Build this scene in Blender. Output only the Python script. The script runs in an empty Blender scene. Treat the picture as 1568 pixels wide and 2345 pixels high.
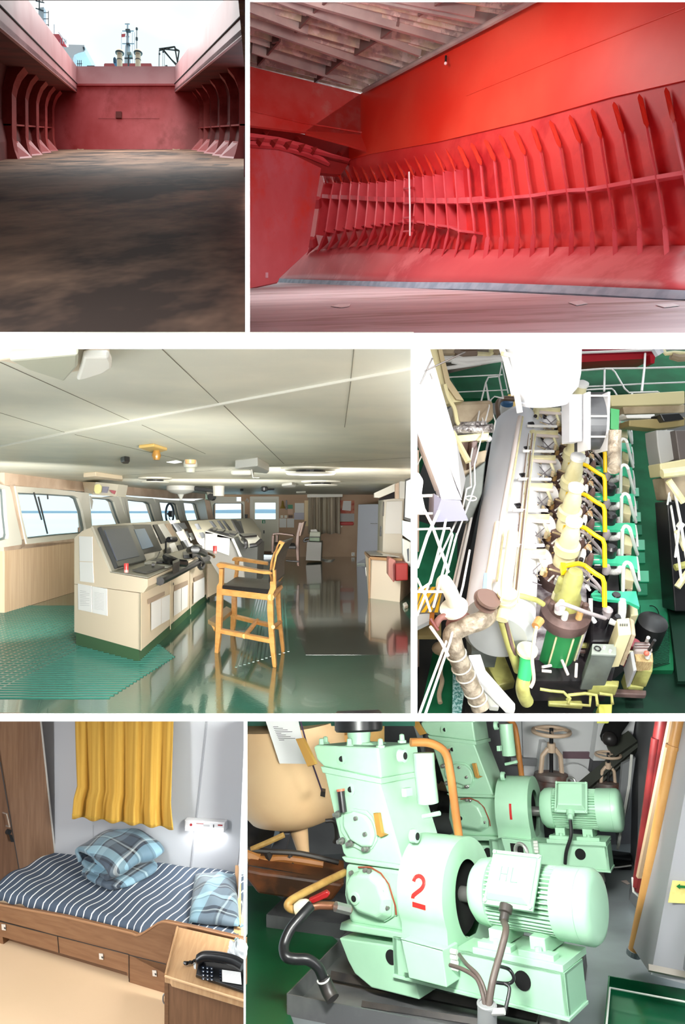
import bpy, math, random
from mathutils import Vector, Matrix
R=random.Random(7)
SC=bpy.context.scene; COL=SC.collection
# ---------------------------------------------------------------- camera, sky, light, exposure
F=1600.0; CX=784.0; CY=1172.5
cd=bpy.data.cameras.new('camera'); cam=bpy.data.objects.new('camera',cd); COL.objects.link(cam)
cam.rotation_euler=(math.pi/2,0,0); cd.sensor_fit='VERTICAL'; cd.sensor_height=36.0
cd.lens=36.0*F/2345.0; cd.clip_start=.05; cd.clip_end=9000; SC.camera=cam
SC.view_settings.view_transform='Standard'; SC.view_settings.look='None'
SC.view_settings.exposure=0.0; SC.view_settings.gamma=1.0; SC.view_settings.use_curve_mapping=False
def lin(c):
    return tuple((x/255/12.92 if x/255<=.04045 else ((x/255+.055)/1.055)**2.4) for x in c)+(1.0,)
w=bpy.data.worlds.new('sky'); SC.world=w; w.use_nodes=True
N=w.node_tree.nodes; L=w.node_tree.links; N.clear()
wo=N.new('ShaderNodeOutputWorld'); bg=N.new('ShaderNodeBackground'); tc=N.new('ShaderNodeTexCoord')
nz=N.new('ShaderNodeTexNoise'); nz.inputs['Scale'].default_value=5.0; nz.inputs['Detail'].default_value=3
mp=N.new('ShaderNodeMapping'); mp.inputs['Scale'].default_value=(1,1,2.4); mp.inputs['Location'].default_value=(3.1,0,.4)
rp=N.new('ShaderNodeValToRGB'); rp.color_ramp.elements[0].position=.44; rp.color_ramp.elements[0].color=(.82,.96,1.0,1)
rp.color_ramp.elements[1].position=.60; rp.color_ramp.elements[1].color=(1,1,1,1)
sx=N.new('ShaderNodeSeparateXYZ'); mr=N.new('ShaderNodeMapRange')
mr.inputs['From Min'].default_value=-.25; mr.inputs['From Max'].default_value=.35
mr.inputs['To Min'].default_value=.22; mr.inputs['To Max'].default_value=1.16
L.new(tc.outputs['Generated'],mp.inputs['Vector']); L.new(mp.outputs[0],nz.inputs['Vector'])
L.new(nz.outputs[0],rp.inputs[0]); L.new(rp.outputs[0],bg.inputs['Color'])
L.new(tc.outputs['Generated'],sx.inputs[0]); L.new(sx.outputs['Y'],mr.inputs['Value'])
mz=N.new('ShaderNodeMapRange'); mz.inputs['From Min'].default_value=.6; mz.inputs['From Max'].default_value=1.0 # an overcast sky is brightest overhead
mz.inputs['To Min'].default_value=0; mz.inputs['To Max'].default_value=4.5
ad=N.new('ShaderNodeMath'); ad.operation='ADD'
L.new(sx.outputs['Z'],mz.inputs['Value']); L.new(mz.outputs[0],ad.inputs[0]); L.new(mr.outputs[0],ad.inputs[1]); L.new(ad.outputs[0],bg.inputs['Strength']); L.new(bg.outputs[0],wo.inputs['Surface'])
def area(name,loc,to,sx_,sy_,power,col=(1,1,1),spread=180):
    l=bpy.data.lights.new(name,'AREA'); l.shape='RECTANGLE'; l.size=sx_; l.size_y=sy_; l.energy=power; l.color=col
    l.spread=math.radians(spread)
    o=bpy.data.objects.new(name,l); COL.objects.link(o); o.location=loc
    o.rotation_euler=(Vector(to)-Vector(loc)).to_track_quat('-Z','Y').to_euler(); return o
LIGHTS=[ # unseen added lamps: a pair whitening the partition, then one set per chamber
 ('wall_washer_light',(-2.3,1.45,0),(0,2,0),.3,3.4,104,(1,1,1),180),
 ('wall_washer_light',(2.3,1.45,0),(0,2,0),.3,3.4,104,(1,1,1),180),
 ('hold_daylight',(1.4,6.2,4.6),(2.4,8.5,1.6),2.0,1.2,52,(1,.93,.9),180),  # fill lamps added inside the closed hold, not daylight
 ('hold_daylight',(-.3,7.3,5.5),(-.2,11,2.2),1.5,.8,300,(1,.95,.92),180),
 ('hatch_daylight',(-7.1,23.5,18.6),(-7.6,25,11.2),5.0,12,720,(1,.97,.94),180),  # lamp added above the hatch, out of view, boosting the sky light
 ('wheelhouse_light',(-.3,3.0,-.35),(-3.0,9,-1.35),1.2,.6,125,(1,.98,.93),84),  # invented lamps facing away from the camera, brightening the wheelhouse
 ('wheelhouse_light',(-.3,9.6,-.3),(-2.0,22,-.3),1.2,.4,110,(1,.98,.94),180),
 ('wheelhouse_light',(-3.7,8.0,-.6),(-6.9,12.6,-.35),.8,.6,72,(1,.97,.92),120),
 ('wheelhouse_light',(-2.4,13.0,-.35),(-4.6,25,-.3),2.2,.4,135,(1,.97,.92),180),
 ('engine_hall_floodlight',(.85,2.5,.50),(1.3,5.2,.0),.5,.2,30,(1,.99,.93),140),  # no fittings hang here; fill added to brighten the engine
 ('engine_hall_floodlight',(.62,4.3,.92),(1.1,5.7,.1),.4,.3,9,(1,1,.98),160),
 ('engine_hall_floodlight',(2.2,3.2,.6),(1.6,5.0,0),.5,.5,62,(1,1,.95),150),
 ('cabin_ceiling_light',(-.85,2.62,-.84),(-1.0,3.2,-1.8),.7,.3,2.2,(1,.97,.92),180),  # made-up overhead fill for the cabin
 ('machinery_space_light',(.1,2.5,-.80),(.5,4.2,-2.0),.5,.3,74,(.98,1,.95),140),  # added fill without any fitting, for the compressors
 ('machinery_space_light',(1.5,4.2,-1.33),(1.7,6.8,-2.5),.5,.4,42,(1,1,.97),180),
]
for a in LIGHTS: area(*a)
# ---------------------------------------------------------------- helpers
def V(*a): return Vector(a)
def ray(u,v): return V((u-CX)/F,1.0,(CY-v)/F)
def at(u,v,y): return ray(u,v)*y
def onp(u,v,p0,n):
    r=ray(u,v); return r*(p0.dot(n)/r.dot(n))
def gz(u,v,z): # point on the horizontal plane at height z
    r=ray(u,v); return r*(z/r.z)
def px(p): return (CX+F*p.x/p.y, CY-F*p.z/p.y)
MATS={}
def mat(name,c,rough=.6,metal=0,c2=None,scale=4,lo=.4,hi=.6,bump=0,bscale=30,stretch=(1,1,1),spec=.5,coat=0,emit=0,detail=5,dist=0,c3=None,scale3=2,lo3=.5,hi3=.6):
    if name in MATS: return MATS[name]
    m=bpy.data.materials.new(name); m.use_nodes=True; n=m.node_tree.nodes; l=m.node_tree.links
    b=n['Principled BSDF']; b.inputs['Base Color'].default_value=lin(c); b.inputs['Roughness'].default_value=rough
    b.inputs['Metallic'].default_value=metal; b.inputs['Specular IOR Level'].default_value=spec; b.inputs['Coat Weight'].default_value=coat
    if emit: b.inputs['Emission Color'].default_value=lin(c); b.inputs['Emission Strength'].default_value=emit
    if c2 or bump or c3:
        t=n.new('ShaderNodeTexCoord'); mpn=n.new('ShaderNodeMapping'); mpn.inputs['Scale'].default_value=stretch
        l.new(t.outputs['Object'],mpn.inputs['Vector'])
    prev=None
    if c2:
        z=n.new('ShaderNodeTexNoise'); z.inputs['Scale'].default_value=scale; z.inputs['Detail'].default_value=detail; z.inputs['Distortion'].default_value=dist
        r=n.new('ShaderNodeValToRGB'); r.color_ramp.elements[0].position=lo; r.color_ramp.elements[1].position=hi
        r.color_ramp.elements[0].color=lin(c); r.color_ramp.elements[1].color=lin(c2)
        l.new(mpn.outputs[0],z.inputs['Vector']); l.new(z.outputs[0],r.inputs[0]); l.new(r.outputs[0],b.inputs['Base Color']); prev=r.outputs[0]
    if c3:
        z=n.new('ShaderNodeTexNoise'); z.inputs['Scale'].default_value=scale3; z.inputs['Detail'].default_value=6; z.inputs['Roughness'].default_value=.65
        r=n.new('ShaderNodeMapRange'); r.inputs['From Min'].default_value=lo3; r.inputs['From Max'].default_value=hi3
        x=n.new('ShaderNodeMix'); x.data_type='RGBA'; x.inputs[6].default_value=lin(c); x.inputs[7].default_value=lin(c3)
        l.new(mpn.outputs[0],z.inputs['Vector']); l.new(z.outputs[0],r.inputs['Value']); l.new(r.outputs[0],x.inputs[0])
        if prev: l.new(prev,x.inputs[6])
        l.new(x.outputs[2],b.inputs['Base Color'])
    if bump:
        z=n.new('ShaderNodeTexNoise'); z.inputs['Scale'].default_value=bscale; bm=n.new('ShaderNodeBump'); bm.inputs['Strength'].default_value=bump
        bm.inputs['Distance'].default_value=.02
        l.new(mpn.outputs[0],z.inputs['Vector']); l.new(z.outputs[0],bm.inputs['Height']); l.new(bm.outputs[0],b.inputs['Normal'])
    MATS[name]=m; return m
def glassmat(name,c=(235,245,250),alpha=.12):
    m=bpy.data.materials.new(name); m.use_nodes=True; b=m.node_tree.nodes['Principled BSDF']
    b.inputs['Base Color'].default_value=lin(c); b.inputs['Roughness'].default_value=.03; b.inputs['Alpha'].default_value=alpha
    MATS[name]=m; return m
dkm_=None
class MB:
    def __init__(s): s.v=[]; s.f=[]
    def add(s,vs,fs):
        o=len(s.v); s.v+= [Vector(p) for p in vs]; s.f+=[tuple(i+o for i in f) for f in fs]; return s
    def quad(s,*p): return s.add(p,[tuple(range(len(p)))])
    def slab(s,pts,ext):  # polygon extruded by a vector: a plate with real thickness
        n=len(pts); pts=[Vector(p) for p in pts]; e=Vector(ext)
        return s.add(pts+[p+e for p in pts],[tuple(range(n)),tuple(range(2*n-1,n-1,-1))]+[(i,i+n,(i+1)%n+n,(i+1)%n) for i in range(n)])
    def tr(s,pp,y,th): # traced outline: pixels at distance y, thickness th away from the viewer
        return s.slab([at(u,v,y) for u,v in pp],(0,th,0))
    def loft(s,a,b):
        n=len(a); return s.add(list(a)+list(b),[tuple(range(n)),tuple(range(2*n-1,n-1,-1))]+[(i,i+n,(i+1)%n+n,(i+1)%n) for i in range(n)])
    def box(s,o,a,b,c):   # centred box with half-axis vectors
        o,a,b,c=map(Vector,(o,a,b,c)); vs=[o+a*i+b*j+c*k for k in(-1,1) for j in(-1,1) for i in(-1,1)]
        return s.add(vs,[(0,1,3,2),(4,6,7,5),(0,4,5,1),(2,3,7,6),(0,2,6,4),(1,5,7,3)])
    def bx(s,x0,x1,y0,y1,z0,z1):
        return s.box(((x0+x1)/2,(y0+y1)/2,(z0+z1)/2),((x1-x0)/2,0,0),(0,(y1-y0)/2,0),(0,0,(z1-z0)/2))
    def ring(s,c,t,r,n,ref=None):
        t=Vector(t).normalized(); a=(ref if ref is not None else (V(0,0,1) if abs(t.z)<.9 else V(1,0,0)))
        a=(a-t*a.dot(t)).normalized(); b=t.cross(a)
        return [Vector(c)+(a*math.cos(2*math.pi*i/n)+b*math.sin(2*math.pi*i/n))*r for i in range(n)]
    def tube(s,pts,r,n=8,closed=False,rs=None,caps=True):
        pts=[Vector(p) for p in pts]; m=len(pts); rings=[]; ref=None
        for i,p in enumerate(pts):
            if closed: t=pts[(i+1)%m]-pts[i-1]
            else: t=(pts[min(i+1,m-1)]-pts[max(i-1,0)])
            if t.length<1e-9: t=V(0,0,1)
            t.normalize()
            if ref is None: ref=V(0,0,1) if abs(t.z)<.9 else V(1,0,0)
            ref=(ref-t*ref.dot(t)); ref=ref.normalized() if ref.length>1e-6 else V(1,0,0)
            rings.append(s.ring(p,t,(rs[i] if rs else r),n,ref))
        vs=[q for rg in rings for q in rg]; fs=[]
        for i in range(m if closed else m-1):
            for j in range(n):
                a=i*n+j; b=i*n+(j+1)%n; c=((i+1)%m)*n+(j+1)%n; d=((i+1)%m)*n+j; fs.append((a,b,c,d))
        if not closed and caps: fs+=[tuple(range(n-1,-1,-1)),tuple((m-1)*n+j for j in range(n))]
        return s.add(vs,fs)
    def cyl(s,p0,p1,r0,r1=None,n=16): return s.tube([p0,p1],0,n,rs=[r0,r0 if r1 is None else r1])
    def lathe(s,o,ax,prof,n=20): # prof: (distance along axis, radius)
        ax=Vector(ax).normalized(); o=Vector(o)
        rings=[s.ring(o+ax*d,ax,max(r,1e-4),n) for d,r in prof]; vs=[q for g in rings for q in g]; fs=[]
        for i in range(len(prof)-1):
            for j in range(n): fs.append((i*n+j,i*n+(j+1)%n,(i+1)*n+(j+1)%n,(i+1)*n+j))
        fs+=[tuple(range(n-1,-1,-1)),tuple((len(prof)-1)*n+j for j in range(n))]
        return s.add(vs,fs)
    def ball(s,c,r,n=12,m=8,sc=(1,1,1)):
        c=Vector(c); vs=[]; fs=[]
        for i in range(m+1):
            th=math.pi*i/m
            for j in range(n):
                ph=2*math.pi*j/n; vs.append(c+V(r*sc[0]*math.sin(th)*math.cos(ph),r*sc[1]*math.sin(th)*math.sin(ph),r*sc[2]*math.cos(th)))
        for i in range(m):
            for j in range(n): fs.append((i*n+j,(i+1)*n+j,(i+1)*n+(j+1)%n,i*n+(j+1)%n))
        return s.add(vs,fs)
    def torus(s,c,ax,R_,r,n=24,k=8):
        c=Vector(c); return s.tube(s.ring(c,ax,R_,n),r,k,closed=True)
    def grid(s,fn,nu,nv,th=None):
        vs=[fn(i/nu,j/nv) for j in range(nv+1) for i in range(nu+1)]
        fs=[(j*(nu+1)+i,j*(nu+1)+i+1,(j+1)*(nu+1)+i+1,(j+1)*(nu+1)+i) for j in range(nv) for i in range(nu)]
        return s.add(vs,fs)
    def xf(s,M): s.v=[M@p for p in s.v]; return s
    def ob(s,name,m,parent=None,smooth=False,bevel=0,solid=0,sub=0,seg=2,label=None,kind=None,merge=False):
        me=bpy.data.meshes.new(name); o=bpy.data.objects.new(name,me)
        if parent is not None: base=WL(parent)
        elif s.v:
            xs=[p.x for p in s.v]; ys=[p.y for p in s.v]; zs=[p.z for p in s.v]
            base=V((min(xs)+max(xs))/2,(min(ys)+max(ys))/2,min(zs))
        else: base=V(0,0,0)
        me.from_pydata([tuple(p-base) for p in s.v],[],s.f)
        import bmesh
        bm=bmesh.new(); bm.from_mesh(me)
        if merge: bmesh.ops.remove_doubles(bm,verts=bm.verts,dist=1e-5)
        bmesh.ops.recalc_face_normals(bm,faces=bm.faces); bm.to_mesh(me); bm.free()
        me.materials.append(m)
        if smooth:
            for p in me.polygons: p.use_smooth=True
            if smooth!='all':
                me.set_sharp_from_angle(angle=math.radians(38))
        COL.objects.link(o)
        if parent is not None: o.parent=parent
        else: o.location=base
        if solid: q=o.modifiers.new('solid','SOLIDIFY'); q.thickness=solid; q.offset=0
        if bevel: q=o.modifiers.new('bevel','BEVEL'); q.width=bevel; q.segments=seg; q.limit_method='ANGLE'
        if sub: q=o.modifiers.new('sub','SUBSURF'); q.levels=sub; q.render_levels=sub
        if label: o['label']=label
        if kind: o['kind']=kind
        return o
def WL(o):
    p=V(0,0,0)
    while o is not None: p+=o.location; o=o.parent
    return p
def thing(name,label,cat,loc,group=None):
    o=bpy.data.objects.new(name,None); COL.objects.link(o); o.location=loc; o.empty_display_size=.1
    o['label']=label; o['category']=cat
    if group: o['group']=group
    return o
def tag(o,label,cat,group=None,kind=None):
    o['label']=label; o['category']=cat
    if group: o['group']=group
    if kind: o['kind']=kind
    return o
def st(o,label=None,cat=None): # setting
    o['kind']='structure'
    if label: o['label']=label
    if cat: o['category']=cat
    return o
def spline(p,k=6): # Catmull-Rom through the points
    p=[Vector(q) for q in p]; o=[]
    for i in range(len(p)-1):
        a=p[max(i-1,0)];b=p[i];c=p[i+1];d=p[min(i+2,len(p)-1)]
        for j in range(k):
            t=j/k; o.append(.5*((2*b)+(c-a)*t+(2*a-5*b+4*c-d)*t*t+(3*b-a-3*c+d)*t**3))
    o.append(p[-1]); return o
def copytree(o,parent=None):
    c=o.copy(); COL.objects.link(c); c.parent=parent
    for ch in list(o.children): copytree(ch,c)
    return c
def text(body,name,m,parent,o,ax,up,size,th=.002): # flat lettering standing on a surface; ax to the right, up upwards
    cu=bpy.data.curves.new(name,'FONT'); cu.body=body; cu.size=size; cu.extrude=th; cu.align_x='CENTER'; cu.align_y='CENTER'
    t=bpy.data.objects.new(name,cu); COL.objects.link(t)
    dg=bpy.context.evaluated_depsgraph_get(); me=bpy.data.meshes.new_from_object(t.evaluated_get(dg))
    bpy.data.objects.remove(t); r=bpy.data.objects.new(name,me); me.materials.clear(); me.materials.append(m); COL.objects.link(r)
    ax=Vector(ax).normalized(); up=Vector(up); up=(up-ax*up.dot(ax)).normalized(); n=ax.cross(up)
    M=Matrix((ax,up,n)).transposed().to_4x4(); r.matrix_basis=Matrix.Translation(Vector(o)-(WL(parent) if parent else V(0,0,0)))@M
    if parent: r.parent=parent
    return r
# ---------------------------------------------------------------- the white partition with six openings
white=mat('white_sheet',(252,252,252),.9)
def rect(u0,v0,u1,v1,y=2.0,th=.006):
    a=at(u0,v1,y); b=at(u1,v0,y); return (a.x,b.x,y,y+th,a.z,b.z)
sheet=MB()
for r_ in [(-60,762,1628,798.5),(-60,1635,1628,1652),(561,-40,571.5,762),(940.5,798.5,955.5,1635),(557.5,1652,562,2400),(571.5,-40,1628,1.5),(-60,-40,561,-20)]:
    sheet.bx(*rect(*r_))
st(sheet.ob('wall_front',white),'white sheet partition with six rectangular openings','partition')
# unseen shield added to keep sky light out of the two lower chambers
st(MB().slab([V(-1.2,2.02,-2.02*.2924),V(1.2,2.02,-2.02*.2924),V(4.2,8.2,-8.2*.2924),V(-4.6,8.2,-8.2*.2924)],V(0,0,-.008)).ob('ceiling',mat('overhead_grey',(170,170,172),.7)),'sloping overhead plating above the two lower rooms','ceiling')
# ================================================================ 1: open cargo hold, upper left
red=mat('hold_red',(150,52,50),.55,c2=(172,74,72),scale=1.2,lo=.35,hi=.7,c3=(128,36,36),scale3=.8,lo3=.5,hi3=.62)
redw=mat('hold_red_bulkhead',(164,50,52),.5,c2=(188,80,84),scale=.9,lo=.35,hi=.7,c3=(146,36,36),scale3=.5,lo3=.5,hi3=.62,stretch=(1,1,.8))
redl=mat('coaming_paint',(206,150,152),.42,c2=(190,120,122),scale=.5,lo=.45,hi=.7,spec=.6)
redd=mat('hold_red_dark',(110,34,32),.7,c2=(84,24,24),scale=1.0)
holdfl=mat('hold_floor_steel',(160,126,104),.8,c2=(132,102,84),scale=.9,lo=.35,hi=.62,c3=(62,49,43),scale3=.40,lo3=.45,hi3=.60,stretch=(1,.4,1),spec=.2)
blk=mat('dark_gap',(20,16,16),.8)
SX=(288-CX)/F; SZ=(CY-305)/F
def H(x,y,z): return V(SX*y+x,y,SZ*y+z) # hold section: x across, z up from the eye line, y along the hold
HW=3.40; FZ=-.743; YB=32.1; DK=1.91; CW=2.25; CT=3.07
xr=lambda y: min(3.43,(566.5-288)/F*y)
b=MB(); ny=24
ys=[2.6+(YB+.4-2.6)*i/ny for i in range(ny+1)]
b.slab([H(-HW-.3,2.6,FZ)]+[H(-HW-.3,YB+.3,FZ)]+[H(3.7,YB+.3,FZ),H(3.43,19.7,FZ),H(xr(2.6),2.6,FZ)],(0,0,-.05))
st(b.ob('floor',holdfl),'rust brown dirty steel floor of the open cargo hold','floor')
b=MB(); b.slab([H(-HW-.3,YB,FZ),H(3.7,YB,FZ),H(3.7,YB,CT-.03),H(-HW-.3,YB,CT-.03)],(0,.12,0))
wb=st(b.ob('wall_back',redw),'red end bulkhead of the open cargo hold','wall')
MB().slab([H(-CW-.05,YB-.10,2.18),H(CW+.05,YB-.10,2.18),H(CW+.05,YB-.10,2.27),H(-CW-.05,YB-.10,2.27)],(0,.1,0)).ob('ledge',redw,wb)
MB().slab([H(-CW-.3,YB-.05,2.27),H(CW+.25,YB-.05,2.27),H(CW+.25,YB-.05,CT),H(-CW-.3,YB-.05,CT)],(0,.05,0)).ob('coaming_plate',redl,wb)
p=MB(); p.slab([at(u,v,YB-.08) for u,v in((265,255),(278,255),(278,270),(265,270))],(0,.08,0)); p.ob('access_plate',mat('rust_plate',(96,30,26),.8),wb,label='small dark square access plate')
MB().tube([at(225,271,YB-.03),at(365,271,YB-.03)],.008).ob('weld_bar',red,wb)
for s,nm in((-1,'left'),(1,'right')):
    y0=2.6 if s<0 else 20.2
    hw=s*(HW if s<0 else 3.43)
    b=MB()
    prof=[(hw,FZ-.02),(hw+s*.02,FZ+.5),(hw+s*.15,.4),(hw+s*.15,1.3),(hw,DK)]
    a=[H(x,y0,z) for x,z in prof]; c=[H(x,YB,z) for x,z in prof]
    for i in range(4): b.slab([a[i],a[i+1],c[i+1],c[i]],(s*.06,0,0))
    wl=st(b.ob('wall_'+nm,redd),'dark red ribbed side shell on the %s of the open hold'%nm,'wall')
    # deck underside and hatch coaming
    b=MB(); yc=2.3 if s<0 else 12.9
    b.slab([H(s*CW,yc,DK),H(s*CW,YB,DK),H(hw+s*.2,YB,DK),H(hw+s*.2,max(yc,y0 if s>0 else 0),DK)],(0,0,.12)); b.ob('deck_underside',redd,wl)
    b=MB(); yt=8.0 if s<0 else 13.0
    b.slab([H(s*CW,yt,DK-.02),H(s*CW,YB,DK-.02),H(s*CW,YB,CT),H(s*CW,yt,CT)],(s*.08,0,0))
    b.ob('hatch_coaming',redl,wl,label='pale pink hatch coaming plate')
    MB().tube([H(s*(CW-.01),yt,2.27),H(s*(CW-.01),YB-.05,2.27)],.022,6).ob('seam_pipe',blk,wl)
    depths=[20.1,22.8,25.6,28.4,31.2] if s<0 else [20.4,22.2,24.7,27.3,29.7,31.4]
    for k,y in enumerate(depths):
        wd=.10 if (k or s>0) else .16
        inn=[(.27,0),(.16,.30),(.11,.62),(.10,1.9),(.15,2.15),(.26,2.42),(.45,2.65)]
        pts=[H(hw-s*i_,y,FZ+h) for i_,h in inn]; out=[H(hw+s*.17,y,FZ+h) for i_,h in inn][::-1]
        r_=MB(); r_.slab(pts+out,(0,.04,0)); 
        for i in range(len(pts)-1): r_.slab([pts[i],pts[i+1],pts[i+1]+V(0,wd+.12,0),pts[i]+V(0,wd+.12,0)],(-s*.02,0,0))
        r_.ob('rib',red,wl)
        if k>=0:
            br=MB(); br.slab([H(hw-s*.27,y+.02,FZ),H(hw-s*.14,y+.02,FZ+.5),H(hw-s*.12,y+1.2,FZ+.5),H(hw-s*.55,y+1.2,FZ)],(s*.03,0,0)) if y<YB-1.3 else None
            if br.v: br.ob('bilge_bracket',mat('hold_pink',(176,92,92),.5),wl,label='paler sloping bracket at the foot')
    MB().slab([H(hw-s*.10,depths[0],.22),H(hw-s*.10,YB,.22),H(hw+s*.15,YB,.22),H(hw+s*.15,depths[0],.22)],(0,0,.05)).ob('stringer',red,wl)
# unseen cover added overhead, ahead of the hatch, to shade the near floor
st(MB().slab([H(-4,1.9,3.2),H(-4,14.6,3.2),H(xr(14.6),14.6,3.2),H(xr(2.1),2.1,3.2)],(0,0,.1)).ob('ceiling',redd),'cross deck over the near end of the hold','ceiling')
KD=(566.2-CX)/F
st(MB().slab([V(KD*2.03,2.03,SZ*2.03+FZ+.2),V(KD*14.6,14.6,SZ*14.6+FZ),V(KD*14.6,14.6,SZ*14.6+3.3),V(KD*2.03,2.03,SZ*2.03+.5)],(.004,0,0)).ob('wall_right',redd),'thin plating between the two cargo holds','wall')  # unseen divider added to stop light leaking in from the closed hold
for yg in (5.2,9.0):  # unseen baffles added to darken the near floor
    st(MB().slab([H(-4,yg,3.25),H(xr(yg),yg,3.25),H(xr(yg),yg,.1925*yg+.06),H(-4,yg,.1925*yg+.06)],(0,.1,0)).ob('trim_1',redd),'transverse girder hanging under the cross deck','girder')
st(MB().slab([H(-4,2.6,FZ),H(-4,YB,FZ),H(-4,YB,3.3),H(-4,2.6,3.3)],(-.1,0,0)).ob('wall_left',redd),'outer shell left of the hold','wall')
# bits on the floor
def h1f(u,v): y=-FZ*F/(v-305) if True else 0; return H((u-288)/F*y,y,FZ)
for q,(u0,u1,v) in enumerate([(177,191,341.8),(395,411,342)]):
    y=31.6; m_=MB(); m_.slab([at(u0,v+1,y),at(u1,v+1.3,y),at(u1,v-1.0,y),at((u0+u1)/2,v-.2,y),at(u0,v-1.6,y)],(0,.2,0))
    tag(m_.ob('wood_scrap',mat('pale_wood',(205,180,150),.8)),['pale timber scrap at the foot of the end bulkhead, left one','pale timber scrap at the foot of the end bulkhead, right one'][q],'scrap')
dk=mat('pit_dark',(44,36,34),.8)
for q,(u,v,wd) in enumerate([(126,363,20),(88,376,24),(467,364,20),(506,377.5,26),(310,353,16)]):
    a=h1f(u-wd/2,v-.9); c=h1f(u+wd/2,v+.9); m_=MB(); m_.slab([V(a.x,a.y,a.z+.004),V(c.x,a.y,a.z+.004),V(c.x,c.y,c.z+.004),V(a.x,c.y,c.z+.004)],(0,0,-.02))
    tag(m_.ob('lashing_pot',dk),['dark recessed floor fitting at left, the farther one','dark recessed floor fitting at left, the nearer one','dark recessed floor fitting at right, the farther one','dark recessed floor fitting at right, the nearer one','dark recessed floor fitting right of the centre line'][q],'floor fitting')
# ship parts beyond the hatch
YS=60
wht=mat('ship_white',(238,243,248),.6); pink=mat('ship_red_top',(226,96,104),.6); cream=mat('vent_cream',(240,220,190),.6); gry=mat('mast_grey',(196,214,224),.6); dgr=mat('fitting_dark',(70,82,88),.6)
t=thing('ship_superstructure','white ship wheelhouse block with red band above the left coaming','ship',at(160,160,YS))
MB().tr([(100,108),(157,108),(157,102),(193,103),(193,118),(180,121),(170,126),(167,134),(170,165),(110,165)],YS,3).ob('wing',wht,t)
MB().tr([(98,96),(112,96),(150,108),(150,112),(98,112)],YS+.5,2).ob('house',wht,t)
MB().tr([(98,78),(135,78),(141,87),(102,87)],YS-.2,3).ob('red_band',pink,t,label='red painted roof band')
r_=MB()
for u in (138,143,148,151): r_.tube([at(u,82+(u-138)*.7,YS),at(u,100,YS)],.03,5)
r_.tube([at(134,74,YS),at(152,98,YS)],.03,5); r_.tube([at(124,56,YS),at(124,78,YS)],.03,5); r_.ob('railing',gry,t)
MB().tr([(189,107),(193,107),(193,112),(190,113)],YS-.1,.2).ob('side_light',dgr,t)
t=thing('radar_mast','tall white radar mast rising over the left coaming','mast',at(95,70,YS))
MB().tr([(88,18),(100,16),(100,62),(88,62)],YS+1,.5).ob('mast_column',gry,t)
r_=MB()
for a,c in [((82,2),(101,6)),((82,19),(100,25)),((90,0),(90,20)),((98,0),(97,5)),((100,29),(111,29)),((100,43),(111,43)),((100,56),(112,57)),((111,25),(111,60))]: r_.tube([at(*a,YS+1),at(*c,YS+1)],.05 if a[0]<95 else .03,5)
r_.ob('yard',dgr,t)
for q,u in enumerate((274,316)):
    t=thing('mushroom_ventilator',['cream mushroom ventilator beyond the hold, left of the pair','cream mushroom ventilator beyond the hold, right of the pair'][q],'ventilator',at(u,152,YS-20))
    c=at(u,170,YS-20); s_=40/F
    MB().lathe(c,(0,0,1),[(0,6*s_),(46*s_,6*s_),(48*s_,8*s_)],16).ob('trunk',cream,t,smooth=True)
    MB().lathe(c+V(0,0,47*s_),(0,0,1),[(0,9.5*s_),(2*s_,10*s_),(2.6*s_,9.5*s_)],16).ob('rim',dgr,t,smooth=True)
    MB().lathe(c+V(0,0,49.5*s_),(0,0,1),[(0,9*s_),(4*s_,7.5*s_),(7*s_,3*s_),(7.6*s_,0.3*s_)],16).ob('cap',cream,t,smooth=True)
    MB().lathe(c+V(0,0,32*s_),(0,0,1),[(0,6.6*s_),(1.3*s_,6.6*s_)],16).ob('band',dgr,t)
t=thing('signal_mast','white signal mast with spreaders behind the two ventilators','mast',at(292,150,YS))
r_=MB(); r_.tube([at(292,152,YS),at(292,105,YS)],.22,6,rs=[.3,.2]); r_.tube([at(292,105,YS),at(292,54,YS)],.1,6,rs=[.14,.06])
for u0,u1,v in [(286,297,55),(280,306,71),(280,307,100),(288,296,84)]: r_.tube([at(u0,v,YS),at(u1,v,YS)],.05,5)
for u in (278,303,308): r_.tube([at(u,74,YS),at(u,150,YS)],.018,4)
r_.ob('mast_column',gry,t)
MB().tr([(287,66),(297,66),(297,70),(287,70)],YS-.3,.3).ob('radar_box',dgr,t)
MB().tr([(289,98),(296,98),(296,101),(289,101)],YS-.3,.3).ob('lamp_box',dgr,t)
MB().tr([(278,78),(287,77),(286,84),(278,85)],YS-.4,.03).ob('flag',pink,t,label='small red and white flag')
r_=MB(); r_.tube([at(313,64,YS),at(313,152,YS)],.03,5); r_.tube([at(313,64,YS),at(313,68,YS)],.1,6); r_.tube([at(313,86,YS),at(313,92,YS)],.1,6)
tag(r_.ob('whip_antenna',dgr),'thin dark whip antenna right of the signal mast','antenna')
t=thing('floodlight','grey floodlight on a short post between the ventilators','floodlight',at(294,152,YS-18))
MB().tr([(290,118),(300,118),(299.5,126),(290,126)],YS-18,.4).ob('lamp_head',mat('flood_grey',(150,165,160),.5),t,bevel=.03)
r_=MB(); r_.tube([at(294.5,126,YS-18),at(294,152,YS-18)],.05,6); r_.tube([at(285,133.5,YS-18),at(304,133.5,YS-18)],.05,6); r_.ob('post',dgr,t)
tag(MB().tr([(258.5,134),(260,130),(263,129.5),(265.5,133),(265.5,144),(259,144)],YS-15,.5).ob('fire_monitor',mat('dark_blue',(50,90,120),.5),bevel=.05),'dark blue rounded fitting left of the left ventilator','deck fitting')
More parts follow.
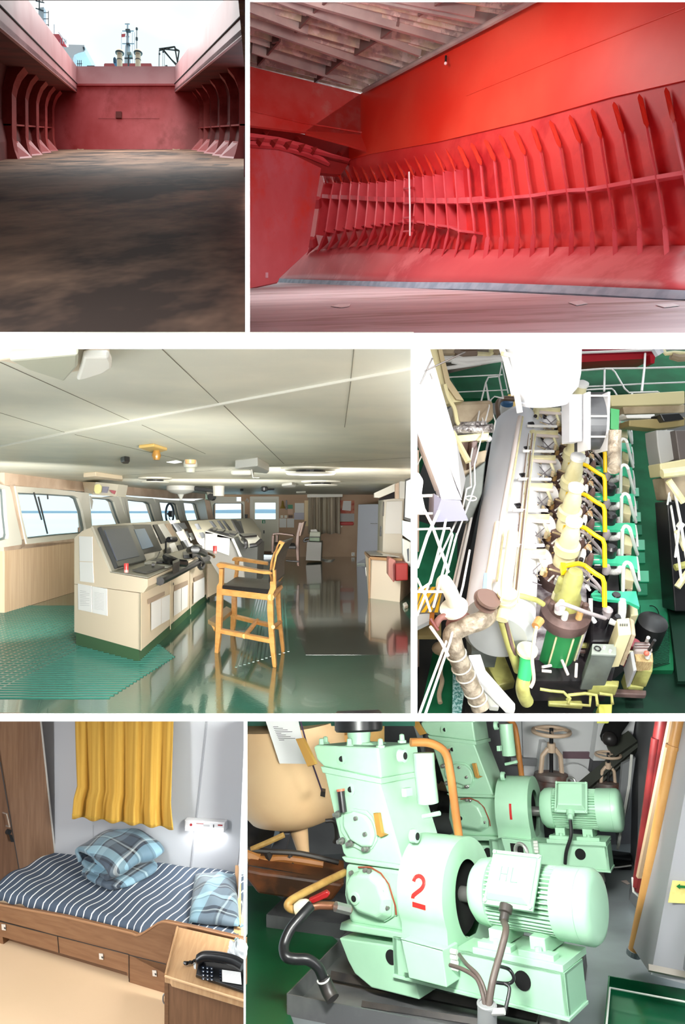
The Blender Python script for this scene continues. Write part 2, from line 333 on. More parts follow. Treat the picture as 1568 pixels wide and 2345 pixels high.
tag(MB().tr([(238,152),(238,147),(240,145),(346,145),(347,152)],YS-12,4).ob('deck_house',mat('deckhouse_red',(205,95,98),.6)),'low red deckhouse top behind the ventilators','deckhouse')
tag(MB().tr([(199,153),(199,150),(216,150),(216,153)],YS-10,1).ob('hatch_box',dgr),'low dark box on deck left of centre','box')
r_=MB()
for a,c in [((364,112),(400,107)),((400,107),(402,112)),((402,112),(410,116)),((364,116),(400,107)),((373,112),(409,116)),((400,108),(408,152)),((410,116),(405,152)),((372,113),(404,150)),((375,115),(393,137)),((393,137),(408,150))]: r_.tube([at(*a,YS-16),at(*c,YS-16)],.045,6)
tag(r_.ob('stores_davit',mat('davit_dark',(58,66,64),.5)),'dark tubular davit frame above the right end of the bulkhead','davit')
t=thing('hanging_block','two dark hook blocks on wires hanging from the davit','hook block',at(366,150,YS-16))
r_=MB()
for u in (364,365,373,377): r_.tube([at(u,116,YS-16),at(u-.5,152,YS-16)],.012,4)
r_.ob('wire',dgr,t)
for u,v in ((365,123),(373.5,118)): MB().lathe(at(u,v+3,YS-16),(0,0,1),[(0,.02),(.04,.06),(.12,.05),(.16,.02)],8).ob('block',dgr,t)
r_=MB()
for u in (178,182,186): r_.tube([at(u,138,YS),at(u,154,YS)],.03,5)
r_.tube([at(176,146,YS),at(188,146,YS)],.03,5)
tag(r_.ob('railing',dgr),'short dark railing just right of the left coaming end','railing')
tag(MB().tr([(378,153),(378,149),(383,149),(383,153)],YS-10,1).ob('bollard',dgr),'small dark bollard left of the davit feet','bollard')
# ================================================================ 2: closed hold with ribbed shell, upper right
r2=mat('rib_red',(214,70,80),.45,c2=(226,88,96),scale=1.5,spec=.5)
r2f=mat('rib_face_pink',(228,98,108),.4,c2=(222,80,88),scale=2,spec=.5)
hullm=mat('shell_red',(212,44,44),.5,c2=(222,66,62),scale=.9,c3=(190,34,40),scale3=.6,lo3=.5,hi3=.6)
hullo=mat('shell_orange_red',(226,48,30),.42,c2=(240,84,62),scale=.45,lo=.4,hi=.65,spec=.5)
hullp=mat('hopper_pink',(222,98,102),.45,c2=(206,80,88),scale=.7,spec=.5,c3=(232,122,126),scale3=.8,lo3=.52,hi3=.62)
bulkm=mat('bulkhead_pink',(212,96,106),.6,c2=(200,66,72),scale=1.0,lo=.4,hi=.6,c3=(214,54,46),scale3=.7,lo3=.5,hi3=.6,stretch=(1,1,.6))
HA,HB=4.90,-.3855
hn=V(1,-HB,0).normalized()   # shell plane x = HA + HB*y ; hn points away from the hold
hp=V(HA,0,0)
def hull(u,v,off=0): return onp(u,v,hp-hn*off,hn)
# shell plating: three strakes
P=lambda l,off=0:[hull(u,v,off) for u,v in l]
w2=st(MB().slab(P([(680,385),(728,383),(850,352),(1000,325),(1200,278),(1400,222),(1575,182),(1575,-12),(1245,-12),(825,215),(825,330),(690,350)],.0),hn*.05).ob('wall_right',hullo),'orange red upper side shell of the closed hold','wall')
MB().slab(P([(640,612),(655,380),(728,383),(850,352),(1000,325),(1200,278),(1400,222),(1575,182),(1575,600),(1100,610),(860,600),(690,612)],-.02),hn*.05).ob('shell_plate',hullm,w2)
# hopper: slopes towards the floor
hb=[(672,600),(700,575),(860,562),(1000,572),(1100,575),(1300,568),(1575,566)]
hf=[(632,640),(760,645),(940,650),(1100,652),(1300,660),(1575,673)]
top=P(hb,0); bot=[hull(u,v,.25+.05*i) for i,(u,v) in enumerate(hf)]
g=MB(); vs=top+bot[::-1]; g.quad(*vs); 
g=MB()
def inter(l,t):
    k=t*(len(l)-1); i=min(int(k),len(l)-2); return l[i].lerp(l[i+1],k-i)
g.grid(lambda a,c:inter(top,a).lerp(inter(bot,a),c),24,4); g.ob('hopper_plate',hullp,w2,solid=.03,smooth='all',label='pink sloping hopper plate')
g=MB(); g.grid(lambda a,c:(inter(bot,a)+V(0,-.02,.012)).lerp(inter([hull(u,v+9+.006*(u-632),.3+.05*i) for i,(u,v) in enumerate(hf)],a),c),24,1)
g.ob('margin_strip',mat('grey_blue_strip',(176,194,210),.6,c2=(150,170,190),scale=6),w2,solid=.02,label='grey blue painted strip along the floor edge')
# unseen cover added to block sky light over the near end
st(MB().slab([V(-.27,2.05,.748*2.05),V(1.3,2.05,.748*2.05),V(4.8,8.6,.748*8.6),V(-1.3,8.6,.748*8.6)],V(0,0,.02)).ob('ceiling',hullm),'red plating over the near end of the closed hold','ceiling')
# floor
steel2=mat('hold_floor_pale',(196,182,188),.6,c2=(218,206,210),scale=1.6,lo=.35,hi=.6,c3=(160,138,132),scale3=1.1,lo3=.55,hi3=.68,stretch=(.5,2.2,1),spec=.5)
fa=hull(640,646,.2); fb=hull(1575,680,.2); fc=at(571,764,3.6)
fn=(fb-fa).cross(fc-fa).normalized()
F2=lambda u,v:onp(u,v,fa,fn)
st(MB().slab([F2(564.5,664),F2(600,640),F2(640,636),F2(1600,660),F2(1600,775),F2(564.5,775)],V(0,0,-.04)).ob('floor',steel2),'pale grey pink steel floor of the closed hold','floor')
for q,(pp,c) in enumerate([([(757,703),(775,699),(803,698),(800,703),(780,706)],(240,238,240)),([(1300,694),(1330,690),(1345,697),(1320,701)],(245,245,248)),([(1500,700),(1540,697),(1556,702),(1520,706)],(245,245,248))]):
    m_=MB(); m_.slab([F2(u,v)+fn*(.004 if fn.z>0 else -.004) for u,v in pp],fn*(.003 if fn.z>0 else -.003))
    tag(m_.ob('paint_patch',mat('patch_white',c,.5)),['white paint patch on the pale floor at left','white paint patch on the pale floor, middle one','white paint patch on the pale floor at the right edge'][q],'patch')
# ribs
RIB=[((1523,200),(1540,277),(1566,400),(1584,520),(1592,612)),((1462,215),(1480,290),(1503,410),(1520,518),(1527,610)),((1404,233),(1424,302),(1446,420),(1462,522),(1464,608)),((1354,248),(1374,314),(1392,430),(1405,525),(1408,608)),
((1303,263),(1326,325),(1342,438),(1354,528),(1355,608)),((1258,275),(1281,335),(1298,440),(1307,530),(1305,606)),((1217,288),(1236,345),(1253,446),(1262,533),(1260,605)),((1177,298),(1200,352),(1215,452),(1220,535),(1215,605)),
((1143,308),(1164,360),(1176,455),(1184,537),(1177,605)),((1109,318),(1131,366),(1140,460),(1147,540),(1143,605)),((1078,327),(1100,375),(1108,463),(1116,540),(1108,604)),((1049,333),(1071,383),(1078,465),(1086,538),(1075,598)),
((1019,340),(1041,387),(1047,466),(1050,534),(1039,593)),((994,345),(1015,390),(1021,466),(1026,524),(1011,587)),((971,353),(992,398),(997,466),(997,521),(984,583)),((948,357),(968,400),(972,465),(974,516),(958,577)),
((926,362),(947,402),(949,464),(946,512),(932,572)),((905,368),(926,408),(925,463),(923,512),(909,569)),((885,372),(904,410),(905,463),(901,513),(886,568)),((865,375),(884,413),(883,462),(880,515),(862,566)),
((845,377),(863,415),(863,461),(858,517),(839,566)),((826,380),(844,417),(842,460),(836,520),(816,567)),((807,380),(823,417),(820,458),(813,523),(795,568)),((787,382),(804,416),(801,457),(791,525),(772,570)),
((767,383),(783,417),(778,456),(769,527),(748,575)),((748,384),(764,418),(757,455),(746,531),(725,580)),((728,385),(743,418),(735,453),(723,537),(702,584))]
mids=[]
for i,(a,b1,m1,c1,d1) in enumerate(RIB):
    far=(i>11); D=.075 if i<12 else .09+.010*(i-11)
    y=hull(*m1).y; w_=y/F*(3.2 if not far else 2.6)
    face=[hull(*b1,D),hull((b1[0]+m1[0])/2-.5,(b1[1]+m1[1])/2,D),hull(*m1,D),hull((c1[0]+m1[0])/2+(1 if not far else 0),(c1[1]+m1[1])/2,D),hull(*c1,D)]
    mids.append(hull(*m1,D))
    r_=MB(); n_=len(face)
    wdir=(hn if far else hn.lerp(ray(*m1).normalized(),.85).normalized())
    along=V(-HB,-1,0).normalized()*-1 # along the shell, away from the viewer
    wv=V(HB,1,0).normalized()*(.035)
    for k in range(n_-1):
        p,q=face[k],face[k+1]
        r_.slab([p,q,q+wdir*(D+.03),p+wdir*(D+.03)],wv*.35)          # web
    # end brackets are part of the web: tapering knee plates top and bottom
    r_.slab([hull(*b1,D),hull(a[0],a[1],.02),hull(b1[0]+4,b1[1]-10,-.02),hull(b1[0]+5,b1[1]+4,0)],wv*.35)
    r_.slab([hull(*c1,D),hull(c1[0]+6,c1[1]+24,-.0),hull(d1[0]+5,d1[1]-8,.06),hull(d1[0],d1[1],.1)],wv*.35)
    rb=r_.ob('rib',r2,w2)
    f_=MB()
    for k in range(n_-1):
        p,q=face[k]-hn*.004,face[k+1]-hn*.004
        hw_=V(1,0,0)*w_*.5
        f_.slab([p-hw_,p+hw_,q+hw_,q-hw_],hn*.012)
    f_.ob('face_flat',r2f,rb)
    kw=y/F*( (5.2 if i<3 else 4.6) if not far else 4.2)
    f_=MB(); p0=hull(*a,.02); p1=hull(a[0]+(b1[0]-a[0])*.5,(a[1]+b1[1])/2,D*.8); p2=hull(b1[0],b1[1]+3,D+.01)
    e=V(1,0,0)*kw
    if far: f_.slab([p0,p0.lerp(p1,.5)+e*.4,p1+e*.7,p2+e*.2,p2-e*.15,p1-e*.55,p0.lerp(p1,.5)-e*.35],hn*.012)
    else: f_.slab([p0,p0.lerp(p1,.25)+e,p1+e,p2.lerp(p1,.25)+e,p2,p2.lerp(p1,.25)-e*.9,p1-e,p0.lerp(p1,.25)-e],hn*.012)
    f_.ob('top_bracket',mat('bracket_orange',(228,66,48),.4),rb)
    f_=MB(); p0=hull(c1[0],c1[1]-2,D+.01); p2=hull(*d1,.1+.02); 
    if far: f_.slab([p0,p0.lerp(p2,.35)+e*.75,p0.lerp(p2,.7)+e*.5,p2,p0.lerp(p2,.7)-e*.3,p0.lerp(p2,.35)-e*.5],hn*.012)
    else: f_.slab([p0,p0.lerp(p2,.12)+e,p0.lerp(p2,.9)+e,p2,p0.lerp(p2,.9)-e*.9,p0.lerp(p2,.12)-e*.9],hn*.012)
    f_.ob('foot_bracket',r2f,rb)
# stringers between ribs
for i in range(len(mids)-1):
    p,q=mids[i+1],mids[i]; s_=MB()
    if i<10: s_.slab([p,q,q+hn*.16,p+hn*.16],V(0,0,.035)); 
    else: s_.slab([p.lerp(q,.06),p.lerp(q,.3)-hn*.015,p.lerp(q,.8)-hn*.015,p.lerp(q,.95),p.lerp(q,.95)+hn*.2,p.lerp(q,.06)+hn*.2],V(0,0,.07))
    s_.ob('stringer',r2f if i<10 else r2,w2)
for i in range(11,len(RIB)-1):
    a=RIB[i][3]; c=RIB[i+1][3]
    p,q=hull(a[0],a[1]-3,.1),hull(c[0],c[1]-3,.1); MB().slab([p,q,q+hn*.12,p+hn*.12],V(0,0,.03)).ob('stringer',r2,w2)
for (u0,u1,v0) in ((701,736,453),(685,722,545)):
    y=hull(u1,v0,.3).y; p=MB(); p.tr([(u0,v0),(u0+8,v0-4),(u1-8,v0-4),(u1,v0-1),(u1-6,v0+4),(u0+10,v0+4)],y-.25,.4); p.ob('stringer_end',r2,w2,bevel=.01)
MB().tube([hull(u,v,.004) for u,v in((1068,219),(1300,124),(1568,18))],.006,5).ob('weld_seam',hullo,w2)
# white ladder pipe
t=thing('sounding_pipe','thin white vertical pipe with clamps fixed between the ribs','pipe',hull(938,535,.25))
MB().tube([hull(936.5,394,.26),hull(938.5,470,.27),hull(938.5,540,.24)],.012,8).ob('pipe',mat('pipe_white',(244,226,228),.3),t,smooth=True)
for v,c in((431,1),(465,1),(498,1),(529,0)):
    p=MB(); p.tube([hull(924,v+1,.16),hull(938,v,.25),hull(948,v-1,.15)],.014,6); p.ob('clamp',r2,t)
# bulkhead on the left
D0=at(825,300,11.9); bn=V(.3855,-1,0).normalized()  # faces the viewer
def bk(u,v,off=0): return onp(u,v,D0+bn*off,bn)
b=MB().slab([bk(u,v,-.55) for u,v in((560,300),(735,385),(705,575),(640,636),(636,646),(563.5,662))],-bn*.08)
wk=st(b.ob('wall_left',bulkm),'pink red end bulkhead on the left of the closed hold','wall')
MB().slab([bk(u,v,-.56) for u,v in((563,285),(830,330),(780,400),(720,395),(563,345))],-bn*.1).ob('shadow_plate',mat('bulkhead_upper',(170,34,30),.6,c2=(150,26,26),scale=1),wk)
MB().slab([bk(u,v) for u,v in((563.5,150),(825,215),(825,322),(700,303),(563.5,286))],-bn*.06).ob('coaming',mat('coaming_red2',(214,84,80),.55,c2=(205,42,34),scale=1.3,lo=.4,hi=.6,c3=(206,128,124),scale3=.9,lo3=.55,hi3=.66),wk)
MB().slab([bk(825,215),bk(825,308),bk(857,350,.3),bk(790,330,.2),bk(700,306,.04),bk(700,300,.0)],-bn*.05).ob('coaming_knee',mat('knee_red',(214,60,50),.5),wk)
for pp,z in (([(564,312),(640,322),(720,345),(803,364),(760,352),(700,330),(640,314),(564,303)],-.3),([(564,330),(640,336),(700,352),(756,375),(740,360),(690,340),(640,326),(564,322)],-.42)):
    MB().slab([bk(u,v,z) for u,v in pp],-bn*.1).ob('deck_girder',r2,wk)
for (u,v) in ((590,318),(622,320),(654,325),(684,332),(712,338),(602,300),(678,310),(775,345)):
    MB().slab([bk(u,v,-.28),bk(u+16,v-3,-.28),bk(u+9,v+9,-.28)],-bn*.15).ob('bracket',mat('bracket_dark',(150,28,24),.6),wk)
MB().tube([bk(571,252,.02),bk(700,282,.02),bk(825,303,.02),bk(845,303,.1)],.012,6).ob('coaming_rail',mat('coaming_red2',(0,0,0)),wk)
# hatch cover ceiling
cA=at(825,215,11.9); cB=at(1240,0,HA/((1240-CX)/F-HB)); cC=bk(571,152)
cn=(cB-cA).cross(cC-cA).normalized(); cn=cn if cn.z>0 else -cn
def cp(u,v,off=0): return onp(u,v,cA+cn*off,cn)
rust=mat('hatch_cover_rust',(206,184,160),.75,c2=(176,150,146),scale=3.2,lo=.42,hi=.56,c3=(222,196,188),scale3=5,lo3=.5,hi3=.58,bump=.3,bscale=6)
beam=mat('hatch_beam_grey',(160,144,142),.6,c2=(184,166,160),scale=2)
gird=mat('hatch_girder_dark',(128,100,96),.7)
hc=st(MB().slab([cp(u,v,.55) for u,v in((540,-60),(1320,-60),(835,215),(560,160))],cn*.05).ob('ceiling',rust),'rusty cream steel hatch cover underside over the closed hold','ceiling')
def cbeam(u0,v0,u1,v1,wpx,dep,m_,nm='beam',off=0):
    a,c=cp(u0,v0,off),cp(u1,v1,off); d=(c-a).normalized(); s_=cn.cross(d)*(wpx*a.y/F*.5)
    MB().slab([a-s_,a+s_,c+s_,c-s_],cn*dep).ob(nm,m_,hc)
for l in ((560,58,913,181,13),(640,-6,1042,108,15),(560,25,702,80,9),(700,78,850,208,0),(575,122,800,195,7),(612,0,960,130,10),(780,-8,1132,62,12),(840,-6,1085,40,7)):
    if l[4]: cbeam(*l[:4],l[4],.45,beam)
def lerp2(a,b,t): return (a[0]+(b[0]-a[0])*t,a[1]+(b[1]-a[1])*t)
# thin stiffeners, sharing the bays
S0=[(560,0),(560,14),(560,36),(560,48),(560,76),(560,92),(560,108),(560,138),(560,148)]
S1=[(1010,118),(985,134),(955,150),(935,160),(895,182),(880,190),(862,198),(842,208),(832,212)]
for a,c in zip(S0,S1): cbeam(*a,*c,3.2,.5,rust,'stiffener',.08)
for a,c in zip([(590,-8),(690,-8),(715,-8),(760,-8),(830,-8),(905,-8),(960,-8),(1010,-8)],[(1000,124),(1070,92),(1090,82),(1108,72),(1150,50),(1172,38),(1192,28),(1215,16)]): cbeam(*a,*c,3.4,.5,rust,'stiffener',.08)
for l in ((730,18,676,76),(640,95,590,152),(868,92,812,128),(785,140,720,192),(910,60,868,92),(765,-10,735,16),(1010,6,958,38),(1090,-20,1010,6),(624,100,640,95)):
    cbeam(*l,5,.48,gird,'girder',.03)
MB().tube([cp(835,212,-.03)+V(-.02,-.05,0),cp(1250,-6,-.03)+V(-.02,-.05,0)],.035,8).ob('gasket_edge',beam,hc)
t=thing('lifting_hook','small dark hook hanging on the upper red shell','hook',hull(1021,150,.1))
MB().tube([hull(1021,128,.05),hull(1020,146,.06)],.014,6).ob('shackle',blk,t)
MB().ball(hull(1020,145,.09),.02).ob('hook_eye',mat('pipe_white',(0,0,0)),t)
for q,(pp) in enumerate([[(608,624),(614,624),(614,636),(608,636)]]):
    tag(MB().slab([bk(u,v,-.54) for u,v in pp],-bn*.01).ob('draught_plate',mat('tag_pale',(226,170,186),.6)),'small pale tag on the left bulkhead near the floor','tag')
# ================================================================ 3: wheelhouse, middle left
FL=-1.6; CE=.62
G=lambda u,v,z=FL: gz(u,v,z)
def vpl(a,b):   # vertical plane through two points: returns pixel -> point, and its normal
    d=Vector((b-a).to_tuple()); d.z=0; n=V(-d.y,d.x,0).normalized(); 
    if n.y<0: n=-n
    a=Vector(a)
    def f(u,v,off=0): return onp(u,v,a-n*off,n)
    return f,n
def ringplate(f,out,inn,ext,name,m,par,**k):
    n=len(out); o=[f(*p) for p in out]; i=[f(*p) for p in inn]; e=Vector(ext); b=MB()
    vs=o+i+[p+e for p in o]+[p+e for p in i]; fs=[]
    for j in range(n):
        q=(j+1)%n; fs+=[(j,q,n+q,n+j),(2*n+j,3*n+j,3*n+q,2*n+q),(j,2*n+j,2*n+q,q),(n+j,n+q,3*n+q,3*n+j)]
    b.add(vs,fs); return b.ob(name,m,par,**k)
cream3=mat('ceiling_cream',(228,226,208),.42,c2=(216,216,200),scale=1.5,spec=.5)
wallm=mat('wall_beige',(230,206,184),.6,c2=(212,184,160),scale=2)
panl=mat('panel_beige_wood',(232,204,172),.55,c2=(220,188,154),scale=1.4,stretch=(14,14,.6))
frm=mat('window_frame_white',(240,238,226),.4)
gsk=mat('window_gasket',(120,132,132),.5)
grn=mat('deck_green_gloss',(38,84,70),.12,c2=(46,96,82),scale=1.2,spec=.7,coat=.35,bump=.03,bscale=40)
gry3=mat('deck_grey_gloss',(74,78,74),.1,c2=(64,68,64),scale=1.2,spec=.7,coat=.35)
cons=mat('console_beige',(228,212,186),.45); consg=mat('console_grey',(176,172,158),.4); consk=mat('kick_green',(62,98,64),.6)
blk3=mat('black_plastic',(30,30,32),.35); dk3=mat('instrument_dark',(62,64,66),.3); scr=mat('screen_grey',(84,90,104),.4); scb=mat('screen_blue',(96,116,138),.35)
pap=mat('paper',(244,244,242),.7); papg=mat('paper_print',(198,198,198),.7); wood3=mat('chair_wood',(236,176,104),.4,c2=(222,156,84),scale=3,stretch=(2,2,8)); lea=mat('black_leather',(30,29,31),.5,bump=.1,bscale=25)
redc=mat('red_can',(206,60,58),.35); metal3=mat('light_metal',(214,214,208),.35)
glz=glassmat('window_glass',alpha=.035)
xR=lambda y:(941-CX)/F*y
# floor, ceiling
fl=st(MB().slab([V(-6.2,5.42,FL),V(xR(5.42)+.03,5.42,FL),V(xR(25),25,FL),V(-16.5,25,FL),V(-9,11.2,FL)],V(0,0,-.06)).ob('floor',grn),'glossy dark green painted deck of the wheelhouse','floor')
MB().slab([G(690,1290),G(836,1290),G(840,1380),G(915,1385),G(938,1420),G(938,1500),G(700,1500),G(665,1400)],V(0,0,.001)).ob('deck_strip',gry3,fl,label='grey glossy strip of deck')
tr3=mat('tread_grate',(52,104,92),.2,spec=.7)
b=MB()
for i in range(70):   # raised anti-slip bars in front of the console
    y=6.0+i*.085
    b.bx(-.50*y,-.50*y+1.0+.05*i if i<20 else -.50*y+2.0,y,y+.03,FL,FL+.010)
for i in range(34):
    x=-3.1-.09*i; b.bx(x,x+.02,6.0,11.5,FL,FL+.008)
b.ob('tread_bars',tr3,fl)
b=MB()
for i in range(13):
    a=G(540+i*10,1528-i*3); c=G(585+i*5.5,1372); d=(c-a).normalized(); s_=V(d.y,-d.x,0)*.012; b.slab([a-s_,a+s_,c+s_,c-s_],V(0,0,.003))
b.ob('tread_bars',tr3,fl)
ce=st(MB().slab([V(-5.5,2.6,CE),V(xR(2.6)+.01,2.6,CE),V(xR(25),25.1,CE),V(-17,25.1,CE),V(-9,11.2,CE)],V(0,0,.05)).ob('ceiling',cream3),'glossy cream panelled ceiling of the wheelhouse','ceiling')
seam=mat('ceiling_seam',(120,116,100),.6)
def cs(pts,w_,m_,nm,dz=.004,z=CE):
    for (a,c) in zip(pts,pts[1:]):
        p,q=gz(*a,z),gz(*c,z); d=(q-p).normalized(); s_=V(d.y,-d.x,0)*w_*(p.y+q.y)/F*.25
        MB().slab([p-s_,p+s_,q+s_,q-s_],V(0,0,-dz)).ob(nm,m_,ce)
cs([(0,1021),(150,990),(300,962),(470,930),(690,888),(941,841)],6,frm,'cover_strip',.012)
for l in ([(0,829),(296,962)],[(0,945),(152,991)],[(370,798),(500,922)],[(810,798),(803,866)],[(172,995),(428,1056)],[(325,973),(470,1039)],[(513,929),(650,1062)],[(803,872),(789,978)],[(282,1088),(470,1078),(700,1062),(941,1048)],[(490,1110),(680,1104)]):
    cs(l,1.6,seam,'seam',.002)
MB().slab([gz(u,v,CE-.001) for u,v in((0,1021),(0,1083),(190,1105),(480,1133),(700,1133),(700,1075))],V(0,0,-.001)) 
# window walls
a0=G(-6,1082.3,CE); a1=G(190,1105,CE); b1=at(482,1133,25); b1.z=CE
fA,nA=vpl(a0,a1); fB,nB=vpl(a1,b1)
wA=st(MB().slab([fA(-4,1250),fA(192,1238),G(192,1352,FL)*1,fA(172,1354),fA(-4,1403)][:2]+[fA(192,1346),fA(-4,1404)],nA*.1).ob('wall_left',panl),'beige panelled bulkhead under the large side window','wall')
MB().slab([fA(-4,1250,.03),fA(-4,1259,.1),fA(188,1234,.1),fA(188,1229,.03)],nA*.1).ob('ledge',frm,wA)
MB().slab([fA(-4,1399,.02),fA(-4,1405,.02),fA(188,1352,.02),fA(188,1347,.02)],nA*.02).ob('skirting',mat('skirt_grey',(80,92,94),.5),wA)
b=MB()
for u in (5,38,66,107,139): b.slab([fA(u,1262,.004),fA(u+1,1262,.004),fA(u+1,1400-u*.29,.004),fA(u,1400-u*.29,.004)],nA*.004)
b.ob('panel_joint',mat('joint',(196,162,130),.6),wA)
b=MB(); b.slab([fA(-4,1080),fA(192,1104),fA(192,1126),fA(-4,1112)],nA*.1); b.slab([fA(8,1108),fA(20,1110),fA(44,1250),fA(34,1256)],nA*.1); b.slab([fA(-6,1238),fA(190,1224),fA(190,1240),fA(-6,1262)],nA*.1)
b.ob('upper_panel',wallm,wA)
def window(f,n,out,inn,lab,ex=.12):
    w_=st(ringplate(f,out,inn,n*ex,'window_1',frm,None),lab,'window')
    c=[sum(p[0] for p in inn)/len(inn),sum(p[1] for p in inn)/len(inn)]
    in2=[(p[0]+(c[0]-p[0])*.06,p[1]+(c[1]-p[1])*.06) for p in inn]
    ringplate(lambda u,v:f(u,v)+n*.04,inn,in2,n*.03,'gasket',gsk,w_)
    MB().slab([f(*p)+n*.06 for p in inn],n*.008).ob('pane',glz,w_); return w_
window(fA,nA,[(18,1113),(100,1119),(180,1128),(190,1127),(195,1170),(199,1215),(190,1229),(120,1238),(45,1246),(30,1180)],[(24,1128),(90,1131),(155,1135),(166,1141),(176,1170),(184,1210),(183,1221),(120,1226),(47,1234),(34,1180)],'large side window over the beige panelling, wiper outside')
window(fA,nA,[(-30,1105),(-5,1112),(5,1114),(10,1130),(20,1180),(34,1240),(33,1247),(0,1252),(-30,1256),(-30,1180)],[(-26,1110),(-8,1120),(-6,1121),(-5,1130),(-2,1180),(3,1225),(1,1234),(-10,1237),(-26,1240),(-26,1180)],'side window cut off by the left edge')
t=thing('window_wiper','black double wiper arm outside the large side window','wiper',fA(50,1130)+nA*.3)
for l in (((36,1128),(55,1190)),((47,1138),(69,1222)),((69,1132),(70,1143))):
    MB().tube([fA(*l[0])+nA*.3,fA(*l[1])+nA*.3],.014,6).ob('arm',dk3,t)
b=MB(); b.slab([fB(188,1104),fB(484,1132),fB(484,1142),fB(400,1142),fB(189,1126)],nB*.1); b.slab([fB(188,1208),fB(300,1202),fB(484,1188),fB(484,1270),fB(188,1360)],nB*.1)
wB=st(b.ob('wall_left',wallm),'beige front bulkhead behind the console','wall')
WB=[([(193,1136),(240,1139),(268,1136),(276,1150),(286,1180),(296,1206),(296,1214),(260,1214),(209,1216),(200,1180)],[(199,1139),(230,1141),(253,1143),(261,1149),(271,1180),(281,1205),(280,1209),(245,1210),(212,1212),(206,1180)],'first front window behind the console, nearest the equipment box'),
([(284,1136),(320,1140),(350,1141),(356,1152),(364,1180),(372,1200),(371,1208),(340,1209),(300,1210),(292,1180)],[(292,1144),(315,1147),(337,1149),(345,1154),(353,1180),(359,1198),(358,1202),(330,1203),(301,1204),(297,1180)],'second front window behind the console'),
([(361,1143),(385,1145),(408,1146),(413,1155),(420,1180),(424,1194),(423,1202),(400,1203),(375,1204),(368,1180)],[(365,1149),(380,1150),(399,1151),(405,1155),(411,1180),(415,1193),(414,1197),(395,1198),(376,1199),(371,1180)],'third front window, with the round clear view screen'),
([(416,1146),(432,1147),(452,1147),(458,1154),(464,1175),(468,1192),(467,1198),(450,1199),(430,1200),(423,1180)],[(420,1150),(432,1151),(446,1152),(451,1156),(456,1175),(460,1190),(459,1194),(447,1195),(430,1196),(425,1180)],'fourth front window, nearest the far corner')]
for o_,i_,l_ in WB: window(fB,nB,o_,i_,l_,.15)
b=MB()
for pp in ([(276,1138),(285,1139),(301,1212),(296,1212)],[(354,1142),(362,1143),(376,1206),(371,1206)],[(409,1146),(417,1147),(430,1202),(424,1202)],[(455,1146),(484,1140),(484,1192),(468,1196)],[(186,1105),(195,1105),(210,1214),(196,1222)]):
    b.slab([fB(*p) for p in pp],nB*.14)
b.ob('mullion',frm,wB)
t=thing('clear_view_screen','round dark clear view screen in the third front window','window fitting',fB(387,1196)+nB*.02)
MB().torus(fB(387,1177)-nB*.02,(nB+V(.45,0,0)),.30,.03,28,8).ob('rim',mat('steel_blue',(58,78,96),.4),t,smooth=True)
MB().cyl(fB(387,1177),fB(387,1177)-nB*.1,.09,.09,12).ob('motor',dk3,t); MB().tube([fB(384,1177),fB(396,1173)],.03,6).ob('arm',dk3,t)
MB().tube([fB(387,1185),fB(392,1198)],.012,6).ob('cable',dk3,t)
# sea outside
sea=mat('sea',(176,226,244),.35,c2=(190,234,248),scale=.002,spec=.3)
tag(MB().slab([V(-900,45,-9),V(500,45,-9),V(3000,6000,-9),V(-6000,6000,-9)],V(0,0,-.5)).ob('sea',sea),'pale blue sea outside the wheelhouse windows','sea',kind='structure')
tag(MB().slab([V(-3500,5200,-9),V(600,5200,-9),V(600,5200,14),V(-600,5200,20),V(-1500,5200,6),V(-3500,5200,12)],V(0,80,0)).ob('coast',mat('coast_haze',(168,190,206),.9)),'faint hazy coast line on the sea horizon','coast',kind='structure')
# equipment box in the window corner and ceiling fittings
t=thing('wall_equipment_box','pale equipment box with three instruments above the first front window','box',at(230,1138,13.6))
MB().slab([at(189,1104,14),at(219,1104,12.9),at(212,1132,12.9),at(194,1127,14)],V(0,.7,0)).ob('side',cons,t)
MB().slab([at(219,1104,12.9),at(271,1109,13.6),at(266,1137,13.6),at(211,1133,12.9)],V(0,.6,0)).ob('case',consg,t)
f_=lambda u,v:at(u,v,12.9+(u-215)/55*.7-.02)
MB().slab([f_(*p) for p in((219,1112),(224,1109),(230,1109),(234,1113),(233,1126),(228,1131),(221,1130),(218,1124))],V(0,-.06,0)).ob('lamp',mat('lamp_yellow',(226,222,160),.3),t)
MB().slab([f_(*p) for p in((237,1114),(250,1115),(246,1129),(235,1128))],V(0,-.05,0)).ob('loudhailer',mat('grey_blue',(120,120,136),.5),t)
MB().slab([f_(*p) for p in((252,1122),(266,1124),(263,1132),(258,1129))],V(0,-.05,0)).ob('handset',mat('dull_red',(150,80,90),.5),t)
MB().slab([at(209,1166,14.2),at(203,1135,14.3),at(206,1135,14.3),at(212,1148,14.2)],V(0,.04,0)).ob('bracket',metal3,t)
def cfit(nm,lab,cat,pp,h,m_,group=None,bev=.01):   # fitting hanging under the ceiling: traced footprint and drop
    a=[gz(u,v,CE) for u,v in pp]; c=sum(a,V(0,0,0))/len(a); t=thing(nm,lab,cat,c,group)
    MB().slab(a,V(0,0,-h)).ob('body',m_,t,bevel=bev); return t,c
t,c=cfit('ceiling_light_fitting','large pale light fitting with rounded end at the top left of the ceiling','ceiling light',[(-10,795),(190,760),(250,793),(252,803),(212,815),(150,830),(110,820)],.05,cons)
MB().slab([gz(u,v,CE-.051) for u,v in((20,800),(180,785),(178,815),(147,852),(60,822))],V(0,0,-.04)).ob('diffuser',mat('diffuser_green_grey',(190,190,168),.3),t,bevel=.01)
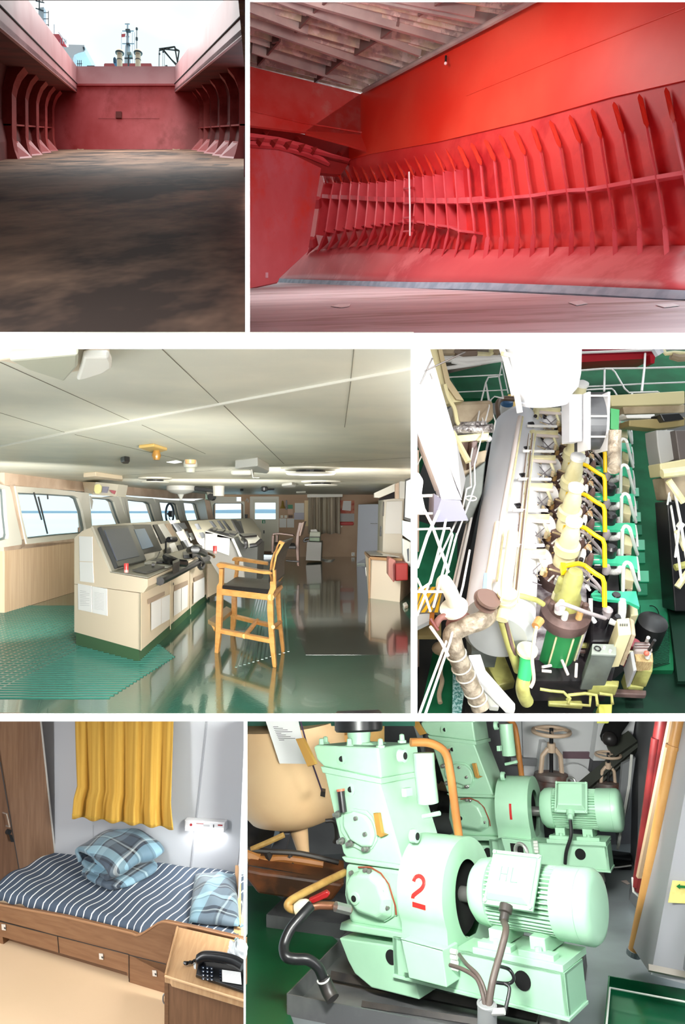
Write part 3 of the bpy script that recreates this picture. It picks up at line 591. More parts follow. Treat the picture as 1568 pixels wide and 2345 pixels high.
MB().slab([gz(u,v,CE-.051) for u,v in((190,800),(250,800),(256,812),(256,826),(238,838),(200,851),(176,856),(186,820))],V(0,0,-.03)).ob('end_cap',frm,t,bevel=.01)
t,c=cfit('smoke_detector_plate','square yellow brass plate with a small knob on the ceiling','ceiling fitting',[(317,1019),(352,1015),(383,1025),(366,1030),(350,1031)],.03,mat('brass_plate',(214,180,104),.35)); MB().lathe(gz(358,1032,CE-.03),(0,0,-1),[(0,.03),(.05,.045),(.09,.03)],12).ob('knob',mat('brass_knob',(150,110,50),.3),t,smooth=True)
t,c=cfit('dome_camera','small black dome fitting on the ceiling','ceiling fitting',[(276,1047),(285,1044),(297,1046),(295,1050),(282,1051)],.06,blk3)
t=thing('ceiling_detector','cream bell shaped detector on the ceiling, right of the brass plate','ceiling fitting',gz(436,1053,CE)); MB().lathe(gz(436,1053,CE),(0,0,-1),[(0,.07),(.05,.085),(.09,.08),(.10,.06),(.15,.05),(.16,.01)],16).ob('body',cream3,t,smooth=True); MB().lathe(gz(436,1053,CE-.105),(0,0,-1),[(0,.055),(.04,.05)],16).ob('ring',mat('amber',(208,160,110),.4),t)
t,c=cfit('recessed_ceiling_lamp','small bright white square lamp flush in the ceiling','ceiling light',[(381,1058),(404,1054),(417,1058),(400,1061)],.004,mat('lamp_white',(255,255,252),.3,emit=1.2))
t,c=cfit('chart_light','white rectangular ceiling fitting with a hanging bracket, right of centre','ceiling light',[(538,1054),(590,1047),(616,1062),(612,1068),(560,1062)],.10,metal3)
MB().bx(c.x-.28,c.x-.02,c.y-.2,c.y+.1,CE-.17,CE-.10).ob('lamp_head',frm,t,bevel=.03); MB().tube([c+V(-.02,-.2,-.1),c+V(.0,-.2,-.2),c+V(.08,-.2,-.2)],.012,6).ob('hook',metal3,t)
t,c=cfit('ceiling_strip_light','flat pale strip light above the equipment box','ceiling light',[(191,1083),(219,1080),(280,1089),(281,1094),(222,1086)],.07,cons)
for q,(u,v,r_,lb) in enumerate([(355,1096,.30,'shallow round white air diffuser above the second front window'),(711,1074,.42,'shallow round white air diffuser in front of the curtain, the nearer one'),(735,1104,.40,'shallow round white air diffuser near the curtain, the farther one')]):
    p=gz(u,v-2,CE); t=thing('air_diffuser',lb,'air diffuser',p); 
    MB().lathe(p,(0,0,-1),[(0,r_),(.02,r_),(.03,r_*.9)],24).ob('flange',frm,t); MB().lathe(p+V(0,0,-.03),(0,0,-1),[(0,r_*.5),(.04,r_*.5)],24).ob('neck',dk3,t); MB().lathe(p+V(0,0,-.07),(0,0,-1),[(0,r_*.85),(.02,r_*.8)],24).ob('deflector',frm,t)
p=gz(414,1113,CE); t=thing('searchlight_control','grey round overhead control with a slanting handle at the front windows','overhead control',p)
MB().lathe(p,(0,0,-1),[(0,.34),(.1,.33),(.16,.24),(.2,.08),(.3,.03),(.34,.03)],20).ob('body',metal3,t,smooth=True); MB().tube([p+V(.3,0,-.05),p+V(.85,0,-.12)],.05,8).ob('arm',dk3,t); MB().lathe(p+V(.9,0,-.0),(0,0,-1),[(0,.14),(.24,.13)],12).ob('cap',frm,t)
t=thing('helm_indicator','black and grey overhead indicator unit hanging at the far front corner','indicator',at(476,1145,19)); MB().tr([(470,1098),(487,1097),(487,1130),(484,1145),(478,1146),(472,1128)],19,.5).ob('case',consg,t,bevel=.03); MB().lathe(at(482,1138,18.9),(0,1,0),[(0,.09),(.3,.1)],12).ob('lens',blk3,t); MB().tr([(478,1143),(473,1133),(470,1131),(470,1144)],18.9,.3).ob('bracket',mat('grn_box',(150,176,160),.5),t); MB().tr([(474,1099),(477,1099),(475.5,1112),(473.5,1110)],18.95,.05).ob('slot',blk3,t)
for nm,lb,pp,m_ in [('ceiling_switch','small black rectangular fitting on the far ceiling',[(550,1119.5),(557,1119),(557,1121),(550,1121.5)],blk3),('rail_bracket','thin dark bracket on the far ceiling, right of the round speaker',[(611,1119),(628,1118.5),(627,1120.5),(612,1121)],dk3),('flat_ceiling_lamp','flat white lamp on the far ceiling before the curtain',[(678,1125.5),(700,1124.5),(703,1127),(680,1128.5)],frm),('ceiling_plate_light','pale curved fitting on the ceiling above the exit door',[(645,1108),(668,1104.5),(678,1107),(676,1110),(650,1112)],metal3)]:
    cfit(nm,lb,'ceiling fitting',pp,.05,m_)
p=gz(605,1114,CE); t=thing('ceiling_speaker','small round grey speaker on the far ceiling','speaker',p); MB().lathe(p,(0,0,-1),[(0,.06),(.03,.09),(.1,.08),(.13,.02)],14).ob('body',dk3,t,smooth=True)
# back wall y=25
YW=25; fW=lambda u,v,o=0: at(u,v,YW-o)
x_=lambda u:(u-CX)/F*YW
b=MB(); Z=lambda v:(CY-v)/F*YW
for (u0,u1,v0,v1) in [(478,942,1125,1138),(478,492,1138,1290),(492,552,1188,1290),(552,583,1138,1290),(631,942,1138,1290)]:
    b.bx(x_(u0),x_(u1),YW,YW+.1,Z(v1),Z(v0))
wb3=st(b.ob('wall_back',mat('wall_tan',(206,176,146),.6,c2=(196,164,134),scale=1)),'tan far bulkhead of the wheelhouse','wall')
for u in (666,731): MB().bx(x_(u),x_(u+.6),YW-.006,YW,Z(1272),Z(1133)).ob('panel_joint',mat('joint',(0,0,0)),wb3)
MB().bx(x_(640),x_(817),YW-.01,YW,Z(1283),Z(1276)).ob('skirting',blk3,wb3)
def fr_rect(u0,v0,u1,v1,r_): return [(u0+r_,v0),((u0+u1)/2,v0),(u1-r_,v0),(u1,v0+r_),(u1,(v0+v1)/2),(u1,v1-r_),(u1-r_,v1),((u0+u1)/2,v1),(u0+r_,v1),(u0,v1-r_),(u0,(v0+v1)/2),(u0,v0+r_)]
window(lambda u,v:at(u,v,YW-.08),V(0,1,0),fr_rect(480,1148,560,1201,2),fr_rect(487,1152,557,1196,4),'far window left of the door',.16)
MB().tr([(484,1137),(540,1138),(540,1148),(480,1149)],YW-.25,.2).ob('blind_box',frm,wb3)
MB().tr([(468,1143),(480,1148),(490,1196),(478,1198)],YW-1.5,.1).ob('corner_post',wallm,wb3)
d=st(ringplate(lambda u,v:at(u,v,YW-.06),fr_rect(572,1137,638,1268,1),fr_rect(579,1143,635,1266,1),V(0,.12,0),'door_1',frm,None),'cream weathertight door with a square window','door')
ringplate(lambda u,v:at(u,v,YW-.02),fr_rect(577,1142,635,1266,1),fr_rect(583,1151,631,1189,1),V(0,.06,0),'leaf',mat('door_cream',(232,230,214),.5),d)
MB().tr([(583,1151),(631,1151),(631,1189),(583,1189)],YW,.02).ob('pane',glz,d)
MB().tr([(600,1191),(607,1191),(607,1198.5),(600,1198.5)],YW-.05,.02).ob('exit_sign',mat('exit_green',(60,150,110),.5),d,label='small green exit sign'); MB().tr([(603,1192.5),(604.7,1192.5),(605.2,1197.5),(602.7,1197.5)],YW-.055,.004).ob('exit_pictogram',pap,d)
for u,v in ((604,1218),(576.5,1218)): MB().tr([(u-1.5,v-3.5),(u+1.5,v-3.5),(u+1.5,v+3.5),(u-1.5,v+3.5)],YW-.08,.03).ob('latch',blk3,d)
MB().tube([fW(577,1194,.1),fW(577,1205,.1)],.02,6).ob('handle',frm,d)
MB().tr([(585,1264),(622,1264),(622,1271),(585,1270)],YW-.6,.7).ob('sill',mat('sill_brown',(110,84,66),.6),d)
def wt(nm,lab,cat,pp,m_,o=.04,th=.03,group=None,**k):
    x=MB().tr(pp,YW-o,th).ob(nm,m_,**k); return tag(x,lab,cat,group)
def rc(u0,v0,u1,v1): return [(u0,v0),(u1,v0),(u1,v1),(u0,v1)]
t=thing('door_hook','hook and grey stay hanging between the far window and the door','hook',fW(563,1165,.1)); MB().tube([fW(563,1148,.1),fW(566,1141,.1),fW(568,1145,.1),fW(568,1151,.1)],.02,6).ob('hook',metal3,t); MB().tr([(560,1178),(567,1178),(565,1191),(562,1191)],YW-.1,.06).ob('stay',dk3,t,bevel=.01)
t=thing('brass_bell','small brass bell hanging right of the door','bell',fW(647,1166,.15)); MB().lathe(fW(647,1147,.15),(0,0,-1),[(0,.02),(.04,.035),(.16,.05),(.24,.1),(.27,.12)],14).ob('bell',mat('brass',(196,166,92),.3,metal=.6),t,smooth=True); MB().tube([fW(647,1147,.02),fW(647,1147,.15)],.015,6).ob('bracket',dk3,t)
wt('wall_torch','dark torch hanging right of the brass bell','torch',[(654,1146),(657,1145),(658,1164),(656,1168),(653,1166)],blk3,.08,.06)
wt('green_notice','green and white safety notice above a small photo sheet','notice',rc(659,1156,670,1165),mat('exit_green',(0,0,0)))
wt('photo_sheet','small sheet with a brown picture under the green notice','notice',rc(659,1166,670,1177),mat('photo_tan',(222,190,166),.6))
wt('notice_board','framed white printed notice left of the curtain','notice',rc(675,1152,696,1175),pap); wt('grey_notice','pale grey sheet below the framed notice','notice',rc(673,1174,696,1190),mat('sheet_lilac',(206,206,220),.6),.045)
for u,l_ in ((645,'left'),(654,'right')): wt('wall_switch','small white wall switch, %s one of the pair above the two clipboards'%l_,'switch',rc(u-3,1180,u+3,1186),frm)
wt('intercom','small dark brown wall unit beside the switches','wall unit',rc(660,1180,670,1186),mat('brown_box',(100,70,56),.5),.1,.08)
for q,u in enumerate((639.5,657)): wt('clipboard_sheet','white sheet on the far wall, %s of the pair below the switches'%('left','right')[q],'notice',rc(u,1187+q*.5,u+16,1208),pap)
wt('wall_pipe_cover','narrow cream upright cover left of the curtain','cover',rc(697,1146,706,1205),mat('lamp_cream',(250,226,176),.5),.1,.08)
t=thing('curtain','grey beige pleated curtain under a pale pelmet box','curtain',fW(740,1225,.35)); MB().tr([(703,1129),(784,1129),(784,1138),(703,1139)],YW-.6,.55).ob('pelmet',frm,t)
def cur(a,c):
    u=706+72*a; vv=1137+ (1222-1137)*c; s_=math.sin(a*math.pi*2*6.5)+.5*math.sin(a*math.pi*2*11+1); return at(u,vv+1.5*math.sin(a*20)*c,YW-.38-.09*s_*(.6+.6*math.sin(c*3.0)))
MB().grid(cur,110,8).ob('cloth',mat('curtain_grey',(176,164,144),.6,c2=(206,196,176),scale=1.2,stretch=(9,9,.4)),t,smooth='all',solid=.015)
wt('wall_calendar','red and orange wall calendar right of the curtain','calendar',rc(779,1146,811,1176),mat('calendar_red',(190,80,62),.6,c2=(214,150,120),scale=5))
wt('calendar_cover_sheet','white sheet hanging over the wall calendar','sheet',[(786,1147),(804,1147),(803,1170),(783,1168)],pap,.06,.01)
wt('tide_table','printed grey month sheet below the wall calendar','notice',rc(778,1176,811,1194),papg,.045)
wt('red_roll','red rounded pouch below the calendar sheets','pouch',[(778,1195),(808,1195),(810,1198),(809,1203),(780,1203),(777,1200)],mat('roll_red',(206,60,56),.5),.12,.1,bevel=.03)
wt('round_switch','small round white wall switch below the red pouch','switch',[(780,1205),(783,1203.5),(784,1206),(782,1208),(780,1207)],frm)
t=thing('wall_socket','white wall socket low on the far wall','socket',fW(808,1274,.05)); MB().tr(rc(804.5,1265,812,1273.5),YW-.05,.04).ob('plate',frm,t); MB().tr(rc(806.5,1267,810,1272),YW-.06,.02).ob('insert',dk3,t)
t=thing('refrigerator','tall glossy pale blue white refrigerator by the far wall','refrigerator',at(840,1290,21.8))
MB().loft([at(820,1155,21.8),at(816,1291,21.8),at(838,1293,21.2),at(866,1262,21.2),at(866,1154,21.2)],[p+V(.2,2.2,0) for p in [at(820,1155,21.8),at(816,1291,21.8),at(838,1293,21.2),at(866,1262,21.2),at(866,1154,21.2)]]).ob('cabinet',mat('fridge_white',(222,228,242),.15,spec=.7),t,bevel=.02)
MB().tr([(817,1290),(836,1290),(836,1293),(817,1293)],21.15,.05).ob('plinth',mat('fridge_plinth',(190,206,200),.4),t); MB().tr([(848,1198),(864,1198),(864,1199.3),(848,1199.3)],21.15,.03).ob('handle_slot',dk3,t)
t=thing('side_cabinet','pale low cabinet carrying the green and white machine','cabinet',at(718,1284,22)); MB().tr([(703,1241),(736,1242),(734,1284),(700,1282)],22,1.2).ob('body',mat('cab_grey',(216,214,210),.5),t); MB().tr([(700,1281),(734,1283),(734,1284.5),(700,1283)],21.97,.03).ob('plinth',metal3,t)
t=thing('desktop_printer','pale green and white machine on the low cabinet','machine',at(720,1240,22)); MB().tr([(709,1218),(733,1218),(733,1229),(708,1229)],21.9,.8).ob('upper',mat('off_white_green',(228,234,212),.4),t,bevel=.02); MB().tr([(708,1231),(732,1231),(732,1240),(708,1239)],21.9,.8).ob('lower',mat('pale_green',(178,204,172),.4),t,bevel=.02); MB().tr([(708,1229),(733,1229),(733,1231),(708,1231)],22,.7).ob('gap',blk3,t); MB().tr([(711,1213),(724,1212),(727,1218),(711,1218)],22.1,.3).ob('tray',metal3,t)
tag(MB().tube(spline([at(707,1232,21.8),at(699,1233,21.8),at(696,1240,21.8),at(707,1238,21.8)],5),.03,6).ob('hose_loop',blk3),'black loop of hose at the left of the machine','hose')
t=thing('floor_cables','coiled white cables on the deck below the curtain','cable',G(750,1285))
for k in range(3): MB().tube(spline([G(735,1279+k*1.5),G(745,1282+k*2),G(758,1283+k*1.5),G(765,1281)],6),.02,6).ob('cable',mat('cable_white',(224,226,220),.5),t)
t=thing('tall_locker','tall cream locker cabinet right of the refrigerator','locker',at(893,1278,17.0))
MB().loft([at(866,1146,17.6),at(864,1264,17.6),at(880,1275,15.7),at(878,1144,15.7)],[p+V(.3,1.6,0) for p in [at(866,1146,17.6),at(864,1264,17.6),at(880,1275,15.7),at(878,1144,15.7)]]).ob('door',mat('locker_green_cream',(196,196,176),.35),t)
MB().tr([(878,1143),(925,1141),(919,1279),(876,1273)],15.6,1.6).ob('side',mat('locker_cream',(218,212,196),.4),t); MB().tr([(885,1149),(921,1147),(919,1222),(881,1222)],15.55,.03).ob('notice',mat('board_white',(232,232,228),.15),t,label='white glossy sheet on the locker side')
MB().tube([at(872.5,1205,16.2),at(871,1228,16.2)],.02,6).ob('handle',dk3,t); MB().tube([at(878,1149,15.5),at(877,1182,15.5)],.01,6).ob('rod',dk3,t)
t=thing('corner_counter','cream counter cabinet with a brown edged top at the right wall','cabinet',G(880,1376))
MB().loft([at(836,1270,13.9),at(843,1369.5,13),at(915,1379,12.4),at(920,1281,12.4),at(848,1277,13)][:5],[p+V(.35,1.6,0) for p in [at(836,1270,13.9),at(843,1369.5,13),at(915,1379,12.4),at(920,1281,12.4),at(848,1277,13)]]).ob('body',mat('counter_cream',(224,210,190),.45),t)
MB().slab([at(834,1263,13.8),at(846,1275,12.9),at(921,1280,12.3),at(925,1275,13.0),at(876,1268,14.8),at(860,1262,15.5)],V(0,0,-.05)).ob('top',mat('top_edge_brown',(178,140,104),.3),t)
MB().slab([at(836,1263,13.9),at(847,1272,13.0),at(915,1276,12.5),at(876,1267,14.8),at(860,1262,15.4)],V(0,0,.01)).ob('top_inlay',mat('top_grey',(170,168,158),.15),t)
MB().tube([at(846,1278,12.85),at(845,1371,12.95)],.02,6).ob('edge_trim',mat('top_edge_brown',(0,0,0)),t); MB().tr([(836,1300),(838,1299),(839,1318),(838,1320)],13.4,.05).ob('handle',metal3,t)
t=thing('red_tray_box','dark red plastic wall box hanging at the end of the counter','box',at(912,1320,11.8)); MB().tr([(889,1281),(893,1277),(906,1283),(904,1330),(901,1334),(889,1318)],11.7,.5).ob('side',mat('box_pinkish',(150,96,86),.4),t,bevel=.01); MB().tr([(904,1290),(934,1290),(934,1329),(904,1331)],11.6,.6).ob('front',mat('box_red',(134,22,20),.4),t,bevel=.02); MB().tr([(903,1288),(904,1330),(901,1331),(900,1294)],11.55,.05).ob('slot',mat('box_dark',(90,10,10),.5),t)
b=MB(); wr0,wr1=at(866,1270,25.1),at(941.5,1400,10.6)
fR,nR=vpl(wr0,wr1)
wr3=st(MB().slab([V(xR(25),25,FL),V(xR(7)+.0,7,FL),V(xR(7)+.0,7,CE),V(xR(25),25,CE)],V(.08,0,0)).ob('wall_right',wallm),'beige right bulkhead of the wheelhouse','wall')
st(MB().slab([V((947.5-CX)/F*2.03,2.03,-.58),V((947.5-CX)/F*7.5,7.5,-1.75),V((947.5-CX)/F*7.5,7.5,CE+.02),V((947.5-CX)/F*2.03,2.03,.47)],V(.003,0,0)).ob('wall_right',wallm),'thin plating between the wheelhouse and the engine hall','wall')  # added to stop engine hall light spilling onto the wheelhouse ceiling
MB().tr([(857,1129),(905,1107),(905,1125),(868,1140),(857,1139)],15.2,.3).ob('pelmet',frm,wr3); MB().tr([(868,1142),(906,1124),(906,1141),(868,1146)],15.5,.1).ob('dark_curtain',mat('dark_curtain',(38,34,38),.8),wr3)
MB().tr([(915,1103),(941,1092),(941,1140),(926,1142),(915,1142)],14.2,.2).ob('post',metal3,wr3); MB().tr([(905,1108),(917,1103),(916,1142),(905,1142)],14.5,.2).ob('panel',wallm,wr3)
t=thing('whiteboard','dark framed whiteboard on the right wall','board',at(934,1192,11.5)); MB().tr([(928,1098),(941,1093),(941,1195),(925,1189)],11.5,.06).ob('frame',dk3,t); MB().tr([(930,1102),(941,1097),(941,1188),(927,1184)],11.48,.02).ob('face',mat('board_face',(226,232,236),.15),t)
tag(MB().tr([(921,1192),(941,1196),(941,1240),(921,1225)],12.2,.1).ob('blue_chart',mat('chart_blue',(214,238,242),.5)),'pale blue sheet below the whiteboard','sheet')
tag(MB().tr([(921,1232),(941,1242),(941,1300),(930,1292),(922,1270)],12.0,.2).ob('paper_tray',mat('tray_grey',(190,196,192),.5),bevel=.02),'pale wall tray at the right edge above the red box','tray')
tag(MB().tr([(932,1258),(936,1256),(936,1285),(934,1286)],11.8,.05).ob('blue_folder',mat('folder_dark',(60,70,80),.5)),'thin dark folder standing in the wall tray','folder')
tag(MB().slab([G(922,1388),G(930,1384),G(934,1392),G(926,1396)],V(0,0,.05)).ob('cloth_scrap',metal3,bevel=.01),'small pale scrap on the deck by the counter','scrap')
# ---- main console
e0,e1=G(172,1477),G(318,1516); T=G(480,1366)-e1; fE,nE=vpl(e0,e1); fF,nF=vpl(e1,e1+T)
fF_n=nF if nF.x>0 else -nF
t=thing('bridge_console','long beige bridge console with slanted instrument panels and green plinth','console',(e0+e1)/2)
def sweep(pp,nm,m_,s0=0,s1=1.0,**k):
    a=[fE(*p)+T*s0 for p in pp]; return MB().slab(a,T*(s1-s0)).ob(nm,m_,t,**k)
sweep([(170,1338),(323,1359),(322,1490),(170,1447)],'lower_body',cons)
sweep([(170,1304),(252,1311),(338,1326),(338,1344),(328,1358),(170,1337)],'desk_body',cons)
sweep([(170,1304),(170,1232),(188,1216),(208,1208),(252,1311)],'upper_body',cons)
sweep([(174,1448),(318,1488),(318,1516),(174,1477)],'plinth',consk)
LZ=T*.004
MB().slab([fE(208,1207),fE(252,1312),fE(252,1312)+T,fE(208,1207)+T],V(.02,0,.02)).ob('panel_face',consg,t)
MB().slab([fE(252,1311)+V(0,0,.004),fE(338,1325)+V(0,0,.004),fE(338,1325)+V(0,0,.004)+T,fE(252,1311)+V(0,0,.004)+T],V(0,0,.01)).ob('desk_top',consg,t)
p0=fE(208,1207)+V(.022,0,.022); n0=(fE(252,1312)-fE(208,1207)).cross(T).normalized()
if n0.z<0: n0=-n0
pn=lambda u,v,o=.004: onp(u,v,p0+n0*o,n0)
dz=fE(252,1311).z; dT=(fE(338,1325)-fE(252,1311)).cross(T).normalized(); dT=dT if dT.z>0 else -dT
ds=lambda u,v,o=.02: onp(u,v,fE(252,1311)+dT*o,dT)
def pl(pp,nm,m_,h=.03,o=.0,**k): return MB().slab([pn(u,v,o) for u,v in pp],n0*h).ob(nm,m_,t,**k)
pl([(222,1210),(298,1206),(328,1287),(262,1304)],'monitor',dk3,.05,bevel=.01); pl([(238,1214),(292,1209),(318,1274),(267,1285)],'screen',scr,.01,.05)
pl([(299,1205),(340,1204),(366,1262),(322,1271)],'monitor',blk3,.04); pl([(306,1213),(330,1211),(350,1252),(325,1259)],'screen',scb,.01,.045)
PL=[([(349,1203),(358,1202),(382,1243),(368,1246)],blk3),([(361,1202),(372,1200),(397,1237),(381,1241)],metal3),([(378,1201),(389,1200),(404,1236),(398,1238)],mat('tape_brown',(176,156,136),.5)),([(390,1201),(402,1199),(415,1216),(403,1219)],dk3),([(403,1199),(421,1198),(427,1211),(416,1213)],dk3),
([(346,1215),(350,1214),(359,1232),(354,1234)],metal3),([(423,1218),(427,1217),(435,1231),(431,1233)],dk3),([(440,1214),(450,1212),(459,1231),(448,1235)],dk3),([(430,1222),(438,1221),(444,1236),(437,1238)],metal3),([(437,1200),(440,1197),(444,1209),(441,1211)],dk3),
([(449,1197),(455,1196),(463,1210),(457,1211)],blk3),([(458,1196),(462,1195),(470,1208),(465,1209)],blk3),([(467,1195),(474,1194),(478,1203),(472,1204)],dk3),([(412,1240),(424,1237),(433,1256),(420,1259)],dk3),([(386,1247),(397,1243),(406,1263),(393,1266)],pap),([(404,1250),(414,1248),(418,1259),(407,1263)],blk3),([(431,1247),(438,1245),(444,1254),(435,1257)],metal3)]
for pp,m_ in PL: pl(pp,'instrument',m_,.02)
for pp in ([(197,1229),(212,1228),(212,1287),(199,1286)],[(199,1287),(213,1287),(214,1335),(200,1331)]):
    MB().slab([fE(u-16,v,.006) for u,v in pp][:0] or [fE(u-16+0,v,.006) for u,v in pp],nE*.003) 
def psheet(f,n,pp,lab,o=.008,m_=pap):
    x=MB().slab([f(u,v,o) for u,v in pp],n*.004).ob('paper_sheet',m_); return tag(x,lab,'paper')
psheet(fE,nE,[(181,1228),(211,1229),(212,1286),(182,1285)],'long cream sheet taped high on the console end, upper one'); psheet(fE,nE,[(182,1286.5),(212,1287.5),(214.5,1335),(183,1331)],'long cream sheet taped high on the console end, lower one')
psheet(fE,nE,[(178,1336.5),(209,1342),(210,1402.5),(179,1396)],'white printed sheet on the console end, left of the pair'); psheet(fE,nE,[(210.5,1342.5),(244.5,1348),(245.5,1410.5),(211.5,1403)],'white printed sheet on the console end, right of the pair')
b=MB()
for k in range(9): b.slab([fE(183,1352+k*4+.6*(k%3),.012),fE(183+ (22 if k%3 else 14),1354.5+k*4,.012),fE(183+(22 if k%3 else 14),1355.3+k*4,.012),fE(183,1352.9+k*4+.6*(k%3),.012)],nE*.001)
for k in range(12): b.slab([fE(216,1356+k*3.4,.012),fE(238,1359.5+k*3.4,.012),fE(238,1360.1+k*3.4,.012),fE(216,1356.6+k*3.4,.012)],nE*.001)
b.ob('print_lines',papg,t)
fFb,nFb=vpl(fE(323.5,1490),fE(323.5,1490)+T)
def ff(u,v,o=.01): return fFb(u,v,-o)
for pp,l_ in [([(346,1380.5),(369,1370),(369,1429),(346,1444)],'white sheet on the console front, left of the nearest pair'),([(369.5,1370),(389,1361),(388.5,1418),(369.5,1429)],'white sheet on the console front, right of the nearest pair'),
  ([(398,1355),(415,1347),(414.5,1400),(398,1411)],'white sheet on the console front, left of the second pair'),([(415.8,1346.5),(430,1339),(429.5,1389),(415.5,1399)],'white sheet on the console front, right of the second pair'),([(443,1334),(468,1322),(468,1366),(443,1382)],'single white sheet on the console front beside the chair')]:
    psheet(ff,nF*0+V(-.004,0,0)*0+V(0,.004,0),pp,l_,.02)
for pp in ([(338,1373),(377,1354),(377,1363),(339,1384)],[(400,1341),(430,1329),(430,1339),(400,1353)],[(444,1323),(468,1312),(468,1321),(445,1332)]): MB().slab([ff(u,v,.012) for u,v in pp],V(0,.004,0)).ob('tape',mat('tape_brown',(0,0,0)),t)
for pp in ([(388.5,1330),(390.5,1329),(391,1441),(389,1442)],[(322,1358),(324,1358),(324,1490),(322,1490)],[(436,1308),(437,1308),(437,1406),(436,1407)],[(474,1292),(475,1292),(475,1372),(474,1373)]): MB().slab([ff(u,v,.01) for u,v in pp],V(0,.004,0)).ob('door_joint',mat('joint_pale',(250,236,206),.4),t)
for u,v in((397,1337),(397,1427),(477,1298),(477,1369)): MB().slab([ff(u-1,v-2.5,.02),ff(u+1,v-3,.02),ff(u+1,v+2.5,.02),ff(u-1,v+3,.02)],V(0,.004,0)).ob('hinge',blk3,t)
MB().slab([ff(352,1326,.03),ff(371,1326,.10),ff(371,1335,.10),ff(352,1335,.03)],V(.05,.05,0)).ob('rail_end',blk3,t)
MB().tube([ff(366,1331,.12),ff(400,1315,.12),ff(446,1291,.12),ff(480,1276,.12),ff(512,1260,.12)],.05,8).ob('hand_rail',blk3,t,label='black padded hand rail')
MB().slab([ds(395,1309),ds(411,1301),ds(410,1309),ds(396,1316)],V(0,0,.12)).ob('rail_bracket',blk3,t)
# far curved part of the console
t2=thing('console_wing','far angled section of the bridge console with grey panels','console',at(500,1300,14))
MB().slab([at(430,1193,14.6),at(521,1188,16.0),at(528,1190,16.0),at(548,1222,15.2),at(548,1262,15),at(470,1262,13.2),at(452,1240,13.2)],V(.3,1.5,0)).ob('panel',consg,t2)
for pp in ([(478,1193),(484,1193),(495,1207),(489,1208)],[(496,1192),(501,1192),(516,1212),(509,1212)],[(508,1192),(512,1192),(530,1215),(524,1215)],[(445,1200),(452,1199),(459,1212),(452,1213)],[(455,1220),(463,1219),(470,1231),(462,1233)]): MB().slab([at(u,v,13.1+(u-445)/90*1.6) for u,v in pp],V(0,.1,0)).ob('instrument',dk3,t2)
MB().slab([at(528,1190,14.2),at(533,1193,14.2),at(548,1220,14.0),at(543,1221,14.0)],V(.05,.3,0)).ob('edge_trim',blk3,t2); MB().slab([at(536,1193,14.4),at(541,1193,14.4),at(549,1222,14.2),at(545,1222,14.2)],V(.05,.3,0)).ob('edge_trim',dk3,t2)
MB().slab([at(466,1266,12.3),at(515,1262,12.6),at(516,1272,12.4),at(470,1288,12.0),at(455,1290,11.9)],V(.2,.6,-.05)).ob('desk',consg,t2)
MB().slab([at(470,1280,12.6),at(520,1266,12.6),at(560,1300,12.8),at(535,1345,12.6),at(505,1352,12.6),at(472,1370,12.6)],V(.2,.6,0)).ob('body',cons,t2)
t3=thing('conning_stand','grey control stand with papers on its side and a tilted control top','control stand',at(530,1330,11.9))
MB().tr([(468,1217),(532,1233),(556,1282),(560,1335),(512,1335),(468,1264)],11.8,.9).ob('side',mat('stand_grey',(150,148,142),.4),t3)
MB().slab([at(469,1214,11.8),at(486,1210,12.4),at(520,1215,12.6),at(553,1224,12.8),at(532,1232,11.8)],V(0,0,-.06)).ob('top_plate',mat('stand_top',(206,206,202),.3),t3,bevel=.01)
for pp in ([(476,1213),(486,1212),(492,1215),(484,1216)],[(490,1216),(510,1217),(508,1221),(496,1220)],[(508,1219),(526,1222),(522,1226),(510,1223)],[(525,1220),(540,1223),(538,1227),(526,1225)]): MB().slab([at(u,v,11.85) for u,v in pp],V(0,.3,.03)).ob('switch_panel',blk3,t3)
MB().tr([(532,1233),(556,1230),(590,1245),(587,1335),(560,1340),(556,1282)],11.9,1.0).ob('body',mat('stand_dark',(70,72,68),.3),t3)
MB().slab([at(546,1226,11.9),at(590,1226,12.4),at(598,1236,12.0),at(570,1248,11.6),at(552,1236,11.7)],V(0,0,-.05)).ob('control_tray',metal3,t3,bevel=.01)
MB().slab([at(548,1226,11.9),at(586,1225,12.4),at(588,1229,12.2),at(556,1232,11.8)],V(0,0,.03)).ob('keyboard',blk3,t3)
MB().tube([at(572,1250,11.5),at(586,1248,11.5),at(598,1237,11.6)],.035,6).ob('grip',blk3,t3); MB().tube([at(532,1234,11.75),at(541,1253,11.75),at(550,1275,11.75)],.025,6).ob('trim',metal3,t3)
MB().tube(spline([at(556,1234,11.7),at(562,1240,11.6),at(563,1250,11.6),at(560,1254,11.6)],5),.035,6).ob('cord',blk3,t3)
for pp,l_ in (([(470,1222),(497,1223),(496,1262),(469,1259)],'cream sheet on the control stand side, left one'),([(497,1230),(526,1233),(524,1272),(496,1262)],'white sheet on the control stand side, right one')): tag(MB().tr(pp,11.77,.01).ob('paper_sheet',pap),l_,'paper')
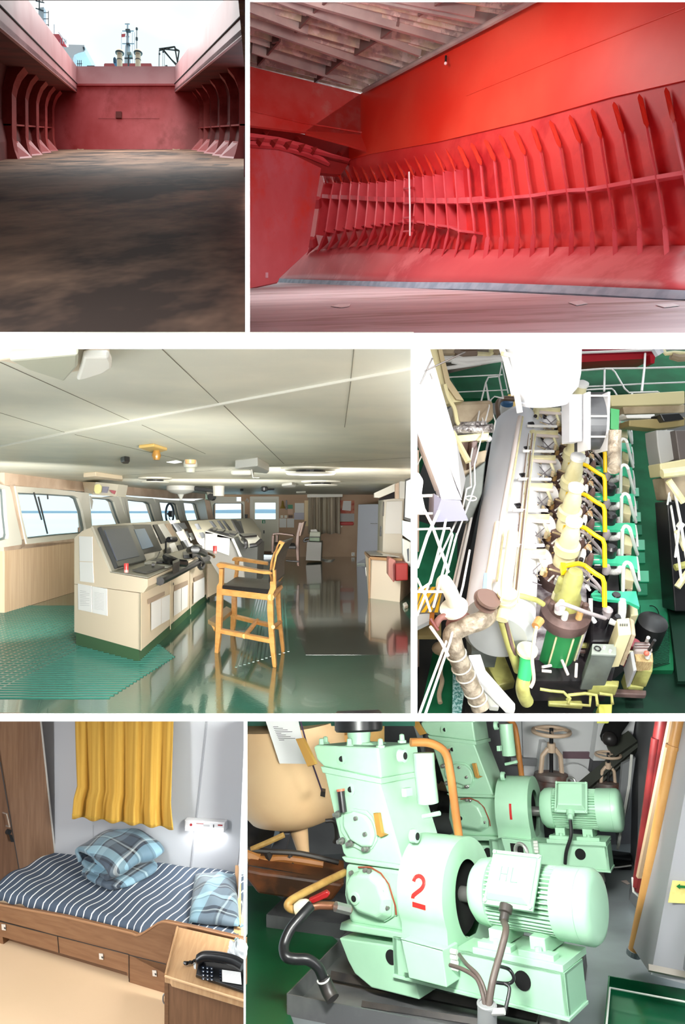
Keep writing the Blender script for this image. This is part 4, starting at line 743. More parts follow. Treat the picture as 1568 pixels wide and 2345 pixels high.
# things on the desk
for nm,u,v,r_,h,lab in (('red_can',289,1312,.028,.11,'tall red can standing on the near end of the console desk'),('red_cup',492,1268,.05,.155,'red and white cup on the far end of the console desk')):
    p=ds(u,v-1,.03); y=p.y; r_=5.2*y/F if nm=='red_can' else 4.6*y/F; h=(21 if nm=='red_can' else 17)*y/F
    tt=thing(nm,lab,'can' if nm=='red_can' else 'cup',p); MB().lathe(p,(0,0,1),[(0,r_*.92),(h*.3,r_*.95)],16).ob('base',mat('can_pink',(236,150,146),.4),tt,smooth=True); MB().lathe(p+V(0,0,h*.3),(0,0,1),[(0,r_*.96),(h*.66,r_),(h*.7,r_*.9)],16).ob('body',redc,tt,smooth=True)
def dobj(nm,lab,cat,pp,h,m_,o=.022,**k): return tag(MB().slab([ds(u,v,o) for u,v in pp],V(0,0,h)).ob(nm,m_,**k),lab,cat)
dobj('desk_folder','dark grey folder with a white edge on the console desk','folder',[(303,1308),(335,1314),(377,1300),(345,1295)],.02,mat('folder_grey',(88,88,86),.4)); dobj('loose_paper','white sheet of paper on the console desk','paper',[(360,1294),(401,1294),(383,1301),(362,1298)],.004,pap)
dobj('track_pad','dark desk pad below the second monitor','pad',[(340,1289),(362,1282),(385,1281),(372,1290)],.02,blk3)
tt=thing('calculator','small grey box with a dark button on the console desk','box',ds(345,1296)); MB().slab([ds(330,1293,.02),ds(352,1297,.02),ds(358,1291,.02),ds(340,1289,.02)],V(0,0,.03)).ob('case',metal3,tt,bevel=.004); MB().slab([ds(347,1295,.06),ds(354,1295,.06),ds(354,1291,.06),ds(348,1291,.06)],V(0,0,.02)).ob('button',blk3,tt)
tt=thing('telephone_handset','black telephone handset lying on the console desk','telephone',ds(400,1288)); MB().tube(spline([ds(380,1275,.09),ds(392,1282,.10),ds(406,1288,.06),ds(424,1290,.04)],5),.05,8).ob('handset',blk3,tt,smooth=True); MB().slab([ds(365,1288,.02),ds(392,1279,.02),ds(420,1292,.02),ds(405,1296,.02)],V(0,0,.03)).ob('base',dk3,tt,bevel=.01)
tt=thing('desk_lamp','black gooseneck desk lamp against the slanted panel','lamp',ds(385,1266)); MB().tube(spline([ds(380,1268,.05),pn(380,1242,.15),pn(383,1234,.22),pn(392,1233,.3)],6),.018,6).ob('neck',blk3,tt,smooth=True); MB().tube([pn(386,1236,.25),pn(401,1235,.3)],.045,8).ob('shade',blk3,tt); MB().slab([ds(374,1262,.02),ds(388,1258,.02),ds(391,1266,.02),ds(379,1270,.02)],V(0,0,.08)).ob('base',blk3,tt,bevel=.01)
tt=thing('ship_telephone','black desk telephone with a hanging coiled cord','telephone',ds(445,1274)); MB().slab([ds(431,1272,.02),ds(452,1264,.02),ds(464,1268,.02),ds(440,1280,.02)],V(0,0,.14)).ob('base',blk3,tt,bevel=.02); MB().tube(spline([ds(434,1260,.18),ds(446,1258,.25),ds(458,1262,.2),ds(468,1268,.12)],5),.05,8).ob('handset',blk3,tt,smooth=True)
MB().tube(spline([ds(455,1274,.05),ff(463,1285,.15),ff(466,1295,.16),ff(461,1302,.16),ff(456,1298,.16),ff(458,1290,.16)],6),.028,7).ob('cord',blk3,tt,smooth=True); MB().tube(spline([ds(468,1264,.1),ds(478,1268,.06),ds(488,1272,.06),ds(490,1276,.04)],5),.02,6).ob('cable',mat('cable_brown',(90,66,40),.5),tt)
tag(MB().slab([ds(420,1279,.02),ds(434,1279,.02),ds(434,1270,.02),ds(418,1270,.02)],V(0,0,.05)).ob('grey_module',dk3,bevel=.01),'flat grey module left of the desk telephone','module')
tag(MB().tube(spline([pn(366,1264,.05),ds(360,1276,.03),ds(350,1283,.03),ds(336,1287,.03)],5),.008,5).ob('thin_cable',dk3),'thin dark cable hanging from the second monitor','cable')
# ---- high chair
c1,c2,c3,c4=G(494,1495),G(628,1529),G(534,1446),G(650,1489)
fn_,nn_=vpl(c1,c2); ff_,nf_=vpl(c3,c4)
t=thing('pilot_chair','tall light wood armchair with black leather seat and footboard','chair',(c1+c2+c3+c4)/4)
ins=(c3-c1).normalized()*.14
def cn(pp,nm,m_=wood3,e=ins,f=fn_,**k): return MB().slab([f(*p) for p in pp],e).ob(nm,m_,t,bevel=.006,**k)
cn([(491,1496),(499,1498),(505,1447),(508,1354),(510,1303),(501,1302),(501,1334),(496,1342),(494,1412)],'leg')
cn([(494,1294),(499,1289),(508,1290),(593,1307),(624,1309),(624,1316),(604,1315),(540,1306),(515,1300),(501,1302)],'armrest',e=ins*1.3)
cn([(624,1528),(632,1530),(626,1445),(624,1362),(631,1349),(630,1306),(617,1306),(618,1346),(612,1362),(611,1395),(616,1470)],'leg')
cn([(617,1307),(627,1309),(634,1273),(651,1243),(639,1238),(626,1266),(619,1288)],'back_frame')
cn([(507,1348),(617,1361),(612,1375),(507,1363)],'seat_rail'); cn([(504,1441),(617,1464),(617,1474),(504,1451)],'stretcher',e=ins*.7)
inf=-ins
cn([(534,1279),(538,1275),(548,1275),(614,1286),(615,1293),(553,1284),(548,1284),(535,1283)],'armrest',e=inf,f=ff_); cn([(540,1283),(548,1283),(547,1306),(545,1322),(538,1322),(541,1306)],'arm_post',e=inf,f=ff_)
cn([(533,1355),(543,1356),(543,1412),(538,1447),(530,1446),(531,1409),(526,1404),(533,1396)],'leg',e=inf,f=ff_); cn([(650,1318),(642,1330),(642,1340),(645,1412),(653,1489),(646,1489),(637,1419),(633,1370),(638,1330)],'leg',e=inf,f=ff_)
cn([(543,1407),(612,1424),(640,1431),(640,1438),(612,1432),(543,1415)],'stretcher',e=inf,f=ff_)
MB().tube([fn_(560,1457),ff_(589,1421)],.028,8).ob('cross_bar',wood3,t); MB().tube([fn_(625,1436),ff_(643,1423)],.022,8).ob('cross_bar',wood3,t)
MB().tube([fn_(620,1368),ff_(641,1345)],.035,8).ob('seat_rail',wood3,t)
MB().slab([fn_(476,1419),fn_(494,1428),ff_(534,1396),ff_(518,1388)],V(0,0,-.05)).ob('footboard',mat('footboard_wood',(146,122,84),.4),t,bevel=.005); cn([(480,1425),(492,1430),(491,1447)],'foot_bracket')
seat=MB(); A=[fn_(509,1340),fn_(616,1350),fn_(613,1363),fn_(509,1350)]; B=[ff_(540,1320),ff_(648,1330),ff_(648,1338),ff_(540,1326)]; seat.loft(A,B); seat.ob('seat',lea,t,bevel=.03,seg=3)
pd=MB(); A=[fn_(*p) for p in((614,1338),(615,1302),(626,1256),(638,1239),(650,1243),(634,1273),(628,1306),(629,1338))]; B=[ff_(*p) for p in((644,1320),(646,1290),(652,1254),(664,1232),(674,1231),(660,1256),(652,1286),(652,1318))]; pd.loft(A,B); pd.ob('backrest',lea,t,bevel=.03,seg=3)
# far brown armchair
t=thing('far_armchair','dark brown wooden armchair facing the far windows','chair',G(660,1297))
yb=17.5
for pp,nm,th in [([(684,1196),(692,1197),(685,1222),(684,1250),(685,1297),(680,1297),(676,1250),(678,1225)],'back_leg',.25),([(623,1225),(625,1221),(640,1220),(671,1224),(673,1228),(640,1224),(632,1224),(624,1226)],'armrest',.3),([(622,1226),(628,1225),(626,1262),(626,1268),(621,1266),(621,1245)],'front_leg',.2),([(632,1225),(636,1225),(636,1242),(632,1242)],'arm_post',.2),([(655,1250),(678,1250),(678,1256),(655,1255)],'seat_rail',.5)]:
    MB().tr(pp,yb,th).ob(nm,mat('dark_wood',(112,78,62),.35),t,bevel=.01)
MB().slab([at(628,1241,yb),at(674,1243,yb),at(678,1250,yb-.4),at(630,1249,yb-.4)],V(0,0,-.08)).ob('seat',lea,t,bevel=.02)
MB().tr([(690,1197),(697,1194),(688,1228),(684,1228)],yb,.9).ob('backrest',mat('wood_pale_back',(150,120,104),.4),t,bevel=.01); MB().tr([(622,1205+30),(626,1235),(621,1262)],yb,.1)
MB().tube([at(655,1284,yb),at(684,1286,yb)],.02,6).ob('stretcher',blk3,t)
dkm=mat('dark_metal',(38,36,36),.4,c2=(60,54,50),scale=5)
# ================================================================ 4: main engine seen from above, middle right
n4=V(0,-.625,.781).normalized(); g4=V(0,.781,.625).normalized(); X4=V(1,0,0); H4=4.685
def E(u,v,t=0):
    r=ray(u,v); return r*((t-H4)/r.dot(n4))
def EP(pp,t,h,up=0): return MB().slab([E(u,v,t) for u,v in pp],-n4*h)
whp=mat('engine_white',(246,246,246),.45); crm=mat('engine_cream',(236,230,190),.45,c2=(222,214,164),scale=8); grm=mat('engine_green',(40,134,74),.4); teal=mat('bracket_teal',(60,196,150),.45); yel=mat('pipe_yellow',(250,206,16),.4); blp=mat('engine_black',(18,16,20),.35,c2=(40,34,38),scale=9)
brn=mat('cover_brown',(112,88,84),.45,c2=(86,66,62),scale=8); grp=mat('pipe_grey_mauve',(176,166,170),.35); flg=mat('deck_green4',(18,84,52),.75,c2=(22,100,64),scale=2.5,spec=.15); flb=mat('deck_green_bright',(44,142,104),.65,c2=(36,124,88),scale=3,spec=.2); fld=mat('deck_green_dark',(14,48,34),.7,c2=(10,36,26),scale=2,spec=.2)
rlw=mat('rail_white',(248,248,246),.4); tan4=mat('hall_tan',(188,172,146),.6,c2=(150,132,108),scale=3); gry4=mat('duct_grey',(206,208,220),.4); gryd=mat('box_grey_green',(104,112,106),.45,c2=(84,90,86),scale=4); lag=mat('lagging_silver',(176,164,146),.45,c2=(128,116,100),scale=14,bump=.8,bscale=24,metal=.15); olv=mat('engine_olive',(178,178,104),.45,c2=(140,136,76),scale=7)
slv=mat('foil_silver',(214,210,208),.25,metal=.5,c2=(120,112,112),scale=18,bump=1,bscale=30)
def rail(pts,t,r,nm,lab,closed=False,grp=None,m_=rlw,par=None):
    P_=[E(u,v,t) if not isinstance(t,(list,tuple)) else E(u,v,t[i]) for i,(u,v) in enumerate(pts)]
    b=MB().tube(P_,r,8)
    if par: return b.ob(nm,m_,par,smooth=True)
    return tag(b.ob(nm,m_,smooth=True),lab,'railing' if 'rail' in nm else 'pipe',grp)
# decks
f4=st(EP([(956,700),(1700,700),(1700,1641),(956,1641)],-.9,.05).ob('floor',mat('bilge_dark',(24,26,24),.6,c2=(44,40,34),scale=2.5)),'dark lower deck of the engine hall','floor')
EP([(1405,930),(1432,965),(1438,980),(1502,984),(1530,1240),(1536,1300),(1542,1535),(1435,1535),(1440,1500),(1390,1100)],-.05,.05).ob('side_deck',flg,f4)
EP([(1538,1300),(1700,1300),(1700,1641),(1350,1641),(1400,1560),(1435,1530),(1544,1532)],-.1,.05).ob('lower_deck',fld,f4)
EP([(1448,1375),(1525,1372),(1534,1518),(1498,1520),(1460,1500)],-.045,.03).ob('tread_plate',flb,f4,label='bright green ribbed tread plate')
b=MB()
for i in range(26): 
    v=1436+i*3.3; p,q=E(1494-i*.2,v+12,-.04),E(1532,v,-.04); b.tube([p,q],.004,4)
b.ob('tread_ribs',fld,f4)
for k,(u,v) in enumerate([(1445,1117),(1442,1147),(1448,1173),(1450,1202),(1456,1236),(1456,1265),(1464,1307),(1460,1336)]):
    EP([(u,v),(u+17+k*.6,v),(u+18+k*.6,v+19+k),(u,v+19+k)],-.035,.02).ob('deck_patch',flb if k%2 else mat('patch_teal',(40,180,130),.4),f4,label='bright green square floor patch')
EP([(1466,1385),(1486,1385),(1488,1415),(1466,1415)],-.03,.02).ob('deck_patch',flb,f4); EP([(1466,1416),(1482,1416),(1480,1445),(1466,1443)],-.03,.02).ob('deck_patch',flb,f4)
b=MB().tube([E(1490+19*math.cos(a_),1412+25*math.sin(a_),-.035) for a_ in [math.pi*(-.55+1.3*i/20) for i in range(21)]],.004,5); b.ob('hatch_ring',fld,f4)
EP([(949,1190),(1047,1222),(1046,1350),(1010,1350),(949,1345)],.0,.05).ob('side_deck',flb,f4)
EP([(949,980),(958,985),(978,1030),(958,1090),(949,1090)],.05,.05).ob('side_deck',flg,f4)
EP([(995,1475),(1045,1475),(1065,1560),(1055,1641),(960,1641)],-.3,.05).ob('side_deck',flg,f4)
st(EP([(1028,855),(1150,826),(1168,905),(1120,912),(1055,912),(1045,890)],.25,.08).ob('floor',flg),'green raised deck at the upper left behind the railing','floor')
st(EP([(1285,806),(1700,800),(1700,893),(1330,904),(1300,905)],.25,.08).ob('floor',flg),'green raised deck at the top behind the white railing','floor')
EP([(1000,1130),(1165,905),(1200,905),(1180,1000),(1130,1010),(1110,1080)],.0,.05).ob('side_deck',flg,f4)
tag(EP([(1163,903),(1190,903),(1214,932),(1205,936),(1160,930)],.3,.03).ob('hazard_plate',mat('hazard_yellow',(240,190,20),.5)),'yellow and black hazard plate beside the white funnel base','hazard plate')
# background walls and clutter at top
st(MB().tr([(949,760),(1700,760),(1700,1110),(1500,1110),(1430,905),(949,925)],11.5,.1).ob('wall_back',mat('hall_back4',(150,140,124),.7,c2=(90,84,74),scale=2)),'tan machinery lined far end of the engine hall','wall')
def plate(nm,lab,cat,pp,y,th,m_,**k): return tag(MB().tr(pp,y,th).ob(nm,m_,**k),lab,cat)
t=thing('red_tank','bright red rectangular tank at the top of the engine hall','tank',at(1410,830,8.6)); MB().tr([(1318,790),(1502,790),(1502,803),(1500,820),(1318,830)],8.6,.6).ob('body',mat('tank_red',(196,24,44),.4),t); MB().tr([(1318,790),(1502,790),(1502,806),(1318,812)],8.55,.1).ob('upper_edge',mat('tank_red_dark',(150,14,50),.4),t); MB().tr([(1488,812),(1500,812),(1498,832),(1489,832)],8.5,.2).ob('foot',mat('tank_red',(0,0,0)),t)
t=thing('top_pipework','cream pipes and flanges along the top left edge','pipework',at(1080,815,7.4))
for l,r_,m_ in [([(1010,803),(1040,803)],.05,tan4),([(1040,800),(1060,808),(1090,806)],.06,mat('pipe_brown4',(120,100,84),.4)),([(1092,812),(1120,814),(1126,806),(1126,796)],.035,crm),([(1010,822),(1040,822),(1145,820)],.035,rlw),([(1035,826),(1070,834),(1095,830),(1150,822)],.03,rlw),([(1015,844),(1060,838),(1100,832)],.02,rlw),([(1130,800),(1142,806)],.05,tan4)]: MB().tube([at(u,v,7.3) for u,v in l],r_,8).ob('pipe',m_,t,smooth=True)
t=thing('right_pipework','cream curved pipe and small pipes at the top right corner','pipework',at(1540,808,7.2))
for l,r_,m_ in [([(1518,802),(1524,810),(1545,808),(1580,810)],.022,crm),([(1536,815),(1552,820),(1580,818)],.04,tan4),([(1500,796),(1510,812)],.05,gry4)]: MB().tube([at(u,v,7.2) for u,v in l],r_,8).ob('pipe',m_,t,smooth=True)
# left: cream frame, panel, lagged pipe
t=thing('cream_frame_beam','cream slanting frame beam with gusset at the upper left','beam',at(1020,880,6.6))
MB().slab([at(u,v,6.5) for u,v in((984,798),(1005,798),(1026,870),(1038,910),(1062,918),(1036,922),(1022,925),(1000,860))],V(0,.25,0)).ob('beam',mat('beam_cream',(216,206,160),.5),t); MB().slab([at(u,v,6.45) for u,v in((1003,800),(1012,798),(1030,870),(1062,917),(1045,915),(1020,880))],V(0,.06,0)).ob('gusset',mat('beam_tan',(190,172,134),.5),t)
MB().tube(spline([at(1018,880,6.4),at(1026,910,6.4),at(1040,935,6.4),at(1046,965,6.4),at(1051,972,6.4)],5),.02,8).ob('pipe',mat('beam_cream',(0,0,0)),t,smooth=True)
plate('tan_tank','tan rounded tank panel under the upper left deck','tank',[(1036,922),(1062,918),(1130,915),(1132,960),(1100,975),(1048,975),(1038,950)],6.7,.5,tan4,bevel=.04)
t=thing('lagged_pipe','silver foil lagged pipes lying across the upper left','pipe',at(1085,985,6.4)); MB().tube(spline([at(1040,985,6.4),at(1070,983,6.35),at(1100,984,6.35),at(1128,980,6.3)],5),.042,12).ob('pipe',slv,t,smooth=True); MB().tube(spline([at(1042,975,6.5),at(1080,974,6.45),at(1112,972,6.4)],5),.036,12).ob('pipe',slv,t,smooth=True)
t=thing('pump_skid','cream and grey machinery below the lagged pipes','machinery',at(1080,1060,6.3))
for pp,m_,y in [([(1035,998),(1120,990),(1118,1008),(1036,1014)],crm,6.3),([(1040,1012),(1075,1010),(1070,1040),(1045,1035)],mat('brown_box',(0,0,0)),6.35),([(1050,1045),(1115,1030),(1110,1060),(1060,1095),(1048,1060)],tan4,6.4),([(1080,1010),(1094,1008),(1092,1060),(1076,1075)],brn,6.2),([(1060,1095),(1112,1055),(1104,1130),(1080,1190),(1066,1200)],gryd,6.3)]: MB().tr(pp,y,.2).ob('body',m_,t,bevel=.01)
MB().tube([at(1035,990,6.1),at(1072,1058,6.0)],.03,6).ob('brace',mat('beam_cream',(0,0,0)),t); MB().torus(at(1078,1141,5.9),V(0,-.5,1),.045,.006,20,6).ob('hand_wheel',rlw,t,smooth=True)
t=thing('blue_lidded_drum','white drum with a blue lid standing on the green deck','drum',E(1150,975,.1)); q=E(1153,968,.15); MB().lathe(q,n4,[(0,.07),(.26,.075)],20).ob('body',whp,t,smooth=True); MB().lathe(q+n4*.26,n4,[(0,.078),(.05,.07),(.06,.03)],20).ob('lid',mat('lid_blue',(60,110,160),.4),t,smooth=True)
tag(MB().tube(spline([E(1178,914,.6),E(1150,913,.6),E(1138,928,.6),E(1142,960,.5),E(1148,985,.3)],5),.03,10).ob('bent_pipe',mat('pipe_brown4',(0,0,0)),smooth=True),'brown steel pipe bent around the blue lidded drum','pipe')
# white duct columns at left
t=thing('ventilation_duct','large white and grey square duct column at the left','duct',at(1010,1150,5.4))
MB().slab([at(u,v,5.2) for u,v in((949,780),(984,798),(1010,890),(1045,1010),(1026,1062),(1046,1120),(1005,1122),(955,990),(949,990))],V(0,.25,0)).ob('front_face',mat('duct_white',(232,234,242),.45),t)
MB().slab([at(1045,1010,5.19),at(1026,1062,5.19),at(1057,1142,5.15),at(1066,1096,5.3)],V(.02,.2,0)).ob('side_face',mat('duct_side',(150,150,152),.5),t)
MB().slab([at(1005,1122,5.18),at(1046,1120,5.18),at(1057,1145,5.1),at(1010,1143,5.1)],V(0,.2,0)).ob('flange',gry4,t); MB().slab([at(994,1130,5.15),at(1010,1143,5.1),at(1054,1146,5.1),at(1072,1192,5.1),at(992,1196,5.1)],V(0,.3,0)).ob('base_box',mat('duct_base',(126,126,146),.5),t)
MB().slab([at(1000,905,5.1),at(1007,904,5.1),at(990,955,5.1),at(986,953,5.1)],V(0,.03,0)).ob('strip',whp,t)
plate('white_cabinet','bright white cabinet corner at the top left edge','cabinet',[(949,780),(982,798),(990,850),(998,905),(988,955),(955,958),(949,958)],4.9,.2,whp)
plate('white_casing','white rounded casing at the left edge below the duct','casing',[(949,1085),(958,1080),(970,1100),(966,1130),(975,1170),(949,1180)],4.6,.3,whp,bevel=.03)
# funnel
t=thing('exhaust_funnel','huge bright white exhaust pipe rising out of the top of the picture','exhaust',at(1250,900,5.6))
yc=5.6; k_=yc/F; MB().lathe(at(1246,860,yc),V(-.10,-.25,1),[(-62*k_*1.05,50*k_),(-50*k_,56*k_),(-30*k_,74*k_),(0,80*k_),(140*k_,86*k_)],44).ob('casing',whp,t,smooth=True)
MB().lathe(at(1246,925,yc),V(-.10,-.3,1),[(0,52*k_),(8*k_,56*k_)],36).ob('collar',mat('collar_white',(226,228,236),.4),t,smooth=True)
MB().tube(spline([at(1148,796,5.5),at(1170,860,5.5),at(1182,900,5.5),at(1190,945,5.5)],5),.024,10).ob('side_pipe',whp,t,smooth=True); MB().tube([at(1158,830,5.45),at(1176,905,5.45)],.02,8).ob('side_pipe',rlw,t); MB().lathe(at(1157,816,5.4),V(.2,-.2,1),[(0,.04),(.03,.04)],14).ob('pipe_flange',crm,t)
MB().tr([(1255,-5+0),(1,1)][:0] or [(1165,800),(1192,800),(1200,905),(1190,905),(1180,870)],5.8,.1).ob('back_plate',gry4,t)
# turbocharger drum and white column
t=thing('turbocharger_silencer','dark grey ribbed round silencer between white rims','silencer',E(1370,1040,.7))
MB().tr([(1346,897),(1352,897),(1352,1030),(1346,1030)],5.5,.25).ob('rim',whp,t); MB().tr([(1392,897),(1397,897),(1394,1032),(1388,1032)],5.5,.25).ob('rim',whp,t)
b=MB(); cs_=[]
for i in range(13):
    a_=math.radians(-65+i*11.5); v=965-70*math.sin(a_)*1.0; yy=5.75-.25*math.cos(a_); cs_.append((v,yy))
for (v0,y0),(v1,y1) in zip(cs_,cs_[1:]): b.slab([at(1352,v0,y0),at(1391,v0,y0),at(1390,v1,y1),at(1352,v1,y1)],V(0,.08,0))
b.ob('drum',mat('silencer_grey',(96,98,102),.35,c2=(60,60,62),scale=3),t)
for v0 in (906,953,1000): MB().tube([at(1352,v0,5.46),at(1390,v0,5.46)],.008,6).ob('band',metal3,t)
MB().tr([(1303,903),(1332,903),(1332,1010),(1304,1012)],5.6,.2).ob('white_casing',mat('duct_white',(0,0,0)),t); MB().tr([(1333,905),(1345,905),(1345,1030),(1333,1030)],5.75,.2).ob('dark_gap',blk3,t)
plate('green_column','green box column right of the silencer','column',[(1398,935),(1418,938),(1416,985),(1398,982)],5.5,.2,grm)
tag(MB().tube(spline([at(1408,985,5.4),at(1406,1030,5.4),at(1406,1060,5.35),at(1405,1075,5.3)],5),.048,12).ob('lagged_pipe',lag,smooth=True),'silver lagged upright pipe beside the silencer','pipe')
# right side machinery beyond the walkway
t=thing('starboard_machinery','cream and grey machinery below the far right railing','machinery',at(1540,1100,6.6))
for pp,m_,y in [([(1395,905),(1568,895),(1568,925),(1400,930)],mat('beam_cream',(0,0,0)),7.0),([(1425,930),(1568,926),(1568,945),(1430,948)],tan4,7.1),([(1432,950),(1500,948),(1500,958),(1436,958)],whp,6.9),([(1440,962),(1568,955),(1568,975),(1505,982),(1440,976)],mat('frame_olive',(156,140,94),.5),6.8),([(1510,948),(1555,945),(1568,960),(1520,966)],blk3,6.7),([(1502,985),(1545,985),(1550,1050),(1512,1065),(1505,1020)],mat('gry4b',(170,170,168),.5),6.5),([(1545,985),(1575,985),(1575,1050),(1555,1055)],mat('brown_grey',(92,84,82),.5),6.4),([(1510,1062),(1575,1050),(1575,1085),(1515,1092)],mat('beam_cream',(0,0,0)),6.3),([(1520,1095),(1575,1082),(1575,1150),(1530,1145)],tan4,6.3),([(1527,1150),(1580,1145),(1600,1400),(1545,1400)],blk3,6.2)]: MB().tr(pp,y,.25).ob('body',m_,t,bevel=.01)
for l,r_,m_ in [([(1515,1085),(1575,1078)],.04,crm),([(1530,1100),(1565,1150)],.03,crm),([(1548,1215),(1568,1260)],.02,crm),([(1545,1300),(1580,1290)],.03,olv),([(1550,1345),(1575,1310)],.03,crm),([(1553,1200),(1562,1206)],.03,rlw)]: MB().tube([at(u,v,5.9) for u,v in l],r_,8).ob('pipe',m_,t,smooth=True)
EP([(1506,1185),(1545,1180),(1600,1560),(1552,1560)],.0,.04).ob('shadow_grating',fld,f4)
# ---------------- the engine itself
t=thing('engine_block','dark main engine entablature and crank casing','engine',E(1300,1450,0))
EP([(1180,960),(1395,1000),(1412,1200),(1420,1480),(1400,1560),(1200,1560),(1200,1480)],.25,.25).ob('entablature',blp,t)
EP([(1225,975),(1330,960),(1345,1440),(1225,1440)],.62,.4).ob('cylinder_deck',mat('deck_mauve',(200,194,200),.5,c2=(90,78,84),scale=7),t)
# scavenge/exhaust receiver
r0,r1=E(1142,1425,.75),E(1188,985,.75); ax_=(r1-r0).normalized(); Lr=(r1-r0).length; RR=.265
t=thing('exhaust_receiver','long white insulated exhaust receiver drum along the left of the engine','receiver',r0)
MB().lathe(r0,ax_,[(0,RR),(Lr,RR),(Lr+.25,RR*.6),(Lr+.3,.05)],44).ob('drum',mat('receiver_white',(240,242,250),.4),t,smooth=True)
MB().lathe(r0-ax_*.16,ax_,[(0,.02),(.005,RR*.8),(.05,RR*.97),(.16,RR*1.0)],44).ob('end_cap',mat('receiver_grey',(168,172,172),.4),t,smooth=True)
MB().slab([E(1046,1345,.66),E(1056,1345,.62),E(1128,1015,.62),E(1120,1015,.66)],-n4*.1).ob('side_rim',blk3,t); MB().tube([E(1043,1350,.7),E(1117,1015,.7)],.012,6).ob('edge_rail',whp,t); MB().tube([E(1033,1370,.55),E(1108,1040,.55)],.02,6).ob('edge_rail',whp,t)
MB().slab([E(1070,1400,.55),E(1120,1400,.7),E(1140,1490,.5),E(1080,1490,.45)],-n4*.2).ob('support_panel',gryd,t)
# lagged fuel rail running along the left of the heads
t=thing('head_gallery_pipe','whitish gallery pipe with brackets running along the cylinder heads','pipe',E(1160,1300,1.1))
MB().tube([E(1128,1330,1.12),E(1150,1180,1.12),E(1168,1080,1.12),E(1190,955,1.12)],.022,10).ob('pipe',mat('pipe_whitepink',(226,214,210),.4),t,smooth=True); MB().tube([E(1136,1330,1.1),E(1157,1180,1.1),E(1176,1080,1.1),E(1196,955,1.1)],.012,8).ob('pipe',crm,t,smooth=True)
